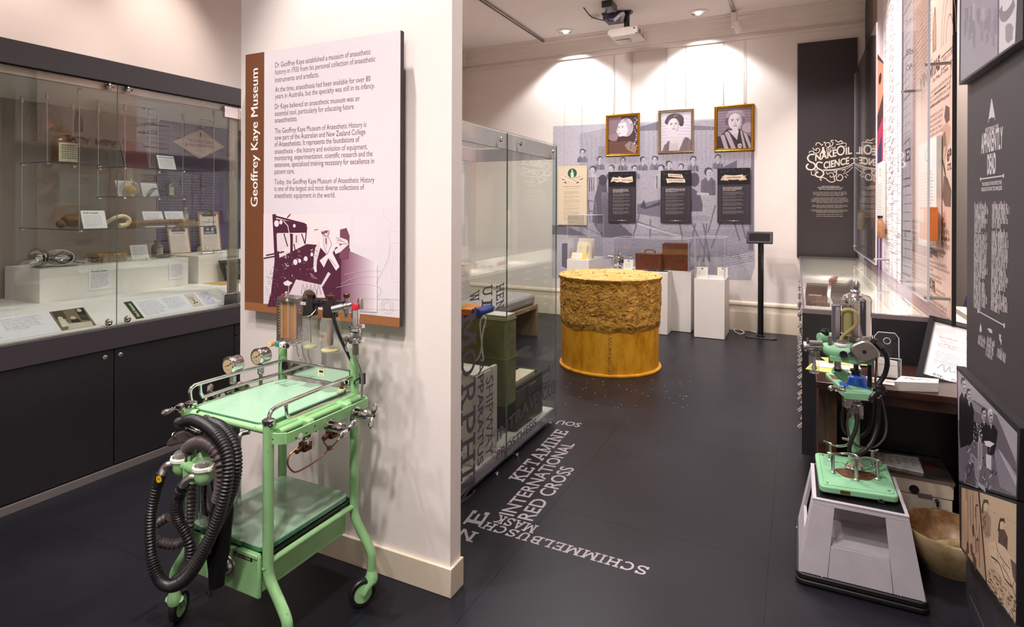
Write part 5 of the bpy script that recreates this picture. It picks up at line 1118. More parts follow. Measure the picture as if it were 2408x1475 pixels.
# lettering on the glass
M['glasstext'] = print_mat('glass_lettering', .5, .05)
def gp(u, v): q = FX(u, v, GX); return (q.y, q.z)
GL = '#575059'
def gq(t, a, b, c, sl):
    P = Print((GX + .0006, 0, 0), (0, 1, 0), (0, 0, 1), .0003, N=(1, 0, 0)); P.quadtext(t, gp(*a), gp(*b), gp(*c), GL, 0, sl=sl, bold=.02); P.part('lettering', 'glasstext', gc)
for ch, v0, v1 in (('M', 736, 826), ('O', 826, 890), ('R', 900, 962), ('P', 966, 1028), ('H', 1030, 1100), ('I', 1104, 1130), ('N', 1134, 1186)):
    gq(ch, (1087, v0 + 6), (1087, v1 + 6), (1121, v0 - 14), True)
gq('APPARATUS', (1127, 852), (1127, 1100), (1140, 844), False); gq('SHIPWAY', (1146, 890), (1146, 1080), (1163, 880), False)
gq('W', (1105, 690), (1105, 716), (1128, 681), True); gq('U', (1136, 674), (1136, 700), (1159, 669), True); gq('I', (1134, 706), (1134, 722), (1159, 704), True)
gq('HEN', (1168, 672), (1168, 732), (1186, 664), True)
gq('INTRA', (1172, 1040), (1246, 966), (1172, 1010), False); gq('VENOUS', (1248, 967), (1308, 922), (1248, 934), False)
gq('PROSTHESIS', (1172, 1082), (1265, 1000), (1172, 1062), False)
gq('I', (1276, 872), (1276, 890), (1295, 858), True); gq('N', (1278, 900), (1278, 918), (1296, 892), True)
# white wooden crate
DK = .0925
M['crate'] = wood_mat('white_painted_board', '#c9bfb4', '#ddd4ca', 3, .6, (1, 1, 6)); M['crateside'] = mat('crate_white', '#d8cfc6', .6, var=.05)
p0 = FZ(1122, 1100, DK); p1 = FZ(1182, 1068, DK); cz1 = FX(1122, 888, p0.x).z
p0.x = min(p0.x, GX - .03)
ct = thing('white_crate', 'white painted wooden crate at the front of the glass case', 'crate', (p0.x - .2, (p0.y + p1.y) / 2, DK))
part('front_board', bx((p0.x - .014, p0.y, DK), (p0.x, p1.y - .03, cz1)), 'crate', ct, bev=.002)
part('corner_board', bx((p0.x - .016, p1.y - .028, DK), (p0.x + .004, p1.y + .03, cz1 + .012)), 'crate', ct, bev=.002)
part('side_board', bx((p0.x - .42, p0.y - .0, DK), (p0.x - .015, p0.y + .014, cz1 - .002)), 'crateside', ct, bev=.002)
part('side_board', bx((p0.x - .42, p1.y - .012, DK), (p0.x - .017, p1.y + .002, cz1 - .002)), 'crateside', ct, bev=.002)
part('top_board', bx((p0.x - .42, p0.y - .006, cz1), (p0.x - .005, p1.y - .029, cz1 + .012)), 'crate', ct, bev=.002)
# army-green padded case standing open
M['olive'] = mat('olive_canvas', '#7a7542', .8, var=.3, vscale=9, bump=.4, bdist=.003, bscale=30); M['darkolive'] = mat('dark_olive_canvas', '#3d3a29', .75, var=.35, vscale=9, bump=.4, bdist=.003, bscale=24)
bxx = -1.515; y0 = FX(1193, 800, bxx).y; y1 = FX(1218, 800, bxx).y; zt_ = FX(1193, 748, bxx).z; y2 = FX(1282, 900, bxx).y; zb = FX(1283, 868, bxx).z
cs = thing('canvas_case', 'army-green padded canvas case with upright lid and open dark body in the glass case', 'case', (bxx - .22, (y0 + y2) / 2, DK))
mb = MB().box((bxx - .46, y0, zb - .09), (bxx, y1, zt_)); lid = part('lid', mb, 'olive', cs, bev=.018)
zm = zb + (zt_ - zb) * .44
part('seam', MB().tube([(bxx - .46, y0 - .002, zm), (bxx - .01, y0 - .002, zm), (bxx + .002, y0 + .01, zm), (bxx + .002, y1, zm)], .004, 6).tube([(bxx - .46, y0 - .001, zt_ - .02), (bxx - .01, y0 - .001, zt_ - .02), (bxx + .001, y0 + .01, zt_ - .02), (bxx + .001, y1 - .01, zt_ - .02)], .004, 6), 'olive', lid)
part('body', MB().box((bxx - .44, y1 + .002, DK), (bxx - .005, y2, zb - .03)).box((bxx - .03, y1 + .002, zb - .03), (bxx - .005, y2, zb)).box((bxx - .44, y1 + .002, zb - .03), (bxx - .415, y2, zb)).box((bxx - .415, y2 - .025, zb - .03), (bxx - .03, y2, zb)), 'darkolive', cs, bev=.012)
part('lining', bx((bxx - .414, y1 + .003, zb - .0295), (bxx - .031, y2 - .026, zb - .026)), 'blackmetal', cs)
part('side_handle', MB().tube([(bxx, (y1 + y2) / 2 - .05, .32), (bxx + .012, (y1 + y2) / 2 - .045, .335), (bxx + .012, (y1 + y2) / 2 + .045, .335), (bxx, (y1 + y2) / 2 + .05, .32)], .007, 8, smooth=3).box((bxx - .004, (y1 + y2) / 2 - .055, .255), (bxx + .003, (y1 + y2) / 2 + .055, .315)), 'darkolive', cs, bev=.004)
part('papers', MB().box((bxx - .16, y1 + .03, zb - .025), (bxx - .05, y2 - .04, zb + .0)).box((bxx - .40, y1 + .03, zb - .025), (bxx - .20, y2 - .04, zb - .008)), 'labelpaper', cs)
M['plate'] = mat('grey_metal_plate', '#777079', .4, metal=.5, var=.06)
for a, b, zz, xx in ((.02, .22, .15, bxx - .28), (.19, .36, .105, bxx - .20)):
    yA, yB = y1 + a * 1.0, min(y1 + b, y2 - .03)
    solo('steel_plate', MB().prism([(xx, y, z) for y, z in [(yA, zb - .025), (yB, zb - .025), (yB, zb + zz - .012), (yB - .012, zb + zz), (yA, zb + zz + .004)]], (-.004, 0, 0)), 'plate', ('taller' if zz > .12 else 'shorter, browner') + ' rounded metal plate standing in the open canvas case', 'plate', bev=.001)
# orange pack with blue cover, white card and strap on top of the lid
M['orange'] = mat('orange_fabric', '#e2852f', .7, var=.1); M['blue'] = mat('blue_fabric', '#2c3c9c', .6, var=.1); M['strap'] = mat('white_strap', '#dcd6cc', .7, var=.05); M['mint'] = mat('mint_cloth', '#7fa596', .8, var=.15)
pk = thing('folded_pack', 'orange folded pack with blue end and white strap on top of the green lid', 'pack', (bxx - .28, y0 + .06, zt_))
ya = y0 - .035
for k in range(4): part('orange_layer', bx((bxx - .50, ya, zt_ + .001 + k * .009), (bxx - .215, y1 - .0, zt_ + .0092 + k * .009)), 'orange', pk, bev=.003)
part('blue_end', MB().prism([(bxx - .214, ya, zt_ + .001), (bxx - .165, ya, zt_ + .001), (bxx - .15, ya, zt_ + .03), (bxx - .17, ya, zt_ + .046), (bxx - .214, ya, zt_ + .04)], (0, y1 - ya, 0)), 'blue', pk, bev=.004)
part('mint_cloth', MB().prism([(bxx - .48, ya, zt_ + .038), (bxx - .30, ya, zt_ + .038), (bxx - .38, ya, zt_ + .052), (bxx - .44, ya, zt_ + .06)], (0, .1, 0)), 'mint', pk, bev=.004)
sy_ = ya - .012
for L in ([(1137, 745), (1131, 760), (1133, 790), (1135, 812), (1131, 835), (1122, 850)], [(1138, 742), (1144, 752), (1138, 780), (1135, 812), (1139, 846), (1133, 848)]):
    part('strap', MB().tube([FY(u, v, sy_) for u, v in L], .005, 6, smooth=5), 'strap', pk)
solo('white_card', bx((bxx - .145, y0 + .012, zt_ + .001), (bxx - .012, y1 - .01, zt_ + .008)), 'offwhite', 'flat white card on the right of the green lid', 'card')
# upholstered bench behind the glass case
M['mesh'] = mat('grey_mesh_fabric', '#a39a98', .85, var=.25, vscale=220, bump=.6, bdist=.002, bscale=260); M['oak'] = wood_mat('oak_veneer', '#8e6f55', '#a98768', 4, .5, (6, 1, 6))
bX = -2.645; bz = FX(1266, 715, bX).z
be = thing('bench', 'low grey mesh-upholstered bench with oak frame seen through the glass case', 'bench', (bX - .32, 5.2, 0))
part('end_panel', bx((bX - .66, 6.075, 0), (bX, 6.118, bz)), 'oak', be, bev=.003); part('end_panel', bx((bX - .66, 4.2, 0), (bX, 4.243, bz)), 'oak', be, bev=.003)
part('seat_board', bx((bX - .66, 4.2435, bz - .045), (bX, 6.0745, bz)), 'oak', be, bev=.003); part('back_board', bx((bX - .66, 4.2435, bz * .3), (bX - .63, 6.0745, bz - .046)), 'oak', be)
for y0_, y1_ in ((4.22, 5.02), (5.04, 6.10)): part('seat_cushion', bx((bX - .60, y0_, bz + .001), (bX - .02, y1_, bz + .125)), 'mesh', be, bev=.035)
for y0_, y1_ in ((4.10, 4.62), (4.66, 5.5)):
    part('back_cushion', MB().hexa([(bX - .60, y0_, bz + .09), (bX - .46, y0_, bz + .09), (bX - .46, y1_, bz + .09), (bX - .60, y1_, bz + .09), (bX - .72, y0_, bz + .50), (bX - .60, y0_, bz + .50), (bX - .60, y1_, bz + .50), (bX - .72, y1_, bz + .50)]), 'mesh', be, bev=.03)
# yellow clay-crusted drum
M['ochre'], N, Lk, B = new_mat('ochre_steel')
vec = texco(N, Lk, (1, 1, .35)); f = noise_(N, Lk, vec, 9, 7, .7)
Lk.new(ramp(N, Lk, f, [(.28, lin('#a0660c')), (.5, lin('#dc9c1a')), (.72, lin('#e8b444'))]), B.inputs['Base Color']); B.inputs['Roughness'].default_value = .5
bump_(N, Lk, noise_(N, Lk, vec, 40, 5), B, .3, .003)
M['clay'], N, Lk, B = new_mat('ochre_clay')
vec = texco(N, Lk, 1.0); f = noise_(N, Lk, vec, 14, 8, .75); vo = N.new('ShaderNodeTexVoronoi'); vo.feature = 'DISTANCE_TO_EDGE'; vo.inputs['Scale'].default_value = 13
nz = N.new('ShaderNodeTexNoise'); nz.inputs['Scale'].default_value = 5; Lk.new(vec, nz.inputs['Vector']); va = N.new('ShaderNodeVectorMath'); va.operation = 'ADD'; vm = N.new('ShaderNodeVectorMath'); vm.operation = 'SCALE'; vm.inputs['Scale'].default_value = .25
Lk.new(nz.outputs['Color'], vm.inputs[0]); Lk.new(vec, va.inputs[0]); Lk.new(vm.outputs[0], va.inputs[1]); Lk.new(va.outputs[0], vo.inputs['Vector'])
c1 = ramp(N, Lk, f, [(.25, lin('#7c5416')), (.5, lin('#bd8a2c')), (.75, lin('#e4ba62'))]); ck = ramp(N, Lk, vo.outputs['Distance'], [(0.0, (.12, .10, .08)), (.022, (1, 1, 1))])
mu = N.new('ShaderNodeMix'); mu.data_type = 'RGBA'; mu.blend_type = 'MULTIPLY'; mu.inputs['Factor'].default_value = 1; Lk.new(c1, mu.inputs[6]); Lk.new(ck, mu.inputs[7]); Lk.new(mu.outputs[2], B.inputs['Base Color'])
B.inputs['Roughness'].default_value = .7; bump_(N, Lk, f, B, .7, .006)
M['claytop'], N, Lk, B = new_mat('pale_clay'); vec = texco(N, Lk, (1, 2.2, 1)); f = noise_(N, Lk, vec, 7, 8, .7)
Lk.new(ramp(N, Lk, f, [(.3, lin('#a9772c')), (.5, lin('#d9a95a')), (.7, lin('#ecc98c'))]), B.inputs['Base Color']); B.inputs['Roughness'].default_value = .75; bump_(N, Lk, f, B, .6, .006)
M['claychip'] = mat('dark_clay_chips', '#7a5a34', .8, var=.5, vscale=30)
DX, DY, DR = -1.567, 5.317, .469
dm = thing('clay_drum', 'squat ochre-yellow steel drum with a cracked clay crust round its upper half', 'drum', (DX, DY, 0))
part('base_flange', MB().lathe([(DR - .03, 0), (DR, .002), (DR, .014), (DR - .012, .020), (DR - .022, .022)], (DX, DY, 0), 96), 'ochre', dm)
part('body', MB().lathe([(DR - .023, .004), (DR - .023, .80)], (DX, DY, 0), 96), 'ochre', dm)
mb = MB(); a0 = math.atan2(-DY, -DX + .02)
for k in range(40):
    z = .03 + k * .0095; a = a0 + rr.uniform(-.008, .008); q = Vector((DX + (DR - .02) * math.cos(a), DY + (DR - .02) * math.sin(a), z)); mb.sph(q, rr.uniform(.006, .012), 6, 4)
part('weld_seam', mb, 'clay', dm, kind='stuff')
NU, NV = 400, 84; vs = []; fs = []
for j in range(NV + 1):
    t = j / NV; z0_ = .385 + (.822 - .385) * t
    for i in range(NU):
        a = 2 * PI * i / NU; d = Vector((math.cos(a), math.sin(a), 0)); p_ = d * 3.0 + Vector((0, 0, z0_ * 6.5))
        n1 = mnoise.noise(p_ * 1.1); n2 = mnoise.noise(p_ * 3.2 + Vector((5, 1, 0))); n3 = mnoise.noise(p_ * 8.0) + .6 * mnoise.noise(p_ * 19.0)
        vd = mnoise.voronoi(Vector((d.x * 2.6 + .25 * n2, d.y * 2.6 + .25 * n1, z0_ * 5.5 + .2 * n3)))[0]; ck_ = max(0, 1 - (vd[1] - vd[0]) / .07)
        r_ = DR - .022 + (.016 + .009 * n1 + .006 * n2 + .0045 * n3 - .010 * ck_) * min(1, t * 8 + .1) * (1.0) + (.012 * max(0, (t - .93) / .07))
        z = z0_ + (.03 * mnoise.noise(d * 4.0) + .012 * mnoise.noise(d * 11)) * (1 - t) ** 2
        vs.append((DX + r_ * d.x, DY + r_ * d.y, z))
for j in range(NV):
    for i in range(NU): fs.append((j * NU + i, j * NU + (i + 1) % NU, (j + 1) * NU + (i + 1) % NU, (j + 1) * NU + i))
part('clay_crust', MB().add(vs, fs), 'clay', dm, ang=180)
vs = []; fs = []; NR = 40
for j in range(NR + 1):
    t = j / NR
    for i in range(NU):
        a = 2 * PI * i / NU; d = Vector((math.cos(a), math.sin(a), 0)); edge = (.004 * mnoise.noise(d * 9) + .004 * mnoise.noise(d * 20))
        r_ = (DR + .004 + edge) * t; z = .843 + .006 * mnoise.noise(Vector((d.x * r_ * 9, d.y * r_ * 9, 1))) + .004 * mnoise.noise(Vector((d.x * r_ * 30, d.y * r_ * 30, 3)))
        if t > .97: z -= (t - .97) / .03 * .012
        vs.append((DX + r_ * d.x, DY + r_ * d.y, z))
for i in range(NU): vs.append((DX + (DR - .008) * math.cos(2 * PI * i / NU), DY + (DR - .008) * math.sin(2 * PI * i / NU), .808 + .012 * mnoise.noise(Vector((math.cos(2 * PI * i / NU) * 9, math.sin(2 * PI * i / NU) * 9, 7)))))
for j in range(NR + 1):
    for i in range(NU): fs.append((j * NU + i, j * NU + (i + 1) % NU, (j + 1) * NU + (i + 1) % NU, (j + 1) * NU + i))
part('clay_lid', MB().add(vs, fs), 'claytop', dm, ang=60)
M['shell'] = mat('shell_white', '#efe2c4', .35, var=.15, vscale=60)
mb = MB()
for k in range(420):
    a = rr.gauss(a0 + rr.choice([-.7, -.1, .55, .8, .2]), .22); z = .43 + .32 * rr.random(); r_ = DR - .004 + rr.uniform(-.004, .004); e_ = rr.uniform(.0012, .0042)
    mb.M = Matrix.Translation((DX + r_ * math.cos(a), DY + r_ * math.sin(a), z)) @ Euler((rr.random() * 3, rr.random() * 3, rr.random() * 3)).to_matrix().to_4x4() @ Matrix.Diagonal((1, .7, .5, 1)); mb.sph((0, 0, 0), e_, 6, 4)
mb.M = None
part('shell_grit', mb, 'shell', dm, 'tiny white shell fragments set in the clay', kind='stuff')
mb = MB()
for k in range(60):
    a = rr.uniform(0, 2 * PI); r_ = DR * math.sqrt(rr.random()) * .95
    mb.M = Matrix.Translation((DX + r_ * math.cos(a), DY + r_ * math.sin(a), .846)) @ Euler((rr.uniform(-.3, .3), rr.uniform(-.3, .3), rr.random() * 3)).to_matrix().to_4x4() @ Matrix.Diagonal((1.6, .8, .45, 1)); mb.sph((0, 0, 0), rr.uniform(.002, .008), 7, 4)
mb.M = None
part('clay_chips', mb, 'claychip', dm, kind='stuff')
# white plinths with acrylic covers
M['plinth'] = mat('white_plinth', '#e9e4de', .5, var=.015)
def plinth(label, x0, x1, y0, y1, z, cover=None, gap=.012):
    t = thing('plinth', label, 'plinth', ((x0 + x1) / 2, (y0 + y1) / 2, 0))
    part('block', bx((x0, y0, .004), (x1, y1, z)), 'plinth', t, bev=.0015); part('foot', bx((x0 + .01, y0 + .01, 0), (x1 - .01, y1 - .01, .0039)), 'black', t)
    return t
def cover(label, x0, x1, y0, y1, z0, z1):
    t = thing('acrylic_cover', label, 'cover', ((x0 + x1) / 2, (y0 + y1) / 2, z0)); e = .005; a = 'acrylic'
    part('front_sheet', bx((x0, y0, z0), (x1, y0 + e, z1)), a, t, smooth=False); part('back_sheet', bx((x0, y1 - e, z0), (x1, y1, z1)), a, t, smooth=False)
    part('side_sheet', bx((x0, y0 + e, z0), (x0 + e, y1 - e, z1)), a, t, smooth=False); part('side_sheet', bx((x1 - e, y0 + e, z0), (x1, y1 - e, z1)), a, t, smooth=False)
    part('top_sheet', bx((x0, y0, z1), (x1, y1, z1 + e)), a, t, smooth=False)
    mb = MB()
    for x in (x0, x1):
        for y in (y0, y1): mb.cyl((x, y, z0), (x, y, z1), .0016, n=6)
    for y in (y0, y1): mb.cyl((x0, y, z1 + e), (x1, y, z1 + e), .0022, n=6)
    for x in (x0, x1): mb.cyl((x, y0, z1 + e), (x, y1, z1 + e), .0022, n=6)
    part('polished_edges', mb, 'acryledge', t); return t
M['acryledge'] = mat('acrylic_edge', '#c9c9d2', .25, var=.05)
a = FZ(1632, 790); zR = FY(1632, 652, 6.85).z; xR1 = -.712
plinth('white plinth nearest the tablet stand, carrying two cards', -1.038, xR1, 6.848, 7.325, zR)
cover('clear acrylic cover on the plinth nearest the tablet stand', -1.032, xR1 - .006, 6.855, 7.318, zR + .001, FY(1632, 557, 6.855).z)
zA = .716
plinth('low white plinth behind the drum with the silver machine and brown cases', -2.05, -1.405, 6.807, 7.33, zA)
plinth('low white plinth stepping back to the right behind the drum', -1.40, -1.107, 7.06, 7.33, zA)
tA = bpy.data.objects['plinth.001']
part('front_block', bx((-1.4045, 6.807, .004), (-1.327, 7.058, zA)), 'plinth', tA, bev=.001)
cover('wide clear acrylic cover over the brown cases and silver machine', -1.99, -1.113, 6.90, 7.322, zA + .001, FY(1630, 562, 6.9).z)
a = FZ(1334, 609, .86); b = FZ(1393, 609, .86); c = FZ(1420, 602, .86); zL = .86
plinth('taller white plinth at the left behind the drum holding open papers', a.x, b.x, a.y, max(c.y, a.y + .3), zL)
cover('tall clear acrylic cover on the plinth left of the drum', a.x + .004, b.x - .004, a.y + .004, max(c.y, a.y + .3) - .004, zL + .001, FY(1334, 506, a.y).z)
# things under the covers
def standing(name, label, cat, q, w, h, col, lean=R(12), paint=None, m='paper', th=.002):
    t = thing(name, label, cat, q + Vector((w / 2, 0, 0))); V = Vector((0, math.sin(lean), math.cos(lean))); U = Vector((1, 0, 0)); Nn = Vector((0, -math.cos(lean), math.sin(lean)))
    part('card', MB().prism([q, q + U * w, q + U * w + V * h, q + V * h], -Nn * th), 'offwhite', t, smooth=False)
    P = Print(q, U, V, .0004, N=Nn); P.rect(0, 0, w, h, col, 0)
    if paint: paint(P, w, h)
    P.part('print', m, t); return t
def emblem(P, w, h): P.ell(w * .5, h * .84, w * .09, w * .10, '#2b2a2e', 1, 12); P.ell(w * .5, h * .82, w * .04, w * .06, '#d9d2c8', 2, 8); P.greek(w * .15, h * .66, w * .7, 7, h * .07, '#8a8078', 1, seed=int(w * 1e4))
yR = 6.93
q0, q1 = FY(1639, 647, yR), FY(1665, 622, yR); standing('information_card', 'left of the two cream cards on the small right plinth', 'card', Vector((q0.x, yR, zR + .001)), q1.x - q0.x, q1.z - q0.z, '#efe6da', paint=emblem)
yR = 7.1
q0, q1 = FY(1688, 643, yR), FY(1712, 620, yR); standing('information_card', 'right of the two cream cards on the small right plinth', 'card', Vector((q0.x, yR, zR + .001)), q1.x - q0.x, q1.z - q0.z, '#efe6da', paint=emblem)
yM = 6.97
q0, q1 = FY(1467, 627, yM), FY(1489, 605, yM); standing('information_card', 'cream card beside the silver machine on the low plinth', 'card', Vector((q0.x, yM, zA + .001)), q1.x - q0.x, q1.z - q0.z, '#efe9da', paint=emblem)
yL = a.y + .10
def sheet(P, w, h): P.greek(w * .1, h * .9, w * .3, 9, h * .07, '#b5a67e', 1, seed=61); P.rect(w * .62, h * .15, w * .75, h * .8, '#c3b58e', 1); P.greek(w * .63, h * .8, w * .14, 12, h * .05, '#7e7052', 2, seed=62)
q0, q1 = FY(1355, 602, yL + .06), FY(1391, 567, yL + .06); standing('open_document', 'pale yellow handwritten sheet leaning at the back of the left plinth', 'paper', Vector((q0.x, yL + .06, zL + .001)), q1.x - q0.x, q1.z - zL, '#e6d9b2', R(20), sheet)
q0, q1 = FY(1343, 606, yL - .05), FY(1379, 592, yL - .05)
def yel(P, w, h): P.rect(w * .05, h * .1, w * .7, h * .95, '#f1ece6', 1); P.greek(w * .1, h * .85, w * .5, 4, h * .16, '#a8a09a', 2)
standing('yellow_card', 'small yellow card with a white note on the left plinth', 'card', Vector((q0.x, yL - .05, zL + .001)), q1.x - q0.x, q1.z - zL, '#ecc95c', R(30), yel)
q0, q1 = FY(1361, 600, yL + .19), FY(1417, 560, yL + .19)
def emb2(P, w, h): P.ell(w * .80, h * .78, w * .035, w * .05, '#2b2a2e', 1, 12); P.greek(w * .64, h * .62, w * .3, 7, h * .07, '#8a8078', 1, seed=63)
standing('document_folder', 'tall cream information board at the back of the left plinth', 'board', Vector((q0.x, yL + .19, zL + .001)), min(q1.x, b.x - .03) - q0.x, q1.z - zL, '#e4dcca', R(4), emb2)
# silver machine
q = FY(1453, 612, 7.03); c = Vector((q.x, 7.03, zA + .085)); t = thing('silver_inhaler_machine', 'round polished silver machine with side arms on the low plinth', 'machine', (c.x, c.y, zA))
part('drum_body', MB().lathe([(.02, -.05), (.06, -.045), (.078, -.02), (.080, .01), (.07, .04), (.02, .05)], c, 30, (.1, 1, 0)).lathe([(.025, -.066), (.03, -.056), (.045, -.05)], c, 24, (.1, 1, 0)), 'chrome', t)
part('filler', MB().lathe([(.022, .07), (.022, .09), (.012, .10), (.012, .13), (.015, .133), (.012, .16), (.006, .165)], c, 18).sph(c + Vector((.04, -.01, .085)), .022, 12, 8), 'chrome', t)
part('arm', MB().cyl(c + Vector((-.06, 0, .055)), c + Vector((-.115, -.01, .06)), .014).cyl(c + Vector((.06, 0, .06)), c + Vector((.17, 0, .055)), .013).cyl(c + Vector((.15, -.02, .07)), c + Vector((.19, -.02, .075)), .016), 'chrome', t)
part('foot', MB().lathe([(.045, 0), (.05, .003), (.03, .02)], (c.x, c.y, zA + .0006), 20), 'chrome', t)
# brown leather cases
M['leather'] = mat('brown_leather', '#61301e', .4, var=.25, vscale=14, coat=.3); M['rivet'] = mat('brass_rivet', '#a8703c', .35, metal=.9)
def lcase(label, x0, x1, y0, y1, h, handle):
    t = thing('leather_case', label, 'case', ((x0 + x1) / 2, (y0 + y1) / 2, zA)); z0 = zA + .001
    part('body', bx((x0, y0, z0), (x1, y1, z0 + h)), 'leather', t, bev=.004)
    part('lid_seam', MB().box((x0 - .0015, y0 - .0015, z0 + h * .72), (x1 + .0015, y1 + .0015, z0 + h * .74)), 'leather', t)
    mb = MB()
    for k in range(8):
        for xx in (x1 - .02, x0 + .02): mb.sph((xx, y0 - .001, z0 + h * (.08 + .12 * k)), .003, 6, 4)
    part('rivets', mb, 'rivet', t, kind='stuff')
    part('corner_strip', MB().box((x1 - .035, y0 - .002, z0), (x1 + .002, y0, z0 + h)), 'leather', t)
    if handle: part('handle', MB().tube([((x0 + x1) / 2 - .06, (y0 + y1) / 2, z0 + h), ((x0 + x1) / 2 - .055, (y0 + y1) / 2, z0 + h + .03), ((x0 + x1) / 2, (y0 + y1) / 2, z0 + h + .042), ((x0 + x1) / 2 + .055, (y0 + y1) / 2, z0 + h + .03), ((x0 + x1) / 2 + .06, (y0 + y1) / 2, z0 + h)], .009, 8, smooth=4), 'leather', t)
    return t
yq_ = 6.96; q0 = FY(1495, 626, yq_); q1 = FY(1556, 592, yq_)
lcase('lower brown leather case with a carrying handle', q0.x, q1.x - .005, yq_, yq_ + .2, FY(1500, 594, yq_).z - zA, True)
yq_ = 7.07; q0 = FY(1558, 626, yq_); q1 = FY(1619, 570, yq_)
lcase('taller upright brown leather case beside the handled case', q0.x, q1.x, yq_, yq_ + .19, q1.z - zA, False)
mb = MB(); q0 = FY(1510, 632, 6.87)
for k in range(26): mb.tube([(-1.62 + .01 * k + rr.uniform(-.02, .02), 6.86 + rr.uniform(-.03, .02), zA + .006 + rr.uniform(0, .006)) for _ in range(1)] + [(-1.60 + .01 * k, 6.87 + rr.uniform(-.02, .02), zA + .010 + rr.uniform(0, .01)), (-1.57 + .01 * k, 6.88, zA + .005)], .004, 5)
solo('cord_bundle', mb, 'darksteel', 'flattened bundle of grey cord at the front of the low plinth', 'cord', kind='stuff')
# tablet stand and its cable
ts = thing('tablet_stand', 'black floor stand with a tablet holder near the back wall', 'stand', (-.36, 7.2, 0))
mb = MB(); z0, z1 = FY(1757, 567, 7.17).z, FY(1757, 540, 7.17).z; x0, x1 = FY(1756, 553, 7.17).x, FY(1818, 553, 7.17).x
part('base_plate', MB().prism([(x, y, 0.001) for x, y in rrect(-.52, -.19, 7.08, 7.30, .04)], (0, 0, .010)), 'blackmetal', ts, bev=.003)
part('pole', MB().cyl((-.362, 7.2, .011), (-.362, 7.2, z0 + .03), .031, n=24), 'blackmetal', ts)
part('foot_collar', MB().lathe([(.045, .011), (.045, .02), (.034, .028)], (-.362, 7.2, 0), 24), 'blackmetal', ts)
part('holder', MB().hexa([(x0, 7.12, z0), (x1, 7.12, z0), (x1, 7.165, z0 - .012), (x0, 7.165, z0 - .012), (x0, 7.18, z1), (x1, 7.18, z1), (x1, 7.21, z1 - .01), (x0, 7.21, z1 - .01)]), 'blackmetal', ts, bev=.008)
M['screen'] = mat('dark_screen', '#0e0d11', .08, var=.05, coat=1.0)
e = .028; part('screen', MB().hexa([(x0 + e, 7.13, z0 + .022), (x1 - e, 7.13, z0 + .022), (x1 - e, 7.14, z0 + .022), (x0 + e, 7.14, z0 + .022), (x0 + e, 7.163, z1 - .022), (x1 - e, 7.163, z1 - .022), (x1 - e, 7.175, z1 - .022), (x0 + e, 7.175, z1 - .022)]), 'screen', ts)
solo('power_cable', MB().tube([FZ(1718, 765, .005), FZ(1738, 770, .005), FZ(1752, 778, .005), FZ(1742, 782, .005), FZ(1728, 773, .005), FZ(1745, 768, .02), FZ(1766, 774, .004), FZ(1782, 779, .012)], .005, 8, smooth=6), 'white', 'thin white cable looping on the floor between plinth and tablet stand', 'cable')
# ceiling gear
M['projwhite'] = mat('projector_white', '#d6cbc5', .5, var=.03); M['violet'] = mat('violet_box', '#3a2a55', .5, var=.08)
kk = 160 / 1967
def pj(a, b, y): return FY(1400 + a * kk, b * kk, y)
pr = thing('projector', 'white projector hanging from the ceiling on a black pole', 'projector', (-1.8, 6.74, HC))
a = FZ(1400 + 870 * kk, 320 * kk, HC); 
part('ceiling_flange', MB().lathe([(.045, -.03), (.07, -.012), (.072, -.001)], (a.x, a.y, HC), 22), 'blackmetal', pr)
yp = a.y; zt_p = pj(870, 740, yp).z
part('pole', MB().cyl((a.x, yp, zt_p), (a.x, yp, HC - .02), .033, n=20), 'blackmetal', pr)
tl, tr_ = pj(300, 800, yp - .16), pj(1185, 715, yp - .16); x0, x1 = tl.x, tr_.x; zt2 = (tl.z + tr_.z) / 2; zb2 = zt2 - .105
# body: box with rounded left end and chamfered underside
prof = [(x0 + .05, zt2), (x1, zt2), (x1, zb2 + .01), (x0 + .06, zb2 - .0), (x0 + .01, zb2 + .03), (x0, zb2 + .06), (x0, zt2 - .04), (x0 + .02, zt2 - .01)]
part('body', MB().prism([(x, yp - .16, z) for x, z in prof], (0, .34, 0)), 'projwhite', pr, bev=.012)
part('bracket', bx((a.x - .09, yp - .08, zt2 + .001), (a.x + .04, yp + .08, zt2 + .02)), 'projwhite', pr, bev=.004)
q = pj(640, 1110, yp - .161); part('lens_recess', MB().prism([(q.x - .08, yp - .02, zb2 - .004), (q.x + .09, yp - .02, zb2 - .004), (q.x + .07, yp + .12, zb2 - .004), (q.x - .05, yp + .12, zb2 - .004)], (0, 0, .006)), 'alu', pr)
part('sensor', bx((x0 + .33, yp - .163, zb2 + .012), (x0 + .36, yp - .159, zb2 + .022)), 'blackmetal', pr); part('sensor', bx((x1 - .05, yp - .163, zt2 - .035), (x1 - .03, yp - .159, zt2 - .018)), 'blackmetal', pr)
mb = MB()
for k in range(6): mb.box((x1 - .0005, yp - .12 + .045 * k, zb2 + .03), (x1 + .003, yp - .10 + .045 * k, zt2 - .02))
part('side_vent', mb, 'alu', pr, kind='stuff')
part('side_tab', MB().box((x1 - .002, yp - .05, zb2 + .04), (x1 + .02, yp - .03, zb2 + .10)), 'projwhite', pr, bev=.003)
a = FZ(1400 + 300 * kk, 360 * kk, HC); x0, x1 = pj(175, 440, 6.62).x, pj(680, 440, 6.62).x
vb_ = thing('receiver_box', 'flat violet receiver box on the ceiling beside the projector pole', 'box', ((x0 + x1) / 2, 6.7, HC))
part('case', bx((x0, 6.62, HC - .085), (x1, 6.86, HC - .02)), 'violet', vb_, bev=.004); part('mount_plate', bx((x0 - .02, 6.64, HC - .02), (x1 + .02, 6.84, HC - .001)), 'violet', vb_)
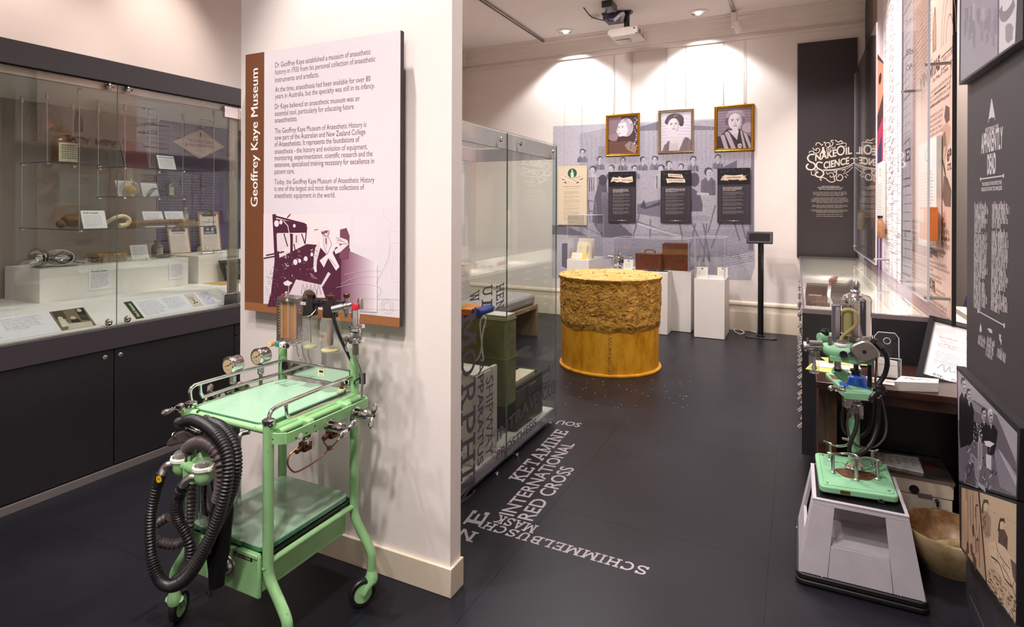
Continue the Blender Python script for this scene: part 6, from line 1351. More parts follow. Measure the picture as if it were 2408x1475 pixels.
part('antenna', MB().tube([((x0 + x1) / 2 - .05, 6.618, HC - .03), ((x0 + x1) / 2, 6.6, HC - .012), ((x0 + x1) / 2 + .06, 6.618, HC - .03)], .008, 8, smooth=4), 'violet', vb_)
a = FZ(1432, 8, HC); cb = thing('cable_box', 'black power box with looping cables on the ceiling at the picture top', 'box', (a.x, a.y, HC))
zq = HC - .06; part('case', bx((a.x - .06, a.y - .14, HC - .075), (a.x + .06, a.y + .07, HC - .001)), 'blackmetal', cb, bev=.006)
part('cable', MB().tube([(a.x - .05, a.y + .0, HC - .05), (a.x - .055, a.y + .05, HC - .14), (a.x + .0, a.y + .08, HC - .17), (a.x + .04, a.y + .075, HC - .11)], .007, 8, smooth=6).tube([(a.x - .30, a.y - .05, HC - .01), (a.x - .22, a.y + .02, HC - .11), (a.x - .05, a.y + .07, HC - .165), (a.x + .01, a.y + .08, HC - .17)], .006, 8, smooth=6), 'rubber', cb)
part('conduit', MB().tube([(a.x + .02, a.y + .08, HC - .16), (a.x + .10, a.y + .16, HC - .07), (-1.84, 6.70, HC - .10)], .02, 10, smooth=5), 'acryledge', cb, 'pale translucent cable sleeve')
# ceiling spot on its track
a = FZ(1716, 0, HC); b = FZ(1722, 22, HC)
sp_ = thing('track_spotlight', 'white spotlight on a ceiling track above the portraits', 'light', (b.x, b.y, HC))
part('track', bx((b.x - .018, 5.2, HC - .02), (b.x + .018, b.y + .04, HC - .001)), 'alu', sp_, bev=.003)
part('driver_box', bx((b.x - .025, b.y - .04, HC - .19), (b.x + .035, b.y + .04, HC - .021)), 'white', sp_, bev=.004)
hd = Vector((b.x + .055, b.y + .02, HC - .20)); ax_ = Vector((.28, .5, -.8)).normalized()
part('head', MB().lathe([(.03, -.09), (.042, -.07), (.05, .05), (.046, .05), (.04, .0)], hd, 24, ax_, cap=False).lathe([(.001, -.091), (.03, -.09)], hd, 24, ax_, cap=False), 'white', sp_)
part('lens', MB().lathe([(.001, .03), (.046, .032)], hd, 24, ax_, cap=False), 'lampglow', sp_)
# engraved mural on the back wall
M['mural'] = print_mat('mural_print', .8, .30, 45, hatch=.22, spec=.1)
my = YB - .002
mo = FY(1300, 660, my)
mu_ = thing('wall_mural', 'large pale lavender engraving of a women students class printed on the back wall', 'mural', (mo.x, YB, mo.z))
P = Print((0, my, 0), (1, 0, 0), (0, 0, 1), .00025)
k_ = 600 / 1924
def mp(a, b): q = FY(1280 + a * k_, 220 + b * k_, my); return (q.x, q.z)
def mpl(L): return [mp(*q) for q in L]
BG, MID, DK_, FA, LT_ = '#c0bac6', '#9d97a5', '#67616f', '#d9d3da', '#cfc9d2'
P.poly(mpl([(62, 245), (1575, 165), (1590, 1290), (1560, 1390), (60, 1390)]), '#d3ced8', 0)
P.poly(mpl([(262, 300), (450, 260), (850, 215), (1290, 190), (1570, 330), (1580, 1180), (262, 1180)]), BG, 1)
P.poly(mpl([(720, 245), (850, 205), (1120, 230), (1280, 240), (1280, 265), (850, 270), (720, 275)]), '#8f8a99', 2)
rd = random.Random(12)
for k in range(36): x = 280 + k * 36; P.line(mpl([(x, 320 - k * 3), (x + rd.uniform(-4, 4), 520)]), .006, '#aaa4b2', 2)
for a in ((405, 395, 455, 480), (420, 405, 445, 470)): P.poly(mpl([(a[0], a[1]), (a[2], a[1]), (a[2], a[3]), (a[0], a[3])]), '#a9a3b0', 2)
def person(hx, hy, s, hair=DK_, body=MID, turn=0, bw=1.0, bl=2.2):
    P.poly(mpl([(hx - s * .5 * bw, hy + s * .75), (hx + s * .5 * bw, hy + s * .75), (hx + s * 1.05 * bw, hy + s * 1.25), (hx + s * 1.1 * bw, hy + s * bl), (hx - s * 1.1 * bw, hy + s * bl), (hx - s * 1.05 * bw, hy + s * 1.25)]), body, 3)
    c = mp(hx, hy - s * .12); e = mp(hx + s * .6, hy); r = abs(e[0] - mp(hx, hy)[0])
    P.ell(c[0], c[1], r * 1.02, r * 1.12, hair, 4, 16)
    c = mp(hx + turn * s * .18, hy + s * .10); P.ell(c[0], c[1], r * .74, r * .98, FA, 5, 16)
    for d in (-.25, .25): q = mp(hx + turn * s * .3 + d * s, hy + s * .02); P.ell(q[0], q[1], r * .12, r * .07, '#4f4a58', 6, 8)
    P.line(mpl([(hx + turn * s * .38, hy + s * .08), (hx + turn * s * .42, hy + s * .28)]), .004, '#8f8896', 6); P.line(mpl([(hx + turn * s * .3 - s * .14, hy + s * .42), (hx + turn * s * .3 + s * .14, hy + s * .42)]), .005, '#7c6f7b', 6)
    P.poly(mpl([(hx - s * .3, hy + s * .7), (hx + s * .3, hy + s * .7), (hx, hy + s * 1.3)]), FA, 5)
    for k in range(9): x = hx + s * rd.uniform(-.6, .6); P.curve(mpl([(x, hy - s * .62), (x + rd.uniform(-8, 8), hy - s * .35), (x + rd.uniform(-12, 12), hy - s * .1)]), .004, rd.choice(['#8b8593', '#4d4855']), 4, 3)
    P.poly(mpl([(hx + s * .1, hy - s * .25), (hx + s * .42, hy), (hx + s * .35, hy + s * .4), (hx + s * .1, hy + s * .62)]), '#c2bbc6', 5)
    for k in range(14): x = hx + s * rd.uniform(-1, 1) * bw; P.line(mpl([(x, hy + s * 1.2), (x + rd.uniform(-10, 10), hy + s * bl)]), .005, '#6f6977', 5)
for a in ((285, 440, 34, 0), (415, 495, 34, .5), (590, 500, 34, 0), (740, 495, 36, 1), (830, 490, 36, 0), (935, 525, 36, 1), (1030, 545, 36, -.5), (1120, 490, 40, 0), (1305, 475, 38, 0), (505, 560, 38, -1), (680, 560, 36, 0)): person(*a[:3], turn=a[3])
person(365, 575, 44, body=LT_, turn=-.6, bl=3.6); person(880, 560, 44, body=LT_, turn=-.6, bl=3.4); person(1235, 585, 52, body='#817b89', turn=.8, bl=3.3)
P.poly(mpl([(1335, 550), (1450, 490), (1450, 560), (1400, 640), (1330, 640)]), '#817c8e', 4)
# foreground woman in a dark gown, chair, table with a skeleton, seated girl, stools, easel
P.poly(mpl([(415, 640), (465, 650), (480, 800), (520, 930), (690, 1080), (440, 1080), (360, 960), (380, 780)]), '#726c7a', 6); P.ell(*mp(440, 650), .055, .075, '#5d5765', 7, 16); P.poly(mpl([(400, 640), (425, 610), (440, 640)]), '#5d5765', 7)
for k in range(16): P.curve(mpl([(430 + k * 3, 740), (440 + k * 10, 900), (460 + k * 15, 1075)]), .006, '#8f8a97', 7, 4)
for L in ([(325, 800), (390, 815)], [(330, 800), (345, 960)], [(385, 815), (400, 960)], [(335, 880), (395, 890)], [(300, 1000), (420, 1060)]): P.line(mpl(L), .016, '#908a99', 7)
P.poly(mpl([(700, 830), (880, 790), (890, 860), (1120, 900), (1110, 960), (700, 900)]), '#8b8694', 6); P.poly(mpl([(720, 850), (750, 795), (770, 850), (875, 805), (870, 835), (760, 865)]), '#5f5a68', 7)
for L in ([(720, 890), (675, 1060)], [(700, 960), (1040, 1075)], [(1020, 960), (1045, 1100)], [(800, 940), (800, 1075)], [(1290, 830), (1235, 1040)], [(1330, 960), (1260, 1160)], [(1430, 950), (1475, 1100)], [(1490, 960), (1520, 1080)], [(1110, 960), (1250, 1260)], [(1200, 970), (1250, 1250)], [(1140, 970), (1120, 1070)], [(1225, 970), (1205, 1260)]): P.line(mpl(L), .018, '#8a8493', 7)
P.line(mpl([(700, 975), (1035, 1075)]), .030, '#d5cfd8', 8)
P.ell(*mp(1130, 640), .06, .09, '#6c6674', 7, 16); P.poly(mpl([(1110, 700), (1170, 740), (1195, 830), (1190, 880), (1105, 880)]), '#767080', 7); P.poly(mpl([(1105, 890), (1215, 880), (1215, 900), (1105, 920)]), '#c3bdc8', 8)
P.ell(*mp(1180, 930), .13, .035, '#b3adba', 8, 18); P.poly(mpl([(1150, 735), (1240, 740), (1240, 760), (1150, 755)]), '#d6d0d8', 8)
P.poly(mpl([(62, 990), (180, 1000), (330, 1070), (60, 1060)]), '#8a8594', 3); P.poly(mpl([(135, 1130), (180, 1125), (180, 1320), (135, 1300)]), '#7f7a8a', 3)
P.poly(mpl([(262, 1080), (1560, 1000), (1560, 1180), (1400, 1220), (262, 1250)]), '#b4aebc', 2)
for k in range(9):
    y = 1140 + k * 17; P.line(mpl([(1300 + k * 6, y + 18), (1580, y - 30)]), .004, '#8d8796', 3)
    for j in range(9): x = 1320 + j * 30 + (k % 2) * 15; P.line(mpl([(x, y + 10), (x + 8, y + 24)]), .003, '#8d8796', 3)
P.poly(mpl([(1560, 330), (1580, 330), (1580, 1170), (1540, 1170)]), '#8e899b', 3)
for k in range(120): x, y = rd.uniform(280, 1550), rd.uniform(600, 1230); P.line(mpl([(x, y), (x + rd.uniform(10, 40), y + rd.uniform(-14, 14))]), .004, '#938d9b', 4)
P.part('print', 'mural', mu_)
# framed portraits on hanging wires
M['gilt'] = mat('gilt_frame', '#a8741c', .28, metal=.75, var=.15, vscale=40); M['silvergilt'] = mat('champagne_frame', '#a39077', .28, metal=.8, var=.1)
def frame(name, label, TL, BR, m, wd, yy, paint, group, thick=.022):
    a, b = FY(*TL, yy - thick), FY(*BR, yy - thick); x0, z1, x1, z0 = a.x, a.z, b.x, b.z
    t = thing(name, label, 'portrait', ((x0 + x1) / 2, yy, z0), group)
    prof = [(0, 0), (0, thick * .8), (wd * .25, thick), (wd * .5, thick * .75), (wd * .75, thick * .85), (wd, thick * .4), (wd, 0)]
    for s in range(4):                               # four mitred mouldings
        mb = MB(); L = []
        for e_ in (0, 1):
            row = []
            for o, h in prof:
                c = [(x0 + o, z0 + o), (x1 - o, z0 + o), (x1 - o, z1 - o), (x0 + o, z1 - o)]; c_ = c[(s + e_) % 4]; row.append((c_[0], yy - h, c_[1]))
            L.append(row)
        n = len(prof); mb.add(L[0] + L[1], [(k, (k + 1) % n, n + (k + 1) % n, n + k) for k in range(n)]); part('moulding', mb, m, t, ang=25)
    for s in (0.22, .78):
        x = x0 + (x1 - x0) * s; part('wire', MB().cyl((x, yy - .006, z1 - .01), (x, yy - .006, 3.479), .0018, n=6).cbox((x, yy - .006, z1 + .008), (.014, .008, .022)), 'alu', t)
    P = Print((x0 + wd * .9, yy - .0045, z0 + wd * .9), (1, 0, 0), (0, 0, 1), .0003); paint(P, x1 - x0 - wd * 1.8, z1 - z0 - wd * 1.8); P.part('photo_print', 'photo', t)
    return t
def face(P, w, h, cx, cy_, r, skin, dark, look=0, l=4):
    P.ell(cx, cy_, r * .78, r, skin, l, 26); P.poly([(cx - r * .3, cy_ - r * .7), (cx + r * .32, cy_ - r * .7), (cx + r * .36, cy_ - r * 1.5), (cx - r * .34, cy_ - r * 1.5)], skin, l - 1)
    P.ell(cx + r * .42, cy_ - r * .1, r * .35, r * .8, tuple(x * .85 for x in hexf(skin)), l, 18)
    P.ell(cx - r * .05, cy_ - r * .05, r * .62, r * .86, skin, l, 22)
    for d in (-.32, .30):
        ex = cx + (d + look * .12) * r; P.ell(ex, cy_ + r * .12, r * .15, r * .07, '#e6dde2', l + 1, 10); P.ell(ex, cy_ + r * .12, r * .075, r * .075, '#2c2026', l + 2, 10)
        P.line([(ex - r * .18, cy_ + r * .27), (ex + r * .02, cy_ + r * .33), (ex + r * .19, cy_ + r * .27)], r * .07, dark, l + 2); P.line([(ex - r * .16, cy_ + r * .18), (ex + r * .16, cy_ + r * .19)], r * .035, dark, l + 2)
    nx = cx + look * r * .18; P.line([(nx + r * .05, cy_ + r * .1), (nx + r * .10, cy_ - r * .22)], r * .05, tuple(x * .78 for x in hexf(skin)), l + 2); P.line([(nx - r * .08, cy_ - r * .27), (nx + r * .12, cy_ - r * .26)], r * .06, dark, l + 2)
    P.line([(nx - r * .22, cy_ - r * .52), (nx, cy_ - r * .50), (nx + r * .24, cy_ - r * .52)], r * .08, '#5a3e48', l + 2)
def hexf(h): return tuple(int(h.lstrip('#')[i:i + 2], 16) / 255 for i in (0, 2, 4)) if isinstance(h, str) else h
def por1(P, w, h):
    P.rect(0, 0, w, h, '#4a343a', 0); P.rect(0, h * .42, w * .45, h, '#8a727c', 1); P.ell(w * .2, h * .45, w * .2, h * .1, '#9a8088', 1)
    P.poly([(0, 0), (w, 0), (w, h * .2), (w * .75, h * .36), (w * .35, h * .36), (0, h * .34)], '#6d4a42', 2); P.poly([(w * .28, h * .32), (w * .34, h * .46), (w * .78, h * .44), (w * .86, h * .34)], '#503339', 3)
    P.ell(w * .62, h * .70, w * .24, h * .25, '#b9a9b2', 3, 26)
    rd = random.Random(2)
    for k in range(46): a = rd.uniform(-.4, 2.6); P.ell(w * .60 + w * .20 * math.cos(a), h * .72 + h * .20 * math.sin(a), w * .04, h * .035, rd.choice(['#d0c4ca', '#a2909a', '#c4b6bd']), 4, 8)
    P.poly([(w * .36, h * .82), (w * .60, h * .84), (w * .68, h * .62), (w * .62, h * .48), (w * .40, h * .46), (w * .33, h * .52), (w * .28, h * .60), (w * .32, h * .70)], '#e2d6dc', 5)
    for x in (.37, .49): P.ell(w * x, h * .705, w * .025, h * .012, '#3a2a32', 6, 8); P.line([(w * (x - .04), h * .735), (w * (x + .04), h * .738)], h * .01, '#6a5660', 6)
    P.line([(w * .31, h * .615), (w * .36, h * .61)], h * .012, '#5a444e', 6); P.line([(w * .33, h * .545), (w * .41, h * .54)], h * .014, '#5e3f49', 6); P.line([(w * .345, h * .70), (w * .31, h * .63)], h * .008, '#b4a4ac', 6)
    for k in range(16): P.ell(w * rd.uniform(.90, .98), h * (.15 + .052 * k), w * rd.uniform(.015, .03), h * rd.uniform(.012, .024), '#e4dcdf', 4, 8)
    P.poly([(w * .56, h * .22), (w * .72, h * .32), (w * .86, h * .28), (w * .98, h * .1), (w * .9, 0), (w * .66, h * .1)], '#9a8079', 4); P.line([(w * .8, h * .28), (w * .76, h * .1)], w * .02, '#5c3e3e', 5)
def por2(P, w, h):
    P.rect(0, 0, w, h, '#d6cdd8', 0)
    for k in range(9): P.line([(0, h * (.25 + .08 * k)), (w * .4, h * (.28 + .08 * k)), (w, h * (.24 + .08 * k))], h * .016, '#bdb3c0', 1)
    P.poly([(w * .05, 0), (w * .12, h * .16), (w * .36, h * .30), (w * .62, h * .34), (w * .86, h * .34), (w, h * .26), (w, 0)], '#7a6a72', 2)
    P.poly([(w * .26, 0), (w * .30, h * .30), (w * .42, h * .36), (w * .60, h * .42), (w * .80, h * .34), (w * .60, 0)], '#d2c6cb', 3); P.rect(w * .27, 0, w * .58, h * .2, '#c2b6bc', 4)
    for k in range(5): P.line([(w * (.14 + .03 * k), 0), (w * (.22 + .02 * k), h * .26)], w * .01, '#5c4c55', 4); P.line([(w * (.64 + .05 * k), 0), (w * (.76 + .035 * k), h * .32)], w * .01, '#55464f', 4)
    P.ell(w * .46, h * .80, w * .30, h * .17, '#4b3a44', 3, 26); P.ell(w * .22, h * .76, w * .09, h * .07, '#46353f', 3, 18); P.ell(w * .68, h * .73, w * .08, h * .11, '#3f2f39', 3, 18); P.ell(w * .52, h * .89, w * .1, h * .06, '#76636d', 4, 16)
    face(P, w, h, w * .42, h * .66, h * .185, '#d8cbd0', '#3a2a33', .2, 5)
    P.poly([(w * .20, h * .72), (w * .28, h * .80), (w * .40, h * .86), (w * .44, h * .88), (w * .30, h * .90), (w * .18, h * .84)], '#4b3a44', 10); P.poly([(w * .62, h * .70), (w * .56, h * .80), (w * .44, h * .88), (w * .6, h * .92), (w * .72, h * .8)], '#4b3a44', 10)
def por3(P, w, h):
    P.rect(0, 0, w, h, '#8d7a86', 0)
    for k in range(8): P.line([(0, h * (.45 + .07 * k)), (w, h * (.47 + .07 * k))], h * .02, '#796673', 1)
    P.ell(w * .9, h * .5, w * .16, h * .12, '#b1a0aa', 1)
    P.poly([(0, 0), (0, h * .30), (w * .12, h * .34), (w * .30, h * .50), (w * .62, h * .48), (w * .85, h * .36), (w, h * .25), (w, 0)], '#40323a', 2)
    for L in ([(.10, .33), (.21, .36), (.34, 0), (.22, 0)], [(.22, .40), (.34, .44), (.56, 0), (.43, 0)], [(.68, .43), (.73, .42), (.86, 0), (.78, 0)], [(.76, .40), (.88, .34), (1.0, .06), (1.0, 0), (.94, 0)]): P.poly([(a * w, b * h) for a, b in L], '#b4a6ae', 3)
    P.poly([(w * .28, h * .46), (w * .60, h * .20), (w * .66, h * .45)], '#cbbcc2', 4); P.line([(w * .28, h * .48), (w * .60, h * .19), (w * .66, h * .47)], w * .03, '#3a2c34', 5); P.ell(w * .67, h * .065, w * .06, h * .055, '#d9ced2', 6, 16); P.ell(w * .67, h * .065, w * .03, h * .03, '#8a7a82', 7, 12)
    P.ell(w * .54, h * .76, w * .28, h * .20, '#a392a0', 3, 26); P.ell(w * .32, h * .68, w * .09, h * .10, '#6a5864', 3, 16); P.ell(w * .76, h * .70, w * .07, h * .09, '#75636f', 3, 16)
    face(P, w, h, w * .53, h * .66, h * .20, '#d9ccd2', '#4a3842', .1, 5)
    P.poly([(w * .30, h * .74), (w * .40, h * .85), (w * .56, h * .86), (w * .70, h * .82), (w * .76, h * .74), (w * .78, h * .88), (w * .56, h * .98), (w * .34, h * .92)], '#9c8a97', 10)
    for k in range(6): P.curve([(w * (.32 + .07 * k), h * .86), (w * (.36 + .07 * k), h * .92), (w * (.42 + .07 * k), h * .90)], w * .014, '#c4b6c0', 11, 4)
frame('framed_portrait', 'gold-framed sepia portrait of a white-haired woman in profile, leftmost of three', (1423, 269), (1503, 363), 'gilt', .034, YB - .003, por1, 'portraits on wires')
frame('framed_portrait', 'champagne-framed portrait of a dark-haired young woman, middle of three', (1546, 258), (1630, 355.5), 'silvergilt', .034, YB - .003, por2, 'portraits on wires')
frame('framed_portrait', 'gold-framed portrait of a woman in a striped gown with a badge, rightmost of three', (1678, 246.5), (1772, 350), 'gilt', .036, YB - .003, por3, 'portraits on wires')
# text panels below the portraits
def tpanel(label, TL, BR, paint, group='text panels on the mural'):
    yy = YB - .028; a, b = FY(*TL, yy), FY(*BR, yy); t = thing('text_panel', label, 'panel', ((a.x + b.x) / 2, YB, b.z), group)
    part('board', bx((a.x, yy, b.z), (b.x, yy + .012, a.z)), 'signedge' if True else '', t, smooth=False); part('spacer', bx((a.x + .05, yy + .013, b.z + .05), (b.x - .05, YB - .0035, a.z - .05)), 'blackmetal', t)
    for s in (.2, .8): x = a.x + (b.x - a.x) * s; part('wire', MB().cyl((x, YB - .0016, a.z - .002), (x, YB - .0016, 3.479), .0012, n=6), 'alu', t)
    P = Print((a.x, yy, b.z), (1, 0, 0), (0, 0, 1), .0004); paint(P, b.x - a.x, a.z - b.z); P.part('print', 'print', t)
def banner(P, pts, txt, cx, cy_, hh, w, rot=0, l=3):
    P.poly(pts, '#e2cdb8', l); P.text(txt, cx, cy_, hh, '#3a2c28', l + 1, w=w, bold=.02, align='c', rot=rot)
def black(title):
    def f(P, w, h):
        P.rect(0, 0, w, h, '#3a343a', 0); P.rect(0, h * .70, w, h, '#1d181c', 1); rd = random.Random(len(title) * 7)
        for k in range(60): P.ell(w * rd.uniform(.05, .95), h * rd.uniform(.82, .98), w * .02, h * .012, rd.choice(['#352c32', '#2a2329', '#463c42']), 2, 8)
        for x in (.08, .92): P.rect(w * x - .001, h * .04, w * x + .001, h * .69, '#6a6268', 1)
        P.rect(w * .08, h * .04 - .001, w * .42, h * .04 + .001, '#6a6268', 1); P.rect(w * .58, h * .04 - .001, w * .92, h * .04 + .001, '#6a6268', 1)
        P.poly([(w * .30, h * .04), (w * .46, h * .036), (w * .46, h * .044)], '#e4d6c4', 2); P.poly([(w * .70, h * .04), (w * .54, h * .036), (w * .54, h * .044)], '#e4d6c4', 2); P.ell(w * .5, h * .04, w * .03, h * .013, '#e4d6c4', 2, 4)
        P.greek(w * .17, h * .665, w * .66, 4, h * .019, '#e6dcd6', 2, xh=.5, seed=len(title))
        y = .575
        for k, n in enumerate((4, 2, 3, 4, 3, 4)): P.greek(w * .17, h * y, w * .66, n, h * .0165, '#a89ea0', 2, seed=k + len(title)); y -= n * .0165 + .016
        title_(P, w, h, title)
    return f
def title_(P, w, h, title):
    if title == 'LADY':
        P.poly([(w * .08, h * .80), (w * .16, h * .895), (w * .40, h * .88), (w * .45, h * .80), (w * .30, h * .79), (w * .22, h * .815)], '#e2cdb8', 3); P.poly([(w * .37, h * .91), (w * .55, h * .875), (w * .88, h * .905), (w * .90, h * .80), (w * .70, h * .775), (w * .45, h * .80)], '#e2cdb8', 3)
        P.text('LADY', w * .28, h * .825, h * .030, '#3a2c28', 5, bold=.02, align='c', rot=-4, w=w * .22); P.text('DOCTORS', w * .68, h * .815, h * .030, '#3a2c28', 5, bold=.02, align='c', rot=-3, w=w * .36)
    elif title == 'NO':
        P.poly([(w * .24, h * .945), (w * .70, h * .925), (w * .76, h * .85), (w * .26, h * .885)], '#e2cdb8', 3); P.poly([(w * .18, h * .85), (w * .80, h * .835), (w * .82, h * .765), (w * .40, h * .775), (w * .22, h * .76)], '#e2cdb8', 3)
        P.text('NO PLACE', w * .49, h * .892, h * .028, '#3a2c28', 5, bold=.02, align='c', rot=-3, w=w * .38); P.text('FOR WOMEN', w * .50, h * .795, h * .030, '#3a2c28', 5, bold=.02, align='c', rot=-2, w=w * .48)
    else:
        P.poly([(w * .09, h * .785), (w * .16, h * .845), (w * .12, h * .86), (w * .34, h * .85), (w * .34, h * .77)], '#cbb49e', 3); P.poly([(w * .91, h * .785), (w * .84, h * .84), (w * .90, h * .86), (w * .66, h * .85), (w * .66, h * .77)], '#cbb49e', 3)
        P.poly([(w * .21, h * .88), (w * .5, h * .865), (w * .78, h * .88), (w * .80, h * .80), (w * .5, h * .785), (w * .20, h * .80)], '#e2cdb8', 4); P.text('LEADERSHIP', w * .5, h * .815, h * .030, '#3a2c28', 5, bold=.02, align='c', w=w * .44)
def cream_(P, w, h):
    P.rect(0, 0, w, h, '#e0cfb4', 0)
    for a in ((.03, .025, .97, .027), (.03, .973, .97, .975)): P.rect(w * a[0], h * a[1], w * a[2], h * a[3], '#b79f7c', 1)
    for x in (.03, .97): P.rect(w * x - .001, h * .025, w * x + .001, h * .975, '#b79f7c', 1)
    c = (w * .5, h * .875); r = w * .155; P.ell(*c, r, r, '#2f6243', 1, 26); P.poly([(c[0] - r * .3, c[1] - r * .9), (c[0] + r * .35, c[1] - r * .9), (c[0] + r * .3, c[1] + r * .2), (c[0], c[1] + r * .5), (c[0] - r * .4, c[1])], '#e6dcd0', 2); P.ell(c[0] - r * .05, c[1] + r * .6, r * .16, r * .18, '#e6dcd0', 2, 10)
    P.poly([(w * .13, h * .80), (w * .17, h * .845), (w * .70, h * .72), (w * .64, h * .70)], '#e8d9c4', 4); P.poly([(w * .87, h * .80), (w * .83, h * .845), (w * .22, h * .72), (w * .36, h * .695)], '#ddcbb2', 3)
    for L in ([(.12, .80), (.17, .78), (.30, .765), (.17, .765)], [(.88, .80), (.83, .78), (.70, .765), (.84, .765)], [(.20, .72), (.30, .70), (.28, .735)], [(.62, .70), (.74, .715), (.68, .735)]): P.poly([(a * w, b * h) for a, b in L], '#53306e', 5)
    P.text('THE RARE PRIVILEGE', w * .42, h * .772, h * .016, '#3a2e30', 6, align='c', rot=-24, w=w * .46); P.text('MEDICINE', w * .70, h * .802, h * .013, '#3a2e30', 5, align='c', rot=22, w=w * .18); P.text('OF', w * .38, h * .73, h * .012, '#3a2e30', 5, align='c', rot=22)
    P.text('WOMEN ANAESTHETISTS', w * .5, h * .645, h * .014, '#4a3c38', 2, align='c', w=w * .64, bold=.02); P.text('IN AUSTRALIA & NEW ZEALAND', w * .5, h * .612, h * .008, '#6a5a50', 2, align='c', w=w * .52)
    y = .58
    for k, n in enumerate((4, 3, 5, 2, 3, 5, 4)): P.greek(w * .21, h * y, w * .57, n, h * .0165, '#7d6c5a' if k else '#5d4d42', 2, seed=80 + k); y -= n * .0165 + .012
    P.rect(w * .36, h * .04, w * .46, h * .043, '#5a4a40', 1); P.rect(w * .52, h * .04, w * .62, h * .043, '#5a4a40', 1); P.ell(w * .49, h * .0415, w * .02, h * .01, '#5a4a40', 1, 4)
tpanel('cream text panel with a green crest and purple ribbon, beside the glass case', (1311, 390.5), (1380.5, 528.5), cream_)
tpanel('black text panel headed LADY DOCTORS', (1430, 403), (1494.8, 521.5), black('LADY'))
tpanel('black text panel headed NO PLACE FOR WOMEN', (1553, 399.5), (1624.7, 521.5), black('NO'))
tpanel('black text panel headed LEADERSHIP', (1686.5, 393), (1764, 521), black('LEADERSHIP'))
# tall black title panel
yy = YB - .03; a, b = FY(1873, 98, yy), FY(2010, 600, yy); zb_ = .90
M['blackpanel'] = mat('black_panel', '#2b2426', .55, var=.06, vscale=40)
tp_ = thing('title_panel', 'tall black From Snake Oil to Science panel in the back right corner', 'panel', ((a.x + b.x) / 2, YB, zb_))
pxr = .60
part('board', bx((a.x, yy, zb_), (pxr, YB - .001, a.z)), 'blackpanel', tp_, smooth=False)
P = Print((0, yy, 0), (1, 0, 0), (0, 0, 1), .0004); CRM = '#e6d9cc'
kq = 180 / 1154
def bp_(x, y): q = FY(1880 + x * kq, 300 + y * kq, yy); return (q.x, q.z)
def bpl(L): return [bp_(*q) for q in L]
def btext(t, x0, y0, x1, y1, hpx, l=2, bold=.03, sl=False):
    p, q = bp_(x0, y0), bp_(x1, y1); r = bp_(x0, y0 - hpx); P.quadtext(t, p, q, (p[0], r[1]), CRM, l, sl=sl, bold=bold)
btext('FROM', 400, 332, 535, 305, 55); btext('NAKE', 232, 470, 552, 395, 100); btext('O', 552, 395, 680, 380, 150, sl=True); btext('IL', 690, 372, 785, 358, 105); btext('CIENCE', 358, 590, 745, 510, 100); btext('TO', 215, 640, 268, 632, 42)
for L, wpx in (([(222, 372), (150, 380), (118, 430), (150, 480), (215, 510), (235, 560), (190, 605), (120, 595), (100, 550), (130, 515)], 24), ([(345, 500), (280, 490), (250, 530), (270, 580), (340, 620), (360, 670), (310, 715), (250, 700), (240, 660), (280, 640)], 22),
     ([(350, 605), (500, 600), (660, 570), (780, 520), (820, 480), (800, 425), (760, 440)], 14), ([(360, 620), (520, 612), (700, 585), (800, 530)], 8),
     ([(140, 355), (150, 330), (200, 325), (215, 350), (270, 350), (300, 310), (280, 280), (245, 290), (255, 315)], 12), ([(195, 270), (210, 300), (250, 310)], 12), ([(240, 240), (250, 205), (290, 200), (330, 240)], 12), ([(385, 250), (390, 205), (440, 195), (455, 230), (430, 262), (400, 262)], 12), ([(430, 262), (480, 240), (500, 200), (470, 180), (480, 155), (510, 165)], 12), ([(530, 155), (580, 185), (620, 165), (640, 200), (590, 215), (545, 222)], 14), ([(640, 205), (690, 200), (695, 245), (665, 250)], 10),
     ([(175, 630), (180, 680), (230, 690)], 12), ([(400, 640), (420, 670), (460, 650), (500, 655), (510, 700), (470, 715), (455, 690)], 12), ([(510, 625), (560, 660), (520, 720), (530, 770), (480, 790), (430, 770), (390, 735), (340, 720), (310, 745), (330, 770)], 14), ([(555, 700), (560, 755), (620, 765), (650, 720), (630, 680), (590, 680), (580, 710)], 14), ([(650, 660), (700, 650), (760, 600), (800, 560)], 8), ([(680, 700), (710, 720)], 12), ([(700, 670), (730, 690)], 10), ([(640, 620), (665, 600), (690, 615), (670, 640)], 8)):
    P.curve(bpl(L), wpx * kq * .0042, CRM, 2, 5)
P.poly(bpl([(335, 262), (365, 262), (365, 295), (395, 352), (308, 358), (335, 300)]), CRM, 2); P.ell(*bp_(370, 192), .009, .009, CRM, 2, 10); P.ell(*bp_(340, 225), .006, .008, CRM, 2, 8); P.ell(*bp_(555, 625), .008, .008, CRM, 2, 10)
for t_, x0, x1, y in (('THE DEVELOPMENT AND', 325, 598, 862), ('LABELLING OF PHARMACEUTICALS', 270, 655, 880), ('FOR THE TREATMENT OF PAIN', 295, 630, 904)): btext(t_, x0, y, x1, y + 1, 15, bold=.03)
g0 = bp_(175, 940); g1 = bp_(750, 940)
for k, (y, n) in enumerate(((938, 4), (1025, 5), (1135, 3), (1205, 3), (1272, 1), (1300, 1))): q = bp_(175, y - 8); P.greek(q[0], q[1], g1[0] - g0[0], n, .0135, '#c9bdb4', 2, seed=90 + k, align='c', last=.7)
P.part('lettering', 'print', tp_)
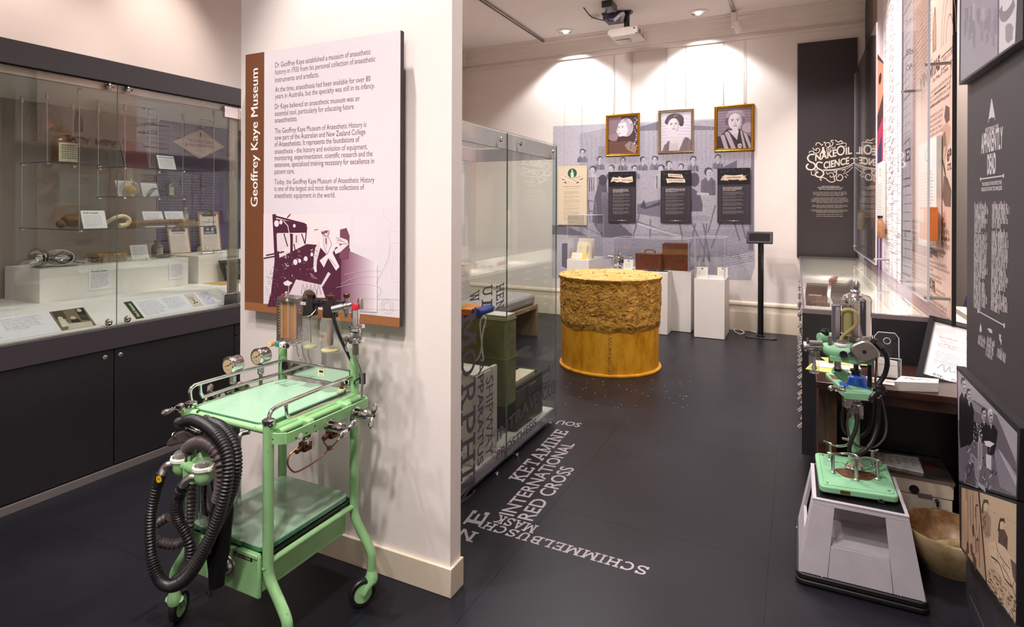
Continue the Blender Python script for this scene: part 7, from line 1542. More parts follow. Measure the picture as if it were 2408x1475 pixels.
# right-hand display counter with drawers
KX0, KX1, KY0, KY1, KZ = .030, .590, 3.49, 7.40, .918
MY0 = FX(2238, 400, .668).y; MTH = FY(2249, 400, MY0).x - .668
MX = .668
ctr = thing('display_counter', 'long black display counter with glass top and chrome-handled drawers along the right wall', 'counter', (.35, 5.4, 0))
part('kickboard', bx((KX0 + .06, KY0 + .08, 0), (MX - .02, KY1, .14)), 'black', ctr)
part('end_panel', bx((KX0, KY0, .14), (MX, KY0 + .02, KZ - .022)), 'black', ctr, bev=.001)
part('carcass', bx((KX0 + .022, KY0 + .0205, .14), (MX + .02, KY1, .72)), 'black', ctr)
M['topframe'] = mat('counter_top_frame', '#7b6e74', .25, var=.05, coat=.5); M['bed'] = mat('white_display_bed', '#f0e8e0', .6, var=.02)
part('top_frame', MB().box((KX0, KY0, KZ - .022), (MX, KY0 + .03, KZ)).box((KX0, KY1 - .02, KZ - .022), (MX, KY1, KZ)).box((KX0, KY0 + .03, KZ - .012), (KX0 + .012, KY1 - .02, KZ)), 'topframe', ctr)
part('ledge', bx((KX1, KY0 + .0305, KZ - .022), (MX, KY1 - .021, KZ)), 'topframe', ctr)
part('bed', bx((KX0 + .0225, KY0 + .021, .721), (KX1, KY1 - .021, .75)), 'bed', ctr)
part('inner_wall', MB().box((KX1 - .012, KY0 + .021, .7505), (KX1, KY1 - .021, KZ - .023)).box((KX0 + .0225, KY0 + .021, .7505), (KX1 - .013, KY0 + .03, KZ - .023)).box((KX0 + .0225, KY1 - .03, .7505), (KX1 - .013, KY1 - .021, KZ - .023)), 'bed', ctr)
part('glass_top', bx((KX0 + .013, KY0 + .0305, KZ - .009), (KX1 - .0005, KY1 - .021, KZ)), 'glass', ctr, smooth=False)
part('glass_front', bx((KX0, KY0 + .021, .75), (KX0 + .008, KY1, KZ - .013)), 'glass', ctr, smooth=False)
ND = 7; NR_ = 6
for i in range(ND):
    ya, yb_ = KY0 + .03 + (KY1 - KY0 - .04) * i / ND, KY0 + .03 + (KY1 - KY0 - .04) * (i + 1) / ND
    for j in range(NR_):
        za, zb2_ = .15 + .57 * j / NR_, .15 + .57 * (j + 1) / NR_
        d = part('drawer', bx((KX0 + .002, ya + .003, za + .003), (KX0 + .0215, yb_ - .003, zb2_ - .003)), 'black', ctr)
        for f_ in (.28, .72) if False else (.5,):
            yc = ya + (yb_ - ya) * f_; zc_ = (za + zb2_) / 2
            mb = MB(); vs = []; n = 8
            for k in range(n + 1):
                a_ = PI * k / n; vs += [(KX0 + .002, yc - .045 * math.cos(a_), zc_ + .018 * math.sin(a_) - .006), (KX0 + .002 - .024 * math.sin(a_) ** .7, yc - .042 * math.cos(a_), zc_ - .012)]
            mb.add(vs, [(2 * k, 2 * k + 2, 2 * k + 3, 2 * k + 1) for k in range(n)]); h_ = part('cup_handle', mb, 'chrome', d)
            mb = MB().cyl((KX0 - .004, yc + .10, zc_), (KX0 + .002, yc + .10, zc_), .006, n=10); part('label_holder', mb.box((KX0 - .001, yc + .06, zc_ - .012), (KX0 + .002, yc + .13, zc_ + .012)), 'alu', d)
lampo('AREA', 'lamp_case', (.31, 4.3, KZ - .03), (.31, 4.3, 0), 3.0, PINK, .3); lampo('AREA', 'lamp_case', (.31, 5.6, KZ - .03), (.31, 5.6, 0), 3.0, PINK, .3); lampo('AREA', 'lamp_case', (.31, 6.8, KZ - .03), (.31, 6.8, 0), 3.0, PINK, .3)
# things lying in the counter
bz_ = .751
def bedpt(u, v, z=bz_): return FZ(u, v, z)
def wbox(label, u0, v0, u1, v1, h, m='leather', tagged=True):
    a = bedpt(u0, v1); b = bedpt(u1, v1); c = bedpt(u0, v0); y1_ = min(c.y, a.y + .45)
    t = thing('instrument_case', label, 'case', ((a.x + b.x) / 2, a.y, bz_)); part('case', bx((a.x, a.y, bz_), (b.x, y1_, bz_ + h)), m, t, bev=.003)
    part('lid', MB().hexa([(a.x, y1_ - .01, bz_ + h), (b.x, y1_ - .01, bz_ + h), (b.x, y1_, bz_ + h), (a.x, y1_, bz_ + h), (a.x + .01, y1_ + .03, bz_ + h + .08), (b.x + .01, y1_ + .03, bz_ + h + .08), (b.x + .01, y1_ + .04, bz_ + h + .08), (a.x + .01, y1_ + .04, bz_ + h + .08)]), m, t)
    if tagged: part('label_strip', bx((a.x + (b.x - a.x) * .15, a.y + (y1_ - a.y) * .7, bz_ + h), (a.x + (b.x - a.x) * .75, a.y + (y1_ - a.y) * .85, bz_ + h + .002)), 'cream', t)
wbox('open brown wooden instrument case at the near end of the display counter', 1897, 692, 1952, 713, .03, 'brownwood2' if 'brownwood2' in M else 'leather')
M['greywood'] = wood_mat('grey_wood', '#5c4a40', '#7a665a', 8, .5)
wbox('grey brown case with coiled tubing farther along the display counter', 1962, 690, 2010, 712, .03, 'greywood', False)
def bedtube(label, pts, r, m, name='glass_tube'):
    return solo(name, MB().tube([bedpt(u, v, bz_ + r + .002) for u, v in pts], r, 8, smooth=4), m, label, 'instrument')
M['coral'] = mat('coral_rubber', '#b8583c', .5, var=.15)
bedtube('coral red tube with clear tip lying in the counter', [(1955, 655), (1966, 648)], .022, 'coral'); bedtube('bent clear glass tip beside the coral tube', [(1968, 647), (1976, 643), (1985, 642)], .012, 'bottle')
bedtube('long glass syringe below the coral tube in the counter', [(1950, 664), (1966, 664)], .010, 'amberglass'); bedtube('olive vial at the end of the glass syringe', [(1967, 664), (1984, 665)], .018, 'ivory')
bedtube('coiled dark tubing on the grey case in the counter', [(1965, 690), (1972, 680), (1985, 678), (1994, 688), (1982, 692), (1976, 684), (1990, 676), (2004, 684)], .010, 'darksteel', 'coiled_tube')
q = bedpt(1990, 675); solo('grey_wedge', MB().prism([(q.x, q.y, bz_), (q.x + .09, q.y, bz_), (q.x + .09, q.y, bz_ + .05), (q.x + .045, q.y, bz_ + .085), (q.x, q.y, bz_ + .045)], (0, .05, 0)), 'plate', 'small grey pointed block in the counter behind the tubing', 'block')
for k, (u, v, w_, h_) in enumerate(((1930, 646, .20, .18), (1912, 664, .14, .06), (1910, 676, .16, .06), (1965, 636, .2, .06))):
    q = bedpt(u, v); t = thing('caption_card', ('square white', 'small pale', 'wide pale', 'thin white far')[k] + ' caption card on the white bed of the counter', 'label', q)
    part('card', bx((q.x - w_ / 2, q.y, bz_), (q.x + w_ / 2, q.y + h_ * 2, bz_ + .004)), 'white', t); P = Print((q.x - w_ / 2, q.y, bz_ + .004), (1, 0, 0), (0, 1, 0)); P.greek(.01, h_ * 1.9, w_ - .02, 5, h_ * .33, '#9a928e', 0, seed=k); P.part('print', 'paper', t)
# printed mural wall behind the counter, with acrylic cases
mw = thing('printed_wall_panel', 'tall printed panel of old newsprint and engravings behind the display counter', 'panel', (MX, 5.4, .5))
part('panel_core', bx((MX, MY0, KZ - .022), (MX + MTH, KY1 + .03, 3.72)), 'blackmetal', mw, smooth=False)
def fy(u, v=400): q = FX(u, v, MX); return q.y
P = Print((MX, 0, 0), (0, -1, 0), (0, 0, 1), .0004, N=(-1, 0, 0))
def wp(u, v): q = FX(u, v, MX); return (-q.y, q.z)
def wpl(L): return [wp(*q) for q in L]
Z0, Z1 = KZ + .001, 3.70
yA, yB_, yC, yD, yE, yF = min(fy(2040), KY1), fy(2061), fy(2076), fy(2120), fy(2145), MY0
P.rect(-KY1, Z0, -yC, Z1, '#7d5a48', 0); P.rect(-KY1, Z0, -(yB_ + .35), Z1, '#2a2227', 1)
P.rect(-yC, Z0, -yD, Z1, '#efe7e8', 0); P.rect(-yD, Z0, -yE, Z1, '#e4dde4', 0); P.rect(-yE, Z0, -yF, Z1, '#dfbdae', 0)
# newsprint columns
rd = random.Random(5); INK = '#4e332b'
y_ = -yE
def nb(u0, v0, u1, n, rh, col=INK, seed=1, xh=.45):
    a = wp(u0, v0); b = wp(u1, v0); P.greek(a[0], a[1], b[0] - a[0], n, rh, col, 1, seed=seed, xh=xh)
P.greek(-yE + .01, 3.68, yE - yF - .55, 30, .030, INK, 1, seed=100); P.greek(-yE + .72, 3.62, yE - yF - .75, 22, .034, INK, 1, seed=101)
P.greek(-yE + .01, 2.72, .62, 22, .028, INK, 1, seed=102)
def wtext(t, u0, v0, u1, v1, hpx, bold=.03, sl=False, col=INK):
    p, q = wp(u0, v0), wp(u1, v1); r = wp(u0, v0 - hpx); P.quadtext(t, p, q, (p[0], r[1]), col, 2, sl=sl, bold=bold)
wtext('VITAE', 2184, 180, 2208, 152, 28, .06); wtext('VIN', 2160, 205, 2180, 184, 26, .06)
wtext('Wine of Life', 2214, 143, 2237, 118, 16, .03); P.line(wpl([(2211, 128), (2237, 103)]), .006, INK, 1); P.line(wpl([(2211, 158), (2237, 133)]), .006, INK, 1); P.line(wpl([(2211, 128), (2211, 158)]), .006, INK, 1)
wtext('Our Price, 69 Cents.', 2191, 188, 2228, 156, 9, .03)
nb(2186, 205, 2236, 4, .026, seed=104); P.line(wpl([(2195, 215), (2222, 195)]), .006, INK, 1)
wtext('e find is as yet Unequaled.', 2186, 249, 2231, 218, 8, .02)
nb(2186, 262, 2217, 16, .026, seed=105)
wtext('69', 2226, 372, 2237, 368, 26, .06); wtext('CTS.', 2227, 394, 2237, 390, 14, .05)
# woman and cat figure, bottle, arch
FIG = '#8a6e60'
P.poly(wpl([(2222, 240), (2231, 245), (2232, 275), (2224, 285), (2219, 268)]), '#5f4a42', 2); P.poly(wpl([(2215, 290), (2226, 282), (2234, 292), (2232, 330), (2226, 340), (2216, 330)]), '#c79d86', 2)
P.poly(wpl([(2205, 330), (2222, 300), (2226, 340), (2214, 420), (2208, 455), (2202, 440)]), FIG, 3); P.poly(wpl([(2218, 340), (2224, 335), (2214, 480), (2206, 484), (2210, 460)]), '#cfa892', 4)
P.poly(wpl([(2218, 405), (2228, 412), (2237, 440), (2236, 480), (2222, 478), (2212, 445)]), '#75594d', 3)
for k in range(18): P.line(wpl([(2206 + k * .9, 320 + k * 4), (2209 + k * 1.1, 345 + k * 5)]), .005, '#4e3a32', 4)
P.poly(wpl([(2194, 10), (2197, 10), (2199, 60), (2199, 110), (2191, 118), (2190, 70)]), FIG, 2); P.ell(*wp(2195, 70), .03, .1, '#b08a76', 3, 14)
for r_ in (.30, .22, .12): c = wp(2230, 85); P.curve([(c[0] + r_ * .6 * math.cos(PI * t / 8), c[1] + r_ * math.sin(PI * t / 8)) for t in range(9)], .008, FIG, 2, 3)
nb(2202, 497, 2237, 1, .032, seed=106)
P.greek(-yE + .01, 1.40, yE - yF - .02, 6, .036, INK, 1, seed=107, xh=.6)
y = wp(2220, 520)[1]
for k, n in enumerate((6, 3, 5, 2, 5, 3)):
    P.greek(-yE + (.0 if k % 2 else .06), 1.32 - k * .07, yE - yF - .08, 3, .022, INK, 1, seed=110 + k, xh=.55)
wtext('THE LAST OF APPETITE,' if False else 'TO LAST APPETITE.', 2185, 585, 2206, 600, 12, .05); wtext('SEND OFFER.', 2184, 665, 2201, 682, 22, .06)
# engraved strips
for k in range(150):
    z = Z0 + (Z1 - Z0) * (k + rd.random() * .6) / 150
    for _ in range(3): a0_ = rd.uniform(-yC + .02, -yD - .16); P.line([(a0_, z), (a0_ + rd.uniform(.06, .26), z + rd.uniform(-.008, .008))], .0035, '#857b83', 1)
for x in (.13, .55, .80): P.line([(-yC + (yC - yD) * x, Z0), (-yC + (yC - yD) * x, Z1)], .014, '#8a8088', 2)
for k in range(16): P.text('OEHICNDB'[k % 8], -yC + .06, Z0 + .5 + k * .11, .05, '#5c525c', 2, bold=.01)
for k in range(26): P.curve([(-yC + .35, 3.6 - k * .08), (-yC + .45, 3.63 - k * .08), (-yC + .5, 3.57 - k * .08), (-yC + .62, 3.6 - k * .08)], .008, '#4f4650', 2, 4)
for k in range(44):
    z = 1.0 + k * .06 + rd.uniform(0, .01); P.line([(-yD + .01, z), (-yE - .02 - rd.random() * .08, z + .006)], .005 if k % 5 else .012, '#7c727e', 1)
wtext('E', 2127, 376, 2140, 370, 30, .02, True, '#2b2230'); wtext('I', 2111, 398, 2113, 398, 24, .02, True, '#2b2230'); wtext('So', 2129, 124, 2145, 119, 14, .0, False, '#4a3f4a'); wtext('OP', 2128, 161, 2143, 156, 14, .0, False, '#4a3f4a'); wtext('N.S', 2112, 551, 2132, 551, 10, .0, False, '#4a3f4a'); wtext('ST', 2128, 52, 2142, 44, 10, .0, False, '#4a3f4a')
P.rect(-yD + .02, 1.62, -yE - .04, 1.95, '#d0c8d0', 1); P.line([(-yD + .05, 1.66), (-yD + .05, 1.9), (-yE - .1, 1.92), (-yE - .08, 1.66), (-yD + .05, 1.66)], .01, '#5a505c', 2)
# portrait of a bearded man in a pink coat, dark silhouettes on peach
a_, b_ = -yB_, -yC
P.rect(a_, Z0, b_, Z1, '#cfc4ca', 1); P.poly([(a_, 2.9), (b_, 2.72), (b_, 2.35), (a_, 2.1)], '#4a2f30', 2); P.poly([(a_, 2.85), (b_, 2.7), (b_, 2.45), (a_, 2.3)], '#c08a70', 3); P.ell((a_ + b_) / 2, 2.62, .10, .05, '#3a2424', 4); P.poly([(a_, 2.3), (b_, 2.4), (b_, 2.2), (a_, 2.05)], '#4a2f2c', 4)
P.poly([(a_, 2.15), (b_, 2.25), (b_, 1.55), (a_, 1.45)], '#b23a5e', 4); P.poly([(a_ + .1, 2.0), (b_ - .1, 2.1), (b_ - .05, 1.2), (a_ + .05, 1.2)], '#28305c', 5); P.poly([(a_, 1.45), (b_, 1.5), (b_, Z0), (a_, Z0)], '#3a3f74', 4)
for k in range(4): P.rect(a_ + .06 + k * .11, Z0, a_ + .11 + k * .11, 1.35, ('#8a3a40', '#e6e0ea')[k % 2], 5)
P.curve([(-yB_ - .55, 3.4), (-yB_ - .35, 3.0), (-yB_ - .25, 2.4), (-yB_ - .4, 2.0), (-yB_ - .2, 1.6)], .20, '#3b333b', 2, 5); P.poly([(-yB_ - .5, 1.95), (-yB_ - .05, 1.7), (-yB_ - .05, 1.35), (-yB_ - .45, 1.25)], '#a87c66', 2)
for k in range(9): P.curve([(-KY1 + .03 + k * .02, Z0 + .02), (-KY1 + .05 + k * .018, 1.15), (-KY1 + .03 + k * .02, 1.3)], .01, '#d9d0d2', 2, 4)
P.part('print', 'wallprint', mw) if 'wallprint' in M else P.part('print', 'print', mw)
# acrylic fronts on steel standoffs
SX = .575
def sheet_(label, u0, u1, vb_near, ztop, standoffs):
    ya, yb2 = FX(u1, vb_near, SX).y, min(FX(u0, vb_near, SX).y, KY1 + .03); z0 = FX(u1, vb_near, SX).z
    t = thing('acrylic_sheet', label, 'panel', (SX, (ya + yb2) / 2, z0)); part('sheet', bx((SX - .004, ya, z0), (SX + .004, yb2, ztop)), 'acrylic', t, smooth=False)
    part('polished_edges', MB().box((SX - .005, ya - .003, z0), (SX + .005, ya, ztop)).box((SX - .005, ya, z0 - .003), (SX + .005, yb2, z0)).box((SX - .005, yb2, z0), (SX + .005, yb2 + .003, ztop)), 'acryledge', t)
    for z in standoffs:
        for y in (ya + .03, yb2 - .03): part('standoff', MB().cyl((SX - .012, y, z), (MX - .002, y, z), .009, n=14), 'steel', t)
    return ya, yb2, z0
sheet_('near clear acrylic sheet standing off the newsprint part of the panel', 2122, 2184, 704, 3.4, (1.02, 2.16))
sheet_('far clear acrylic sheet in front of the dark part of the panel', 2008, 2061, 617, 2.95, (1.05,))
# label sheets and bottles behind the acrylic
def wallcard(label, uL, uR, vt, vb, seed):
    xx = MX - .025; a = FX(uL, vb, xx); b = FX(uR, vb, xx); zt_w = FX(uR, vt, xx).z; zb_w = b.z
    t = thing('wall_label', label, 'label', (xx, (a.y + b.y) / 2, zb_w)); part('card', bx((xx, b.y, zb_w), (MX - .003, a.y, zt_w)), 'white', t, smooth=False)
    P = Print((xx, a.y, zb_w), (0, -1, 0), (0, 0, 1), .0004, N=(-1, 0, 0)); w_, h_ = a.y - b.y, zt_w - zb_w; P.ell(w_ * .5, h_ * .86, w_ * .12, h_ * .06, '#8a8288', 0, 16); P.ell(w_ * .5, h_ * .86, w_ * .08, h_ * .045, '#f3eeee', 1, 16); P.greek(w_ * .12, h_ * .72, w_ * .76, 16, h_ * .03, '#9a8e8c', 0, seed=seed); P.part('print', 'paper', t)
    part('small_shelf', bx((xx - .05, b.y, zb_w), (xx - .001, a.y, zb_w + .006)), 'acrylic', t, smooth=False)
    return t
wallcard('tall white label with an oval crest on the newsprint, behind the near acrylic sheet', 2160, 2202, 312, 575, 121)
wallcard('white label with an oval crest beside the pink-coated figure', 2063, 2076, 372, 545, 122)
M['orangebox'] = mat('orange_carton', '#e8823a', .5, var=.1)
q = FX(2172, 555, .615); t = thing('medicine_carton', 'orange and yellow medicine carton on the small shelf behind the acrylic', 'carton', q); part('carton', bx((.60, q.y - .22, q.z), (.64, q.y + .02, q.z + .17)), 'orangebox', t, bev=.002); part('flap_panel', bx((.5985, q.y - .12, q.z + .09), (.5998, q.y + .01, q.z + .16)), 'yellowbox' if 'yellowbox' in M else 'cream', t)
q = FX(2070, 530, .62); bottle('brown_bottle', 'amber bottle on the small shelf by the pink-coated figure', (q.x, q.y, 1.22), [(.001, 0), (.038, 0), (.04, .005), (.04, .10), (.02, .13), (.016, .16)], 'amberglass', [(.02, .16), (.02, .18)], 'bakelite')
part('bottle_shelf', bx((.585, q.y - .12, 1.21), (MX - .002, q.y + .12, 1.2195)), 'acrylic', mw, smooth=False)
q = FX(2022, 505, .62); bottle('cork_jar', 'square brown jar seen through the far acrylic sheet', (q.x, KY1 - .2, 1.24), [(.001, 0), (.034, 0), (.037, .01), (.037, .16), (.03, .18)], 'ivory', [(.026, .18), (.026, .21)], 'clipboardwood')
part('bottle_shelf', bx((.585, KY1 - .32, 1.23), (MX - .002, KY1 - .08, 1.2395)), 'acrylic', mw, smooth=False)
# side cabinet glimpsed between the panels
t = thing('side_cabinet', 'pale side cabinet glimpsed between the printed panel and the black panel', 'cabinet', (.87, 4.0, 0))
part('body', bx((.76, 3.55, 0), (.985, 4.6, .80)), 'band', t, bev=.002); part('top', bx((.75, 3.54, .8005), (.99, 4.61, .83)), 'offwhite', t, bev=.003)
M['navy'] = mat('navy_folder', '#2a2c5e', .6, var=.1)
t = thing('navy_folder', 'dark blue folder leaning on the wall above the side cabinet', 'folder', (.94, 4.0, .8305)); part('cover', MB().hexa([(.93, 3.6, .8305), (.94, 3.6, .8305), (.94, 4.5, .8305), (.93, 4.5, .8305), (.985, 3.6, 1.06), (.995, 3.6, 1.06), (.995, 4.5, 1.06), (.985, 4.5, 1.06)]), 'navy', t); part('page_edge', bx((.86, 3.6, .8305), (.925, 4.4, .86)), 'offwhite', t)
# black display panel at the right with proud picture boards
RX = .57; ry0, ry1 = 2.05, 2.692
rp = thing('exhibition_board', 'tall charcoal Apparently Dead display panel at the right edge of the view', 'panel', (RX + .03, (ry0 + ry1) / 2, 0))
M['panelgrey'] = mat('charcoal_panel', '#3a3439', .55, var=.05, vscale=40)
part('board', bx((RX, ry0, 0), (RX + .06, ry1, 3.2)), 'panelgrey', rp, smooth=False)
P = Print((RX, 0, 0), (0, -1, 0), (0, 0, 1), .0004, N=(-1, 0, 0))
def rpp(u, v): q = FX(u, v, RX); return (-q.y, q.z)
def rpl(L): return [rpp(*q) for q in L]
kz = 168 / 826; kz2 = 168 / 590
def a4(x, y): return (2240 + x * kz, 180 + y * kz)
def a5(x, y): return (2240 + x * kz2, 440 + y * kz2)
LG = '#c6bfc2'
def rtext(t, p, q, hpx, f=a4, bold=.0, l=2):
    A_, B_ = f(*p), f(*q); C_ = (A_[0], A_[1] - hpx); P.quadtext(t, rpp(*A_), rpp(*B_), rpp(*C_), LG, l, sl=False, bold=bold)
rtext('RESTORING THE', (373, 607), (525, 555), 9, bold=.02); rtext('APPARENTLY', (326, 850), (577, 782), 44, bold=.03); rtext('DEAD', (397, 1086), (497, 1070), 44, bold=.04)
P.line(rpl([a4(322, 1148), a4(585, 1108)]), .004, LG, 1)
for q in ((322, 1148), (585, 1108)): P.ell(*rpp(*a4(*q)), .007, .007, LG, 2, 10)
rtext('THE SEARCH FOR EFFECTIVE', (338, 1228), (566, 1205), 8, bold=.02); rtext('RESUSCITATION TECHNIQUES', (333, 1290), (570, 1270), 8.5, bold=.02)
P.poly(rpl([a4(440, 218), a4(447, 218), a4(449, 262), a4(478, 430), a4(462, 440), a4(445, 432), a4(428, 448), a4(414, 452), a4(438, 262)]), LG, 2); P.line(rpl([a4(441, 230), a4(405, 495)]), .004, LG, 1); P.line(rpl([a4(446, 230), a4(485, 462)]), .004, LG, 1)
rd = random.Random(8)
for cx0, cx1, blocks in ((182, 300, ((102, 6), (342, 10), (722, 6))), (327, 475, ((98, 5), (318, 13), (816, 4)))):
    for y0_, n in blocks:
        for k in range(n):
            p = rpp(*a5(cx0, y0_ + k * 38.5)); q = rpp(*a5(cx1, y0_ + k * 38.5)); w_ = q[0] - p[0]
            P.greek(p[0], p[1] + .004, w_ * (1.0 if k < n - 1 else .6), 1, .026, LG, 2, seed=int(cx0 + y0_ + k), xh=.62, lw=.30, last=rd.uniform(.82, 1))
P.line(rpl([a5(217, 998), a5(433, 1115)]), .004, LG, 1)
for q in ((217, 998), (433, 1115)): P.ell(*rpp(*a5(*q)), .008, .008, LG, 2, 10)
P.poly(rpl([a5(238, 1095), a5(246, 1135), a5(248, 1160), a5(240, 1175), a5(231, 1165), a5(230, 1140)]), LG, 2); P.poly(rpl([a5(296, 1140), a5(306, 1144), a5(308, 1136), a5(332, 1152), a5(337, 1182), a5(310, 1172), a5(306, 1156), a5(296, 1152)]), LG, 2); P.poly(rpl([a5(392, 1185), a5(408, 1194), a5(405, 1228), a5(413, 1232), a5(410, 1284), a5(400, 1240), a5(394, 1236)]), LG, 2)
for x, y, n in ((228, 1190, 2), (300, 1208, 4), (388, 1295, 2)):
    for k in range(n): p = rpp(*a5(x - k * 4, y + 12 + k * 38)); P.greek(p[0] - .01, p[1] + .01, .085, 1, .024, LG, 2, seed=x + k, xh=.6, lw=.3, last=1)
p = rpp(2287, 1383); q = rpp(2333, 1475); P.greek(p[0], p[1], .45, 1, .02, '#9a9297', 2, seed=77, last=1)
P.part('lettering', 'print', rp)
M['frameedge'] = mat('black_board_edge', '#231f23', .5, var=.05)
def board(name, label, corners, paint, x=.542, photo=True):
    pts = [FX(u, v, x) for u, v in corners]
    t = part(name, MB().prism(pts, (RX - .001 - x, 0, 0)), 'frameedge', rp, label, smooth=False)
    P = Print((x, 0, 0), (0, -1, 0), (0, 0, 1), .0004, N=(-1, 0, 0)); P.X = x
    def pp(u, v): q = FX(u, v, x); return (-q.y, q.z)
    paint(P, lambda L: [pp(*q) for q in L]); P.part('photo_print', 'photo', t); return t
def b1(P, f):
    P.poly(f([(2257, -60), (2257, 184), (2384, 92), (2396, -200)]), '#918b96', 0)
    P.poly(f([(2343, -150), (2343, 122), (2346, 120), (2346, -150)]), '#4b464e', 2); P.poly(f([(2347, -150), (2347, 118), (2384, 92), (2396, -200)]), '#c9c2c9', 1)
    rd = random.Random(4)
    for k in range(26):
        u, v = rd.uniform(2262, 2334), rd.uniform(0, 76); P.poly(f([(u, v), (u + 7, v - 4), (u + 8, v + rd.uniform(14, 40)), (u + 1, v + rd.uniform(20, 44))]), rd.choice(['#7d7783', '#a19aa5', '#857f8b']), 1)
    P.curve(f([(2350, 10), (2352, 28), (2362, 30), (2374, 15), (2382, -4)]), .03, '#7d7680', 2, 5); P.poly(f([(2361, 55), (2366, 48), (2374, 46), (2380, 55), (2378, 85), (2368, 94), (2362, 86)]), '#8a838d', 2)
board('picture_board', 'grey print board at the top of the panel', [(2253, 193), (2253, -80), (2402, -220), (2402, 84)], b1)
k6 = 168 / 390
def c6(x, y): return (2240 + x * k6, 840 + y * k6)
def b2(P, f):
    g = lambda L: f([c6(*q) for q in L]); rd = random.Random(6)
    P.poly(g([(34, 55), (362, 395), (358, 745), (45, 655)]), '#aaa1ae', 0)
    P.poly(g([(120, 215), (250, 300), (300, 420), (358, 560), (358, 745), (45, 655), (40, 330), (80, 260)]), '#6d6470', 1); P.poly(g([(110, 215), (165, 260), (170, 300), (120, 270)]), '#8f8692', 2)
    P.poly(g([(230, 470), (362, 600), (358, 740), (270, 690)]), '#8b828f', 2); P.poly(g([(255, 480), (275, 500), (361, 640), (359, 690)]), '#b5acb7', 3); P.poly(g([(320, 560), (361, 600), (361, 620)]), '#5a515c', 3)
    P.poly(g([(108, 500), (165, 560), (150, 700), (75, 670)]), '#958c99', 3); P.poly(g([(95, 560), (125, 560), (140, 690), (80, 670)]), '#57505a', 4)
    men = ((67, 130, 17, [(44, 205), (58, 175), (84, 185), (96, 230), (98, 460), (52, 480), (44, 380)]), (97, 185, 15, [(80, 235), (92, 222), (112, 232), (124, 270), (124, 430), (100, 470), (84, 420)]),
           (178, 290, 15, [(164, 345), (178, 332), (196, 345), (214, 400), (196, 470), (170, 440)]), (216, 300, 17, [(192, 395), (204, 352), (236, 352), (256, 390), (246, 470), (228, 560), (204, 520), (198, 450)]))
    for hx, hy, r_, L in men:
        P.poly(g(L), '#221d23', 5); P.poly(g([(hx - 4, hy + r_ * 2.6), (hx + 7, hy + r_ * 2.8), (hx + 3, hy + r_ * 5.2)]), '#ddd5da', 6); P.line(g([(hx + 1, hy + r_ * 2.8), (hx + 3, hy + r_ * 5)]), .006, '#2a242a', 7)
        P.poly(g([(hx - r_ * .8, hy - r_ * 1.6), (hx + r_ * .5, hy - r_ * 1.4), (hx + r_ * .9, hy + r_ * .2), (hx + r_ * .55, hy + r_ * 2.2), (hx - r_ * .2, hy + r_ * 2.5), (hx - r_ * .8, hy + r_ * 1.4)]), '#a59aa1', 6)
        P.poly(g([(hx - r_ * .1, hy - r_ * 1.2), (hx + r_ * .5, hy - r_ * 1.2), (hx + r_ * .9, hy + r_ * .2), (hx + r_ * .5, hy + r_ * 1.9), (hx + r_ * .1, hy + r_ * 1.2)]), '#c9bfc5', 7)
        P.poly(g([(hx - r_ * .9, hy - r_ * .6), (hx - r_ * .6, hy - r_ * 2.1), (hx + r_ * .4, hy - r_ * 2.0), (hx + r_ * .6, hy - r_ * 1.2), (hx - r_ * .4, hy - r_ * 1.0), (hx - r_ * .7, hy + r_ * .6)]), '#3a333a' if hx < 200 else '#d8cfd5', 8)
        P.line(g([(hx - r_ * .1, hy + r_ * .0), (hx + r_ * .7, hy + r_ * .15)]), .004, '#4b424a', 8); P.line(g([(hx + r_ * .1, hy + r_ * 1.3), (hx + r_ * .5, hy + r_ * 1.4)]), .004, '#5a4d55', 8)
    P.poly(g([(120, 330), (165, 350), (172, 460), (130, 440)]), '#2a252b', 4)
    for k in range(46): x, y = rd.uniform(122, 172), rd.uniform(335, 470); P.line(g([(x, y), (x + rd.uniform(-4, 7), y + rd.uniform(-14, 22))]), .004, rd.choice(['#d4ccd3', '#8b828c', '#b3aab4']), 6)
    P.ell(*g([(160, 508)])[0], .026, .055, '#b9b0bb', 6, 18); P.ell(*g([(160, 508)])[0], .018, .042, '#8f8692', 7, 18)
    P.poly(g([(182, 440), (210, 440), (240, 455), (215, 475), (190, 465)]), '#ded6db', 8); P.poly(g([(192, 510), (222, 520), (222, 600), (195, 585)]), '#d0c7ce', 6); P.poly(g([(222, 520), (232, 515), (232, 592), (222, 600)]), '#7a717d', 6)
    for k in range(60): x, y = rd.uniform(70, 250), rd.uniform(480, 690); P.line(g([(x, y), (x + rd.uniform(-8, 16), y + rd.uniform(-24, 44))]), .004, rd.choice(['#cdc4cc', '#2a252b', '#877e89', '#4a434c']), 5)
    for k in range(7): P.line(g([(150 + k * 6, 660 + k * 5), (156 + k * 6, 690 + k * 5)]), .006, '#d8cfd6', 6)
board('picture_board', 'black and white photograph of men round a trolley', [(2252, 853), (2403, 999), (2396, 1168), (2259, 1127)], b2)
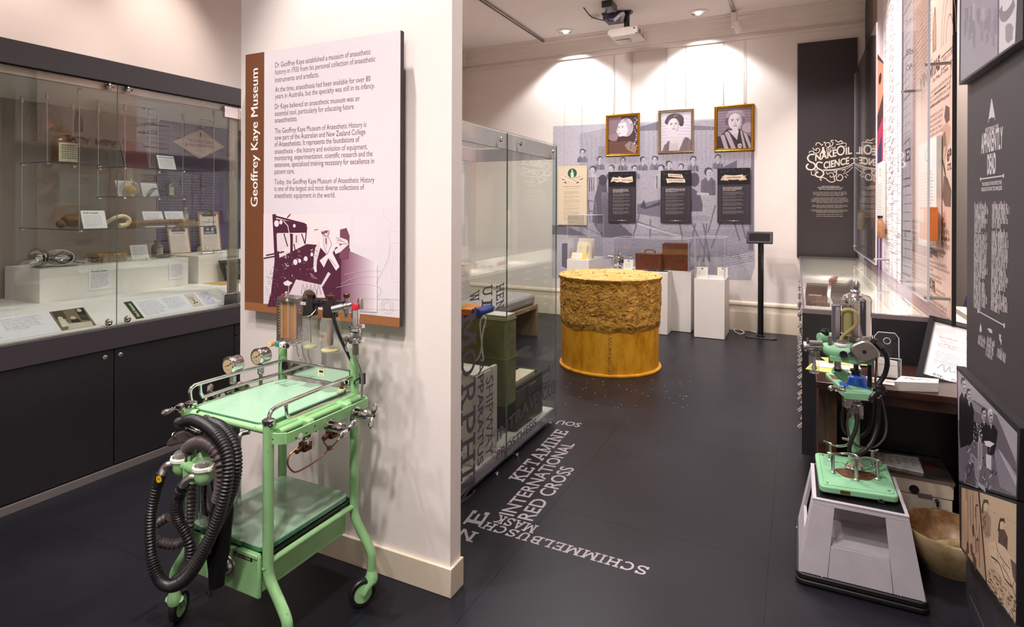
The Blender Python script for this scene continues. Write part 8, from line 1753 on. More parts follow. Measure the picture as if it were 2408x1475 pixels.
def b3(P, f):
    g = lambda L: f([c6(*q) for q in L]); rd = random.Random(7); K = '#4c3a30'
    P.poly(g([(60, 695), (150, 718), (195, 1205), (62, 1018)]), '#c3a087', 0); P.poly(g([(158, 720), (360, 785), (360, 1435), (203, 1215)]), '#cdb094', 0); P.line(g([(152, 716), (200, 1212)]), .012, K, 1)
    for x, y0_, y1_ in ((84, 700, 770), (94, 705, 1000), (108, 735, 900), (122, 715, 950), (140, 800, 930), (158, 900, 1130), (137, 950, 1060), (150, 960, 1050)): P.line(g([(x, y0_), (x + 3, y1_)]), .005, K, 1)
    P.curve(g([(136, 860), (138, 800), (146, 790), (152, 800)]), .005, K, 1); P.curve(g([(156, 985), (150, 975), (142, 990), (146, 1050)]), .005, K, 1)
    for x, y in ((122, 905), (114, 1010), (126, 1060), (93, 1000), (88, 1040), (135, 1085)): P.poly(g([(x - 4, y), (x + 2, y - 14), (x + 8, y + 4), (x + 10, y + 50), (x + 3, y + 62), (x - 2, y + 30)]), '#5d493c', 1)
    def fig(cx, hy, s_, lean, hair, tone):
        P.poly(g([(cx - s_ * .7, hy + s_ * 1.2), (cx + s_ * .5, hy + s_ * 1.3), (cx + s_ * .9 + lean, hy + s_ * 3), (cx + s_ * .8 + lean, hy + s_ * 6.5), (cx - s_ * .3 + lean, hy + s_ * 6.8), (cx - s_ * .8, hy + s_ * 4)]), tone, 2)
        P.poly(g([(cx - s_ * .5, hy - s_ * .8), (cx + s_ * .3, hy - s_ * .9), (cx + s_ * .6, hy + s_ * .3), (cx + s_ * .1, hy + s_ * 1.4), (cx - s_ * .5, hy + s_ * .6)]), '#d8bb9f', 3); P.poly(g([(cx - s_ * .7, hy), (cx - s_ * .4, hy - s_ * 1.2), (cx + s_ * .5, hy - s_ * 1.1), (cx + s_ * .7, hy + s_ * .1), (cx + s_ * .2, hy - s_ * .5), (cx - s_ * .4, hy - s_ * .3), (cx - s_ * .5, hy + s_ * 1.8), (cx - s_ * .9, hy + s_ * 1.6)]), hair, 4)
        for k in range(34): x, y = cx + s_ * rd.uniform(-.6, .8), hy + s_ * rd.uniform(1.6, 6.2); P.line(g([(x, y), (x + rd.uniform(-2, 5), y + s_ * rd.uniform(.4, 1.4))]), .0035, rd.choice([K, '#8b6f58', '#6b5546']), 5)
    fig(192, 790, 26, 8, '#5a4638', '#a98b72'); fig(282, 890, 25, 10, '#3d2e26', '#5b483c')
    P.poly(g([(212, 1000), (250, 985), (300, 1020), (345, 1090), (358, 1180), (340, 1235), (300, 1215), (250, 1130), (222, 1080)]), '#dcbfa3', 6); P.poly(g([(330, 1080), (360, 1110), (360, 1215), (345, 1180)]), '#6b5546', 7)
    P.curve(g([(250, 990), (262, 1040), (290, 1090), (330, 1140)]), .004, '#8b6f58', 7); P.curve(g([(225, 1070), (270, 1110), (300, 1190), (345, 1240)]), .005, K, 7); P.curve(g([(285, 1120), (320, 1180), (360, 1290)]), .004, '#6b5546', 7)
    for k in range(30): x, y = rd.uniform(225, 340), rd.uniform(1010, 1200); P.line(g([(x, y), (x + rd.uniform(2, 9), y + rd.uniform(4, 18))]), .003, '#9a7d64', 7)
    for k in range(110): x = rd.uniform(206, 356); y = 1130 + (x - 205) * 1.45 + rd.uniform(-40, 110); P.line(g([(x, min(y, 1225 + (x - 203) * 1.36)), (x + rd.uniform(4, 16), min(y + rd.uniform(8, 28), 1225 + (x - 195) * 1.36))]), .0035, rd.choice([K, '#8b705b', '#6b5546']), 6)
    for k in range(24): x = rd.uniform(180, 350); P.line(g([(x, 800 + (x - 180) * .5), (x + 2, 806 + (x - 180) * .5)]), .003, '#a4866d', 1)
board('picture_board', 'sepia engraved board of instruments and a seated group', [(2259, 1130), (2396, 1171), (2397, 1462), (2263, 1280)], b3)
t = thing('dark_post', 'dark edge of a further panel at the far right of the view', 'panel', (.60, 1.98, 0)); part('board', bx((.585, 1.90, 0), (.64, 2.045, 3.2)), 'frameedge', t, smooth=False)
part('frame_rail', bx((.575, 1.92, 1.96), (.5849, 1.99, 2.0)), 'frameedge', t)
# dark wooden desk in front of the counter
M['mahogany'] = wood_mat('dark_mahogany', '#2a1712', '#43261c', 5, .28, (1, 9, 9)); M['walnut'] = wood_mat('burr_walnut', '#2d170b', '#5d3517', 9, .35, (2, 2, 1.2))
dz = .68; a = FZ(1926, 891, dz); dxl, dy0 = .093, a.y; dy1, dxr = KY0 - .03, .56
dk = thing('desk', 'dark mahogany desk standing against the end of the display counter', 'desk', ((dxl + dxr) / 2, (dy0 + dy1) / 2, 0))
part('desk_top', bx((dxl - .01, dy0 - .01, dz - .03), (.72, dy1, dz)), 'mahogany', dk, bev=.003)
part('side_panel', bx((dxl, dy0 + .075, 0), (dxl + .03, dy1 - .01, dz - .031)), 'mahogany', dk, bev=.002); part('inlay_panel', bx((dxl + .031, dy0 + .105, .05), (dxl + .034, dy1 - .03, dz - .06)), 'walnut', dk)
part('walnut_leg', bx((dxl + .0305, dy0 + .076, 0), (dxl + .075, dy0 + .10, dz - .031)), 'walnut', dk)
part('back_panel', bx((dxl + .0345, dy1 - .03, 0), (.72, dy1 - .012, dz - .031)), 'blackmetal', dk); part('side_panel', bx((.69, dy0 + .16, 0), (.72, dy1 - .031, dz - .031)), 'mahogany', dk); part('apron', bx((dxl + .0755, dy0 + .012, dz - .075), (.689, dy0 + .03, dz - .031)), 'mahogany', dk)
# cream apparatus under the desk with papers on top
M['creammetal'] = worn_mat('cream_enamel', '#cdbfae', '#6a5a4c', .46, 8, .45, .04, 60)
ay = 3.14; a = FY(2060, 1100, ay); zT = FY(2170, 1117, ay).z
mx = thing('cream_apparatus', 'worn cream metal apparatus box under the desk', 'apparatus', (.45, ay + .12, 0)); x0, x1 = .20, FY(2248, 1140, ay).x
zm_ = FY(2240, 1170, ay).z
part('upper_case', bx((x0, ay, zm_), (x1, ay + .27, zT)), 'creammetal', mx, bev=.003); part('lower_case', bx((x0 + .01, ay + .004, .002), (x1 - .004, ay + .26, zm_ - .003)), 'creammetal', mx, bev=.003); part('top_rim', bx((x0 - .002, ay - .004, zT - .012), (x1 + .004, ay + .275, zT + .001)), 'alu', mx)
q = FY(2154, 1144, ay); part('port', MB().lathe([(.016, -.002), (.019, .001), (.019, .004), (.013, .004), (.012, -.002)], q, 18, (0, -1, 0)).lathe([(.001, .001), (.013, .001)], q, 18, (0, -1, 0), cap=False), 'blackmetal', mx)
q = FY(2180, 1160, ay - .002); part('name_plate', bx((q.x - .026, ay - .003, q.z - .009), (q.x + .026, ay - .0005, q.z + .009)), 'plate', mx)
for u, v in ((2208, 1171), (2154, 1192)): q = FY(u, v, ay); part('latch', MB().lathe([(.008, 0), (.008, .014), (.004, .018)], q, 12, (0, -1, 0)).cbox(q + Vector((0, -.010, -.012)), (.007, .012, .018)), 'blackmetal', mx)
for u in (2175, 2215): q = FY(u, 1197, ay + .004); part('socket_panel', bx((q.x - .028, ay + .0005, q.z - .02), (q.x + .028, ay + .0035, q.z + .012)), 'blackmetal', mx)
q = FY(2243, 1132, ay); part('corner_clip', MB().cbox(q + Vector((0, -.004, -.004)), (.006, .008, .02)), 'steel', mx)
t = thing('paper_stack', 'stack of printed tables on top of the cream apparatus', 'paper', (.36, ay + .12, zT)); 
a, b, c, d = FZ(2065, 1085, zT + .002), FZ(2176, 1108, zT + .002), FZ(2163, 1073, zT + .002), FZ(2055, 1060, zT + .002)
part('sheets', MB().prism([p + Vector((0, 0, .0005)) for p in (a, b, c, d)], (0, 0, .008)), 'white', t, smooth=False)
P = Print((0, 0, zT + .0112), (1, 0, 0), (0, 1, 0)); cx0 = min(a.x, d.x) + .02
for k in range(6): P.greek(cx0 + .01 + k * .030, c.y - .03, .026, 5, .02, '#6a6268', 0, seed=k)
P.part('print', 'paper', t)
q = FZ(2180, 1085, zT + .002); t = solo('red_booklet', MB().prism([FZ(2178, 1092, zT + .002), FZ(2214, 1099, zT + .002), FZ(2204, 1084, zT + .002), FZ(2172, 1078, zT + .002)], (0, 0, .006)), 'redbook', 'dark red booklet at the right on the cream apparatus', 'booklet')
# ceramic bowl on the floor
M['stoneware'], N, Lk, B = new_mat('stained_stoneware'); vec = texco(N, Lk, 1.0); f = noise_(N, Lk, vec, 6, 7, .7); Lk.new(ramp(N, Lk, f, [(.3, lin('#7a5c38')), (.48, lin('#b39a72')), (.7, lin('#cdbb98'))]), B.inputs['Base Color']); B.inputs['Roughness'].default_value = .4; bump_(N, Lk, noise_(N, Lk, vec, 20), B, .2, .003)
M['stain'], N, Lk, B = new_mat('brown_glaze_inside'); vec = texco(N, Lk, 1.0); f = noise_(N, Lk, vec, 9, 7, .7); Lk.new(ramp(N, Lk, f, [(.3, lin('#3f2512')), (.5, lin('#7d5530')), (.75, lin('#b4966a'))]), B.inputs['Base Color']); B.inputs['Roughness'].default_value = .35
bc = FZ(2240, 1240, .145); bc.z = 0
bw = thing('ceramic_bowl', 'wide stained cream ceramic mortar bowl on the floor beside the grey stand', 'bowl', bc)
part('outer', MB().lathe([(.001, 0), (.106, 0), (.112, .011), (.118, .018), (.138, .056), (.158, .104), (.168, .142), (.166, .151), (.157, .153)], bc, 48, cap=False), 'stoneware', bw)
part('inner', MB().lathe([(.1575, .1525), (.148, .113), (.125, .066), (.083, .033), (.001, .024)], bc, 48, cap=False), 'stain', bw)
part('pestle', MB().cyl(bc + Vector((-.05, .02, .05)), bc + Vector((.10, -.06, .15)), .028, .02, 18).sph(bc + Vector((-.055, .022, .048)), .034, 14, 8), 'stoneware', bw)
# grey stand with a black rubber skirt
M['standgrey'] = worn_mat('scuffed_grey_stand', '#c0b8bf', '#4f4a50', .42, 6, .5, .012, 45)
bx0, bx1, by0, by1 = .004, .430, 2.522, 2.985; tx0, tx1, ty0, ty1, tz = .062, .376, 2.573, 2.920, .318; zb0_ = .045
st = thing('grey_stand', 'scuffed pale grey tapering stand with open recess, carrying the green machine', 'stand', ((bx0 + bx1) / 2, (by0 + by1) / 2, 0))
M['skirt'] = mat('black_skirt', '#141215', .5, var=.1)
part('rubber_skirt', MB().prism([(x, y, .004) for x, y in rrect(bx0 - .004, bx1 + .004, by0 - .004, by1 + .004, .03)], (0, 0, .018)).prism([(x, y, .024) for x, y in rrect(bx0 - .002, bx1 + .002, by0 - .002, by1 + .002, .03)], (0, 0, .020)), 'skirt', st, bev=.004)
def fr(t, sx, sy):      # corner of the frustum at height fraction t
    x0 = bx0 + .008 + (tx0 - bx0 - .008) * t; x1 = bx1 - .008 + (tx1 - bx1 + .008) * t; y0 = by0 + .008 + (ty0 - by0 - .008) * t; y1 = by1 - .008 + (ty1 - by1 + .008) * t
    return Vector((x0 + (x1 - x0) * sx, y0 + (y1 - y0) * sy, zb0_ + (tz - zb0_) * t))
def fpanel(name, ts, ss, face, th=.012, m='standgrey'):
    """panel on a sloping face between height fractions ts and side fractions ss"""
    q = []
    for t_ in ts:
        for s_ in ss: q.append(fr(t_, s_, 0) if face == 'f' else fr(t_, s_, 1) if face == 'b' else fr(t_, 0, s_) if face == 'l' else fr(t_, 1, s_))
    a, b, c, d = q[0], q[1], q[3], q[2]; n = (b - a).cross(d - a).normalized(); ctr_ = Vector(((bx0 + bx1) / 2, (by0 + by1) / 2, .2))
    if n.dot(ctr_ - a) < 0: n = -n
    return part(name, MB().prism([a, b, c, d], n * th), m, st, bev=.001)
for f_ in 'flbr':
    fpanel('corner_board', (0, .93), (0, .24), f_); fpanel('corner_board', (0, .93), (.76, 1), f_); fpanel('lower_panel', (0, .42), (.243, .757), f_); fpanel('top_rail', (.932, 1), (0, 1), f_); 
a0, a1, a2, a3 = fr(.42, .2, .0), fr(.42, .8, 0), fr(.42, .8, .9), fr(.42, .2, .9)
part('recess_floor', MB().prism([a + Vector((0, .012, -.006)) for a in (a0, a1, a2, a3)], (0, 0, .006)), 'standgrey', st); part('recess_back', MB().prism([fr(.42, .15, .60), fr(.42, .85, .60), fr(.93, .85, .60), fr(.93, .15, .60)], (0, .006, 0)), 'standgrey', st)
part('top', bx((tx0 - .002, ty0 - .002, tz - .004), (tx1 + .002, ty1 + .002, tz + .004)), 'standgrey', st, bev=.002); part('black_mat', bx((tx0 + .012, ty0 + .012, tz + .0041), (tx1 - .012, ty1 - .012, tz + .007)), 'blackmetal', st)
for u, v in ((1939, 1351), (2125, 1394), (1879, 1235)): q = FY(u, v, by0 + .012); part('screw', MB().sph((q.x, q.y - .004, q.z), .004, 10, 6), 'steel', st)
# green anaesthetic machine on the stand
pz = .362
GM = {'FL': FZ(1932, 1137, pz), 'FR': FZ(2119, 1163, pz), 'BL': FZ(1920, 1058, pz), 'BR': FZ(2087, 1081, pz)}
M['mintgreen'] = worn_mat('mint_enamel', '#8fc69c', '#6b3d22', .40, 5, .35, .02, 50)
gm = thing('green_machine', 'tall mint-green anaesthetic machine with chrome canister on the grey stand', 'machine', (.22, 2.8, tz + .008))
FLp, FRp, BLp, BRp = GM['FL'], GM['FR'], GM['BL'], GM['BR']
cq = (FLp + FRp + BLp + BRp) / 4
def pl(a, b, z=0.0): p = FLp.lerp(FRp, a).lerp(BLp.lerp(BRp, a), b); return p + Vector((0, 0, z))
bp = part('base_plate', MB().prism([pl(x, y, -.026) for x, y in rrect(0, 1, 0, 1, .07, 4)], (0, 0, .026)), 'mintgreen', gm, bev=.005)
part('plate_rim', MB().tube([pl(x, y, .001) for x, y in rrect(.05, .95, .05, .95, .05, 4)], .003, 6, closed=True), 'mintgreen', bp)
for a_, b_ in ((.1, .1), (.9, .12), (.1, .92), (.85, .9)): part('stud', MB().lathe([(.006, 0), (.006, .002), (.001, .004)], pl(a_, b_, 0), 10), 'steel', bp)
M['rust'] = mat('rust_stain', '#5d3a22', .7, var=.45, vscale=40)
part('rust_stain', MB().prism([pl(.52 + .26 * math.cos(k) * (1 + .15 * math.sin(3 * k)), .46 + .17 * math.sin(k) * (1 + .2 * math.cos(2 * k)), .0003) for k in [i * PI / 12 for i in range(24)]], (0, 0, .0006)), 'rust', bp)
q = FLp.lerp(FRp, .33) + Vector((0, -.0005, -.013)); part('name_plate', MB().cbox(q, (.034, .004, .012), math.atan2(FRp.y - FLp.y, FRp.x - FLp.x)), 'brass', bp)
for a_, b_ in ((.14, .1), (.78, .02), (.14, .9), (.85, .9)):
    p = pl(a_, b_, -.026); part('castor', MB().cyl(p + Vector((-.010, 0, -.004)), p + Vector((.010, 0, -.004)), .0115, n=16).cbox(p + Vector((0, 0, .002)), (.012, .02, .012)), 'blackmetal', gm)
PXY = FZ(2012, 1097, pz); PX_, PYm = PXY.x, PXY.y
def mz(v, u=2012): return FY(u, v, PYm).z
def G(u, v, dy=0.0): return FY(u, v, PYm + dy)
def gw(px): return px * (PYm * _c + .22 * -_s + .0) / FOC if False else px * Vector((PX_, PYm)).length * .985 / FOC
part('post', MB().cyl((PX_, PYm, pz), (PX_, PYm, mz(962)), .0215, n=22), 'mintgreen', gm); part('post_flange', MB().lathe([(.034, .001), (.034, .008), (.030, .012), (.026, .020), (.022, .024)], (PX_, PYm, pz), 24), 'steel', gm)
# cylinder cradle posts and bars
ps = [G(1956, 1077, .10), G(1965, 1106, -.05), G(2017, 1124, -.13), G(2067, 1122, -.09), G(2055, 1093, .07)]
tops = []
for (ub, vb, ut, vt) in ((1956, 1078, 1955, 1038), (1963, 1107, 1965, 1063), (2018, 1124, 2017, 1073), (2068, 1122, 2067, 1077), (2056, 1092, 2055, 1055)):
    b_ = FZ(ub, vb, pz); t_ = FY(ut, vt, b_.y); t_.x = b_.x; tops.append(t_); part('cradle_post', MB().cyl(b_, t_, .0065, n=12).lathe([(.011, 0), (.011, .004), (.007, .008)], b_, 14), 'steel', gm)
part('cradle_bar', MB().tube([G(1942, 1033, .10), tops[0], G(1975, 1044, .05), G(1998, 1040, .0), G(2000, 1030, .02), G(1986, 1026, .05)], .0055, 10, smooth=6), 'steel', gm)
part('cradle_bar', MB().tube([tops[1] + Vector((-.02, 0, 0)), tops[1], G(1985, 1062, -.06), tops[2] + Vector((0, .02, .005)), G(2035, 1092, -.10)], .0055, 10, smooth=6), 'steel', gm)
part('cradle_bar', MB().tube([G(2018, 1075, -.10), G(2040, 1071, -.08), tops[3], G(2081, 1083, -.09)], .0055, 10, smooth=6), 'steel', gm)
part('cradle_bar', MB().tube([G(2020, 1050, .06), G(2040, 1050, .07), tops[4], G(2068, 1052, .07)], .005, 10, smooth=6), 'steel', gm)
# chrome coupling at the top of the post
zz = lambda v: mz(v)
cp = part('coupling', MB().lathe([(.025, zz(975)), (.028, zz(972)), (.028, zz(957)), (.024, zz(955)), (.031, zz(953)), (.031, zz(938)), (.026, zz(936)), (.026, zz(925)), (.020, zz(921))], (PX_, PYm, 0), 24), 'steel', gm)
part('clamp_block', MB().cyl(G(1998, 924, -.02), G(1997, 951, -.02), .022, n=20).cbox(G(2024, 962, -.03), (.028, .03, .055)).cyl(G(1988, 938, -.03), G(1998, 938, -.03), .010).cyl(G(2022, 946, -.05), G(2028, 972, -.05), .011), 'steel', gm, bev=.003)
# green table plate, rods and blue cup
tzp = mz(918)
TP = [G(1990, 918, -.12), G(2053, 925, -.12), G(2062, 905, .0), G(2052, 885, .10), G(1952, 868, .16), G(1944, 876, .05)]
for p in TP: p.z = tzp + .008
tpz = [Vector((p.x, p.y, tzp - .008)) for p in TP]
a0 = FZ(1992, 914, .72); 
zt_m = mz(912); q1, q2, q3, q4, q5 = (FZ(u, v, zt_m) for u, v in ((1990, 917), (2056, 922), (2060, 909), (1966, 869), (1944, 872)))
tb = part('green_table', MB().prism([p - Vector((0, 0, .030)) for p in (q1, q2, q3, q4, q5)], (0, 0, .030)), 'mintgreen', gm, bev=.003)
M['bluepaint'] = mat('blue_enamel', '#1f5fc8', .3, var=.1, coat=.4)
bcup = FZ(2016, 897, zt_m + .0005); part('blue_cup', MB().lathe([(.001, 0), (.046, 0), (.045, .012), (.038, .034), (.026, .040), (.001, .041)], bcup, 28), 'bluepaint', gm)
part('rust_patch', MB().prism([FZ(u, v, zt_m + .0004) for u, v in ((1952, 876), (1978, 880), (1986, 888), (1960, 886))], (0, 0, .0006)), 'rust', tb); part('blue_patch', MB().prism([FZ(u, v, zt_m + .0004) for u, v in ((1975, 893), (1995, 893), (1998, 903), (1978, 900))], (0, 0, .0006)).prism([FZ(u, v, zt_m + .0004) for u, v in ((2028, 898), (2054, 906), (2050, 911), (2030, 906))], (0, 0, .0006)), 'bluepaint', tb)
part('cup_stem', MB().lathe([(.018, .036), (.018, .05), (.024, .053), (.024, .062), (.010, .066), (.010, .11)], bcup, 20), 'darksteel', gm)
part('front_clamp', MB().tube([G(1958, 905, -.08), G(1972, 908, -.10), G(1984, 912, -.12), G(1992, 912, -.12)], .007, 10, smooth=4).sph(G(1957, 908, -.08), .012, 10, 6).tube([G(1968, 915, -.1), G(1978, 905, -.1), G(1990, 905, -.12)], .005, 8, smooth=4), 'chrome', gm)
part('side_clamp', MB().cbox(G(2073, 910, -.06), (.03, .05, .035)).cyl(G(2060, 914, -.09), G(2084, 912, -.06), .010).tube([G(2062, 918, -.10), G(2054, 926, -.11), G(2050, 934, -.11), G(2056, 938, -.11)], .008, 10, smooth=4), 'darksteel', gm, bev=.003)
part('green_valve', MB().cyl(G(1964, 864, .02), G(1990, 880, .04), .016, .026, 18), 'mintgreen', gm); part('valve_ring', MB().lathe([(.028, 0), (.030, .006), (.020, .007)], G(1990, 880, .04), 20, (1, .2, -.3)), 'steel', gm)
# vertical rods between table and head
hz0 = mz(846)
part('support_rod', MB().cyl(G(2048, 905, .05), G(2048, 846, .05), .009, n=14), 'blackmetal', gm); part('centre_rod', MB().cyl((bcup.x, bcup.y, zt_m + .1), (bcup.x, bcup.y, hz0), .010, n=14).lathe([(.022, hz0 - .03), (.022, hz0)], (bcup.x, bcup.y, 0), 20), 'steel', gm)
# cast green head
HX, HY = G(2000, 820).x, PYm
hd = MB(); c0 = G(1995, 824); 
hd.M = Matrix.Translation(G(2002, 822)) @ Matrix.Diagonal((1.62, .95, .72, 1)); hd.sph((0, 0, 0), .066, 26, 14); hd.M = None
hd.tube([G(1938, 815, .0), G(1955, 814, .0), G(1975, 820, .0), G(2000, 820, .0)], lambda q: .020 + .018 * q, 16, smooth=4).tube([G(1938, 815, .0), G(1950, 812, .0)], .023, 16)
hd.box((G(1952, 840).x, HY - .055, mz(842)), (G(2052, 840).x, HY + .05, mz(832)))
head = part('cast_head', hd, 'mintgreen', gm, ang=60)
cc = G(2034, 820, -.062); nrm = Vector((.12, -1, .05))
mb = MB(); prof = []
for k in range(48):
    a_ = 2 * PI * k / 48; r_ = .046 * (1 + .05 * math.cos(4 * a_ + .6)); prof.append(cc + Vector((r_ * 1.05 * math.cos(a_), -.016, r_ * .92 * math.sin(a_))))
part('silver_cover', MB().prism(prof, (0, .03, 0)), 'steel', head, bev=.006); part('cover_screw', MB().lathe([(.008, 0), (.008, .003), (.001, .003)], cc + Vector((0, -.0165, 0)), 16, (0, -1, 0)), 'darksteel', head)
part('cover_rim', MB().lathe([(.030, 0), (.033, .004), (.030, .010), (.001, .010)], G(2030, 794, -.02), 24), 'bottle', head)
for u, v, r_ in ((1986, 829, .014), (2003, 828, .008)): q = G(u, v, -.066); part('port', MB().lathe([(r_ * .75, -.012), (r_ * .75, .002), (r_ * 1.1, .003), (r_ * 1.1, -.004)], q, 18, (-.1, -1, 0), cap=False).lathe([(.0005, -.004), (r_ * .75, -.004)], q, 18, (-.1, -1, 0), cap=False), 'darksteel', head)
dq = G(1983, 803, -.02); part('valve_rim', MB().lathe([(.028, -.012), (.034, -.008), (.034, .0), (.028, .003)], dq, 26), 'offwhite', head); part('valve_dome', MB().lathe([(.029, .003), (.026, .014), (.018, .022), (.001, .026)], dq, 22, cap=False), 'bottle', head); part('valve_disc', MB().lathe([(.001, .004), (.018, .004), (.016, .010), (.001, .011)], dq, 16), 'copper', head)
part('nozzle', MB().cyl(G(1972, 840, -.03), G(1973, 866, -.03), .013, n=16).lathe([(.014, 0), (.015, -.004), (.013, -.012)], G(1973, 858, -.03), 16), 'steel', head); part('nozzle_tip', MB().cyl(G(1973, 860, -.03), G(1973, 867, -.03), .0145, n=16), 'blackmetal', head)
part('drain_fitting', MB().cyl(G(1957, 835, .0), G(1957, 848, .0), .010, n=12), 'steel', head)
part('green_knob', MB().cyl(G(1928, 789, .02), G(1960, 789, .05), .020, .022, 20), 'mintgreen', gm); part('knob_cap', MB().lathe([(.016, -.012), (.016, .006), (.013, .008), (.0125, .014), (.001, .015)], G(1942, 776, .03), 20), 'darksteel', gm)
part('small_post', MB().cyl(G(1956, 807, -.02), G(1956, 788, -.02), .011, n=14), 'steel', gm); part('post_tip', MB().cyl(G(1956, 788, -.02), G(1956, 787, -.02), .010, n=14), 'redbook', gm)
part('side_arm', MB().cyl(G(1892, 810, -.02), G(1934, 811, -.01), .014, n=18).cyl(G(1893, 810, -.02), G(1899, 810, -.02), .022, n=20).cyl(G(1905, 801, -.03), G(1936, 802, -.02), .010, n=14).cyl(G(1901, 803, -.02), G(1901, 790, -.02), .004), 'steel', gm)
jq = G(1917, 826, -.02); jb = G(1917, 872, -.02).z
part('jar_cap', MB().lathe([(.020, -.010), (.021, .0), (.021, .008), (.014, .012)], jq, 20), 'steel', gm); part('trap_jar', MB().lathe([(.001, jb), (.0185, jb), (.020, jb + .005), (.020, jq.z - .012), (.018, jq.z - .010)], (jq.x, jq.y, 0), 22, cap=False), 'bottle', gm); part('jar_insert', MB().lathe([(.004, jb + .01), (.012, jb + .02), (.005, jb + .04), (.007, jq.z - .01)], (jq.x, jq.y, 0), 14), 'steel', gm)
# chrome canister and flow column above the head
tq = G(2016, 784, .02); rcan = gw(27)
def tz_(v): return G(2016, v, .02).z
part('canister', MB().lathe([(rcan * 1.1, tz_(790)), (rcan * 1.1, tz_(781)), (rcan, tz_(779)), (rcan, tz_(702)), (rcan * 1.03, tz_(701)), (rcan * 1.03, tz_(698)), (rcan * .9, tz_(690)), (rcan * .5, tz_(684)), (rcan * .2, tz_(682))], (tq.x, tq.y, 0), 40), 'chrome', gm)
part('canister_knob', MB().lathe([(.012, tz_(683)), (.016, tz_(679)), (.010, tz_(676)), (.013, tz_(670)), (.013, tz_(662)), (.006, tz_(655)), (.001, tz_(654))], (tq.x, tq.y, 0), 16), 'steel', gm)
a, b = G(1958, 790, -.01), G(1978, 712, -.01); fcol = part('flow_column', bx((a.x, a.y - .02, a.z), (b.x, a.y + .03, b.z)), 'plate', gm, bev=.002)
part('column_window', bx((a.x + .012, a.y - .024, a.z + .01), (b.x - .003, a.y - .0205, b.z - .02)), 'chrome', fcol); part('column_screw', MB().cyl(G(1972, 721, -.035), G(1972, 721, -.03), .008, n=14), 'steel', fcol)
M['ambertube'] = glass_mat('amber_tube', (.80, .68, .38), 1.45, dens=.35); part('loop_tube', MB().tube([G(1982, 726, -.04), G(2000, 723, -.05), G(2014, 729, -.055), (G(2020, 745, -.055)), G(2012, 762, -.05), G(1998, 774, -.045), G(1984, 786, -.04), G(1980, 795, -.04)], .0075, 10, smooth=6), 'ambertube', gm)
M['yellowglass'] = glass_mat('olive_glass', (.62, .60, .25), 1.45, dens=.5); part('sight_glass', MB().cyl(G(1996, 784, -.03), G(1996, 716, -.03), .018, n=18), 'yellowglass', gm); part('sight_cap', MB().cyl(G(1996, 716, -.03), G(1996, 710, -.03), .019, n=18), 'steel', gm)
# right side fittings and hoses
part('hose_fitting', MB().cyl(G(2053, 794, .0), G(2064, 806, -.01), .016, n=16).cyl(G(2050, 810, -.03), G(2062, 792, -.03), .010, n=12).cyl(G(2066, 806, -.02), G(2082, 808, -.02), .006, n=10).cyl(G(2062, 800, -.03), G(2078, 815, -.04), .012, n=14), 'darksteel', gm)
part('rubber_hose', MB().tube([G(2077, 816, -.04), G(2086, 828, -.04), (G(2089, 850, -.035)), G(2084, 873, -.03), G(2074, 890, -.03), G(2066, 902, -.04)], .0095, 12, smooth=6), 'rubber', gm)
part('brown_tube', MB().tube([G(2061, 820, -.03), G(2064, 840, -.03), G(2062, 870, -.03), G(2061, 900, -.03)], .004, 8, smooth=6), 'coral' if False else 'copper', gm)
part('rubber_hose', MB().tube([G(2020, 968, -.05), G(2017, 1000, -.06), G(2003, 1038, -.07), G(2002, 1058, -.07), G(2016, 1064, -.07), G(2040, 1052, -.05), G(2058, 1025, -.02), G(2068, 985, .0), G(2070, 930, -.02)], .0085, 12, smooth=6), 'rubber', gm)
part('rubber_hose', MB().tube([G(1990, 948, -.01), G(1984, 975, .0), G(1988, 1005, .02), G(2005, 1020, .05), G(2030, 1020, .06), G(2048, 1000, .06), G(2054, 960, .05), G(2052, 925, .05)], .0075, 12, smooth=6), 'rubber', gm)
part('brown_tube', MB().tube([G(1999, 968, -.03), G(1996, 995, -.03), G(2003, 1025, -.03), G(2025, 1045, -.03), G(2060, 1045, -.02), G(2082, 1025, -.01), G(2088, 995, .0), G(2082, 955, -.01), G(2074, 925, -.03)], .0042, 8, smooth=6), 'hosebrown', gm)
part('knotted_cord', MB().tube([G(1997, 1090, -.03), G(2012, 1083, -.04), G(2024, 1086, -.05), G(2032, 1092, -.06)], .003, 6, smooth=4).tube([G(2020, 1078, -.05), G(2016, 1084, -.05), G(2008, 1090, -.04)], .003, 6, smooth=4), 'ivory', gm)
# things on the desk
def on(u, v, z=dz): return FZ(u, v, z)
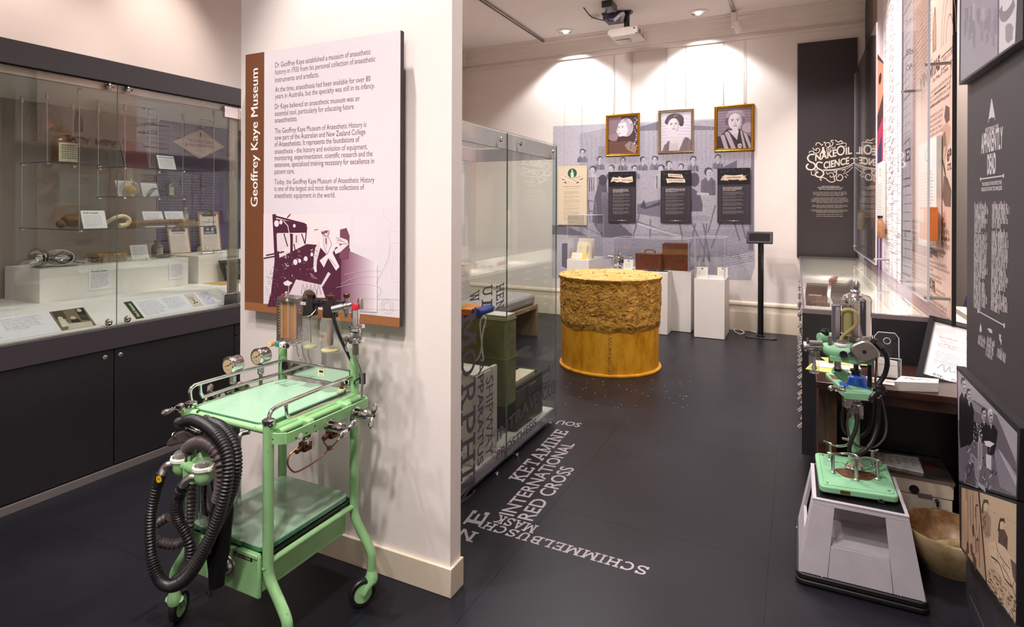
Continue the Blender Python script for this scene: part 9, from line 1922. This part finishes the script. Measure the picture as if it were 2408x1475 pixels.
# framed certificate leaning on the counter end
bl = on(2155, 882); tl = FY(2187, 738, KY0 - .015); wv = Vector((.34, 0, 0)); up = tl - bl; up.x = 0.01
tl2 = FY(2187, 738, KY0 - .012); bl2 = FZ(2155, 881, dz + .002); V = (tl2 - bl2); hgt = V.length; V.normalize(); U = Vector((1, 0, 0)); U = (U - V * U.dot(V)).normalized(); Nn = U.cross(V)
wv = .33
ctf = thing('framed_certificate', 'black-framed Certificate of Accreditation with a red seal leaning on the counter end', 'certificate', bl2 + U * wv / 2)
def cpt(a, b, d=0): return bl2 + U * a + V * b + Nn * d
fw = .024
part('backing', MB().prism([cpt(.004, .004), cpt(wv - .004, .004), cpt(wv - .004, hgt - .004), cpt(.004, hgt - .004)], -Nn * .008), 'blackmetal', ctf, smooth=False)
for a in ([(0, 0), (wv, 0), (wv - fw, fw), (fw, fw)], [(wv, 0), (wv, hgt), (wv - fw, hgt - fw), (wv - fw, fw)], [(wv, hgt), (0, hgt), (fw, hgt - fw), (wv - fw, hgt - fw)], [(0, hgt), (0, 0), (fw, fw), (fw, hgt - fw)]): part('moulding', MB().prism([cpt(*p, -.004) for p in a], Nn * .016), 'blackmetal', ctf, smooth=False)
P = Print(bl2 + Nn * .0005, U, V, .0003, N=Nn); P.rect(fw, fw, wv - fw, hgt - fw, '#e6e3e2', 0)
fac = hgt / .42
P.rect(.155, hgt - .085, .215, hgt - fw, '#c2283a', 1); P.greek(.16, hgt - .045, .05, 3, .011, '#f0d8da', 2, last=1)
P.text('Certificate of Accreditation', .055, hgt * .70, .0125, '#b87a78', 1, w=.20); P.greek(.055, hgt * .685, .06, 1, .012, '#b8a8a8', 1, last=1); P.text('Geoffrey Kaye Museum of', .055, hgt * .60, .009, '#b8605c', 1, w=.15); P.text('Anaesthetic History', .055, hgt * .565, .009, '#b8605c', 1, w=.12)
P.ell(.245, hgt * .55, .036, .036, '#c2283a', 1, 26); P.text('2015', .245, hgt * .54, .012, '#f2e6e6', 2, align='c')
P.greek(.055, hgt * .50, .22, 5, .012, '#a09a9c', 1, seed=3); P.greek(.055, hgt * .36, .2, 2, .012, '#a09a9c', 1, seed=4)
for x in (.07, .20): P.curve([(x, hgt * .22), (x + .02, hgt * .30), (x + .03, hgt * .20), (x + .045, hgt * .29), (x + .05, hgt * .22), (x + .07, hgt * .25)], .0018, '#4a4648', 1, 5)
for k, x in enumerate((.06, .13, .19, .24, .30)): P.greek(x, hgt * .15, .045, 2, .014, '#3a3638', 1, seed=k, last=1, xh=.6)
P.part('certificate_print', 'paper', ctf)
# acrylic leaflet holder
a = on(2063, 882); b = on(2119, 884); 
lh = thing('leaflet_holder', 'clear acrylic leaflet holder standing on the desk behind the green machine', 'holder', ((a.x + b.x) / 2, a.y, dz)); w_ = b.x - a.x; y0 = a.y; ztp = FY(2090, 778, y0 + .06).z
part('back_plate', MB().prism([(x, y0 + .05 + z * .10, dz + .001 + z) for x, z in [(a.x, 0), (b.x, 0), (b.x, ztp - dz - .02), (b.x - .015, ztp - dz), (a.x + .015, ztp - dz), (a.x, ztp - dz - .02)]], (0, .003, 0)), 'acrylic', lh, smooth=False)
ed = [Vector((x, y0 + .05 + z * .10, dz + .001 + z)) for x, z in [(a.x, 0), (a.x, ztp - dz - .02), (a.x + .015, ztp - dz), (b.x - .015, ztp - dz), (b.x, ztp - dz - .02), (b.x, 0)]]; part('polished_edge', MB().tube(ed, .0022, 6), 'acryledge', lh)
pzt = FY(2090, 836, y0).z; part('pocket', MB().box((a.x, y0, dz + .001), (b.x, y0 + .003, pzt)).box((a.x, y0 + .003, dz + .001), (a.x + .003, y0 + .055, pzt)).box((b.x - .003, y0 + .003, dz + .001), (b.x, y0 + .055, pzt)), 'acrylic', lh, smooth=False); part('polished_edge', MB().tube([(a.x, y0, pzt), (b.x, y0, pzt)], .002, 6).tube([(b.x, y0, dz), (b.x, y0, pzt)], .002, 6), 'acryledge', lh)
q = FY(2088, 796, y0 + .07); part('ring_hole', MB().torus(q, (0, 1, 0), .014, .002, 20, 6), 'acryledge', lh)
part('leaflets', MB().prism([(a.x + .01, y0 + .012, dz + .004), (b.x - .01, y0 + .012, dz + .004), (b.x - .01, y0 + .03, pzt - .02), (a.x + .01, y0 + .03, pzt - .01)], (0, .012, 0)), 'offwhite', lh, smooth=False)
# card stack
a, b, c = on(2105, 912), on(2211, 916), on(2211, 900); d = on(2128, 900)
cs_ = thing('card_stack', 'neat stack of white cards on the front edge of the desk', 'cards', ((a.x + b.x) / 2, a.y, dz)); A0 = [FZ(u, v, dz + .001) for u, v in ((2106, 913), (2209, 916), (2210, 906), (2122, 899))]
for k in range(9): part('card', MB().prism([p + Vector((rr.uniform(-.001, .001), rr.uniform(-.001, .001), .0005 + k * .0044)) for p in A0], (0, 0, .0036)), 'offwhite', cs_, smooth=False)
top_ = [p + Vector((0, 0, .0401)) for p in A0]; mid = sum(top_, Vector()) / 4
P = Print((mid.x, mid.y, mid.z), (1, 0, 0), (0, 1, 0)); P.curve([(-.05, -.01), (-.03, .02), (0, .0), (.02, .025), (.045, .0)], .003, '#6a6468', 0); P.ell(-.02, .005, .012, .008, '#9a9498', 0, 12); P.greek(.0, -.01, .06, 2, .008, '#8a8488', 0); P.part('print', 'paper', cs_)
M['yellowpaper'] = mat('yellow_leaflet', '#c9c06a', .6, var=.15)
for k, (m_, lab) in enumerate((('yellowpaper', 'yellow leaflet fanned lowest at the left of the desk'), ('offwhite', 'white leaflet lying on the yellow one at the left of the desk'), ('yellowpaper', 'upper yellow leaflet peeping out behind the green machine'))):
    q = on(1966 + 8 * k, 866 - 6 * k, dz); o = solo('leaflet', MB().cbox((q.x - .02 + .02 * k, q.y + .03 * k, dz + .0015 + .003 * k), (.19, .13, .0022), R(-12 + 14 * k)), m_, lab, 'leaflet')
q = on(2085, 893, dz); t = thing('open_leaflet', 'greyish printed leaflet lying in front of the acrylic holder', 'leaflet', (q.x, q.y, dz)); part('sheet', MB().cbox((q.x, q.y, dz + .002), (.20, .09, .002), R(-8)), 'offwhite', t); P = Print((q.x, q.y, dz + .0032), (1, 0, 0), (0, 1, 0)); P.rect(-.08, -.03, -.02, .03, '#8d878b', 0); P.rect(0, -.02, .07, .02, '#b5aeb0', 0); P.greek(0, .03, .08, 3, .008, '#6a6468', 1); P.part('print', 'paper', t)
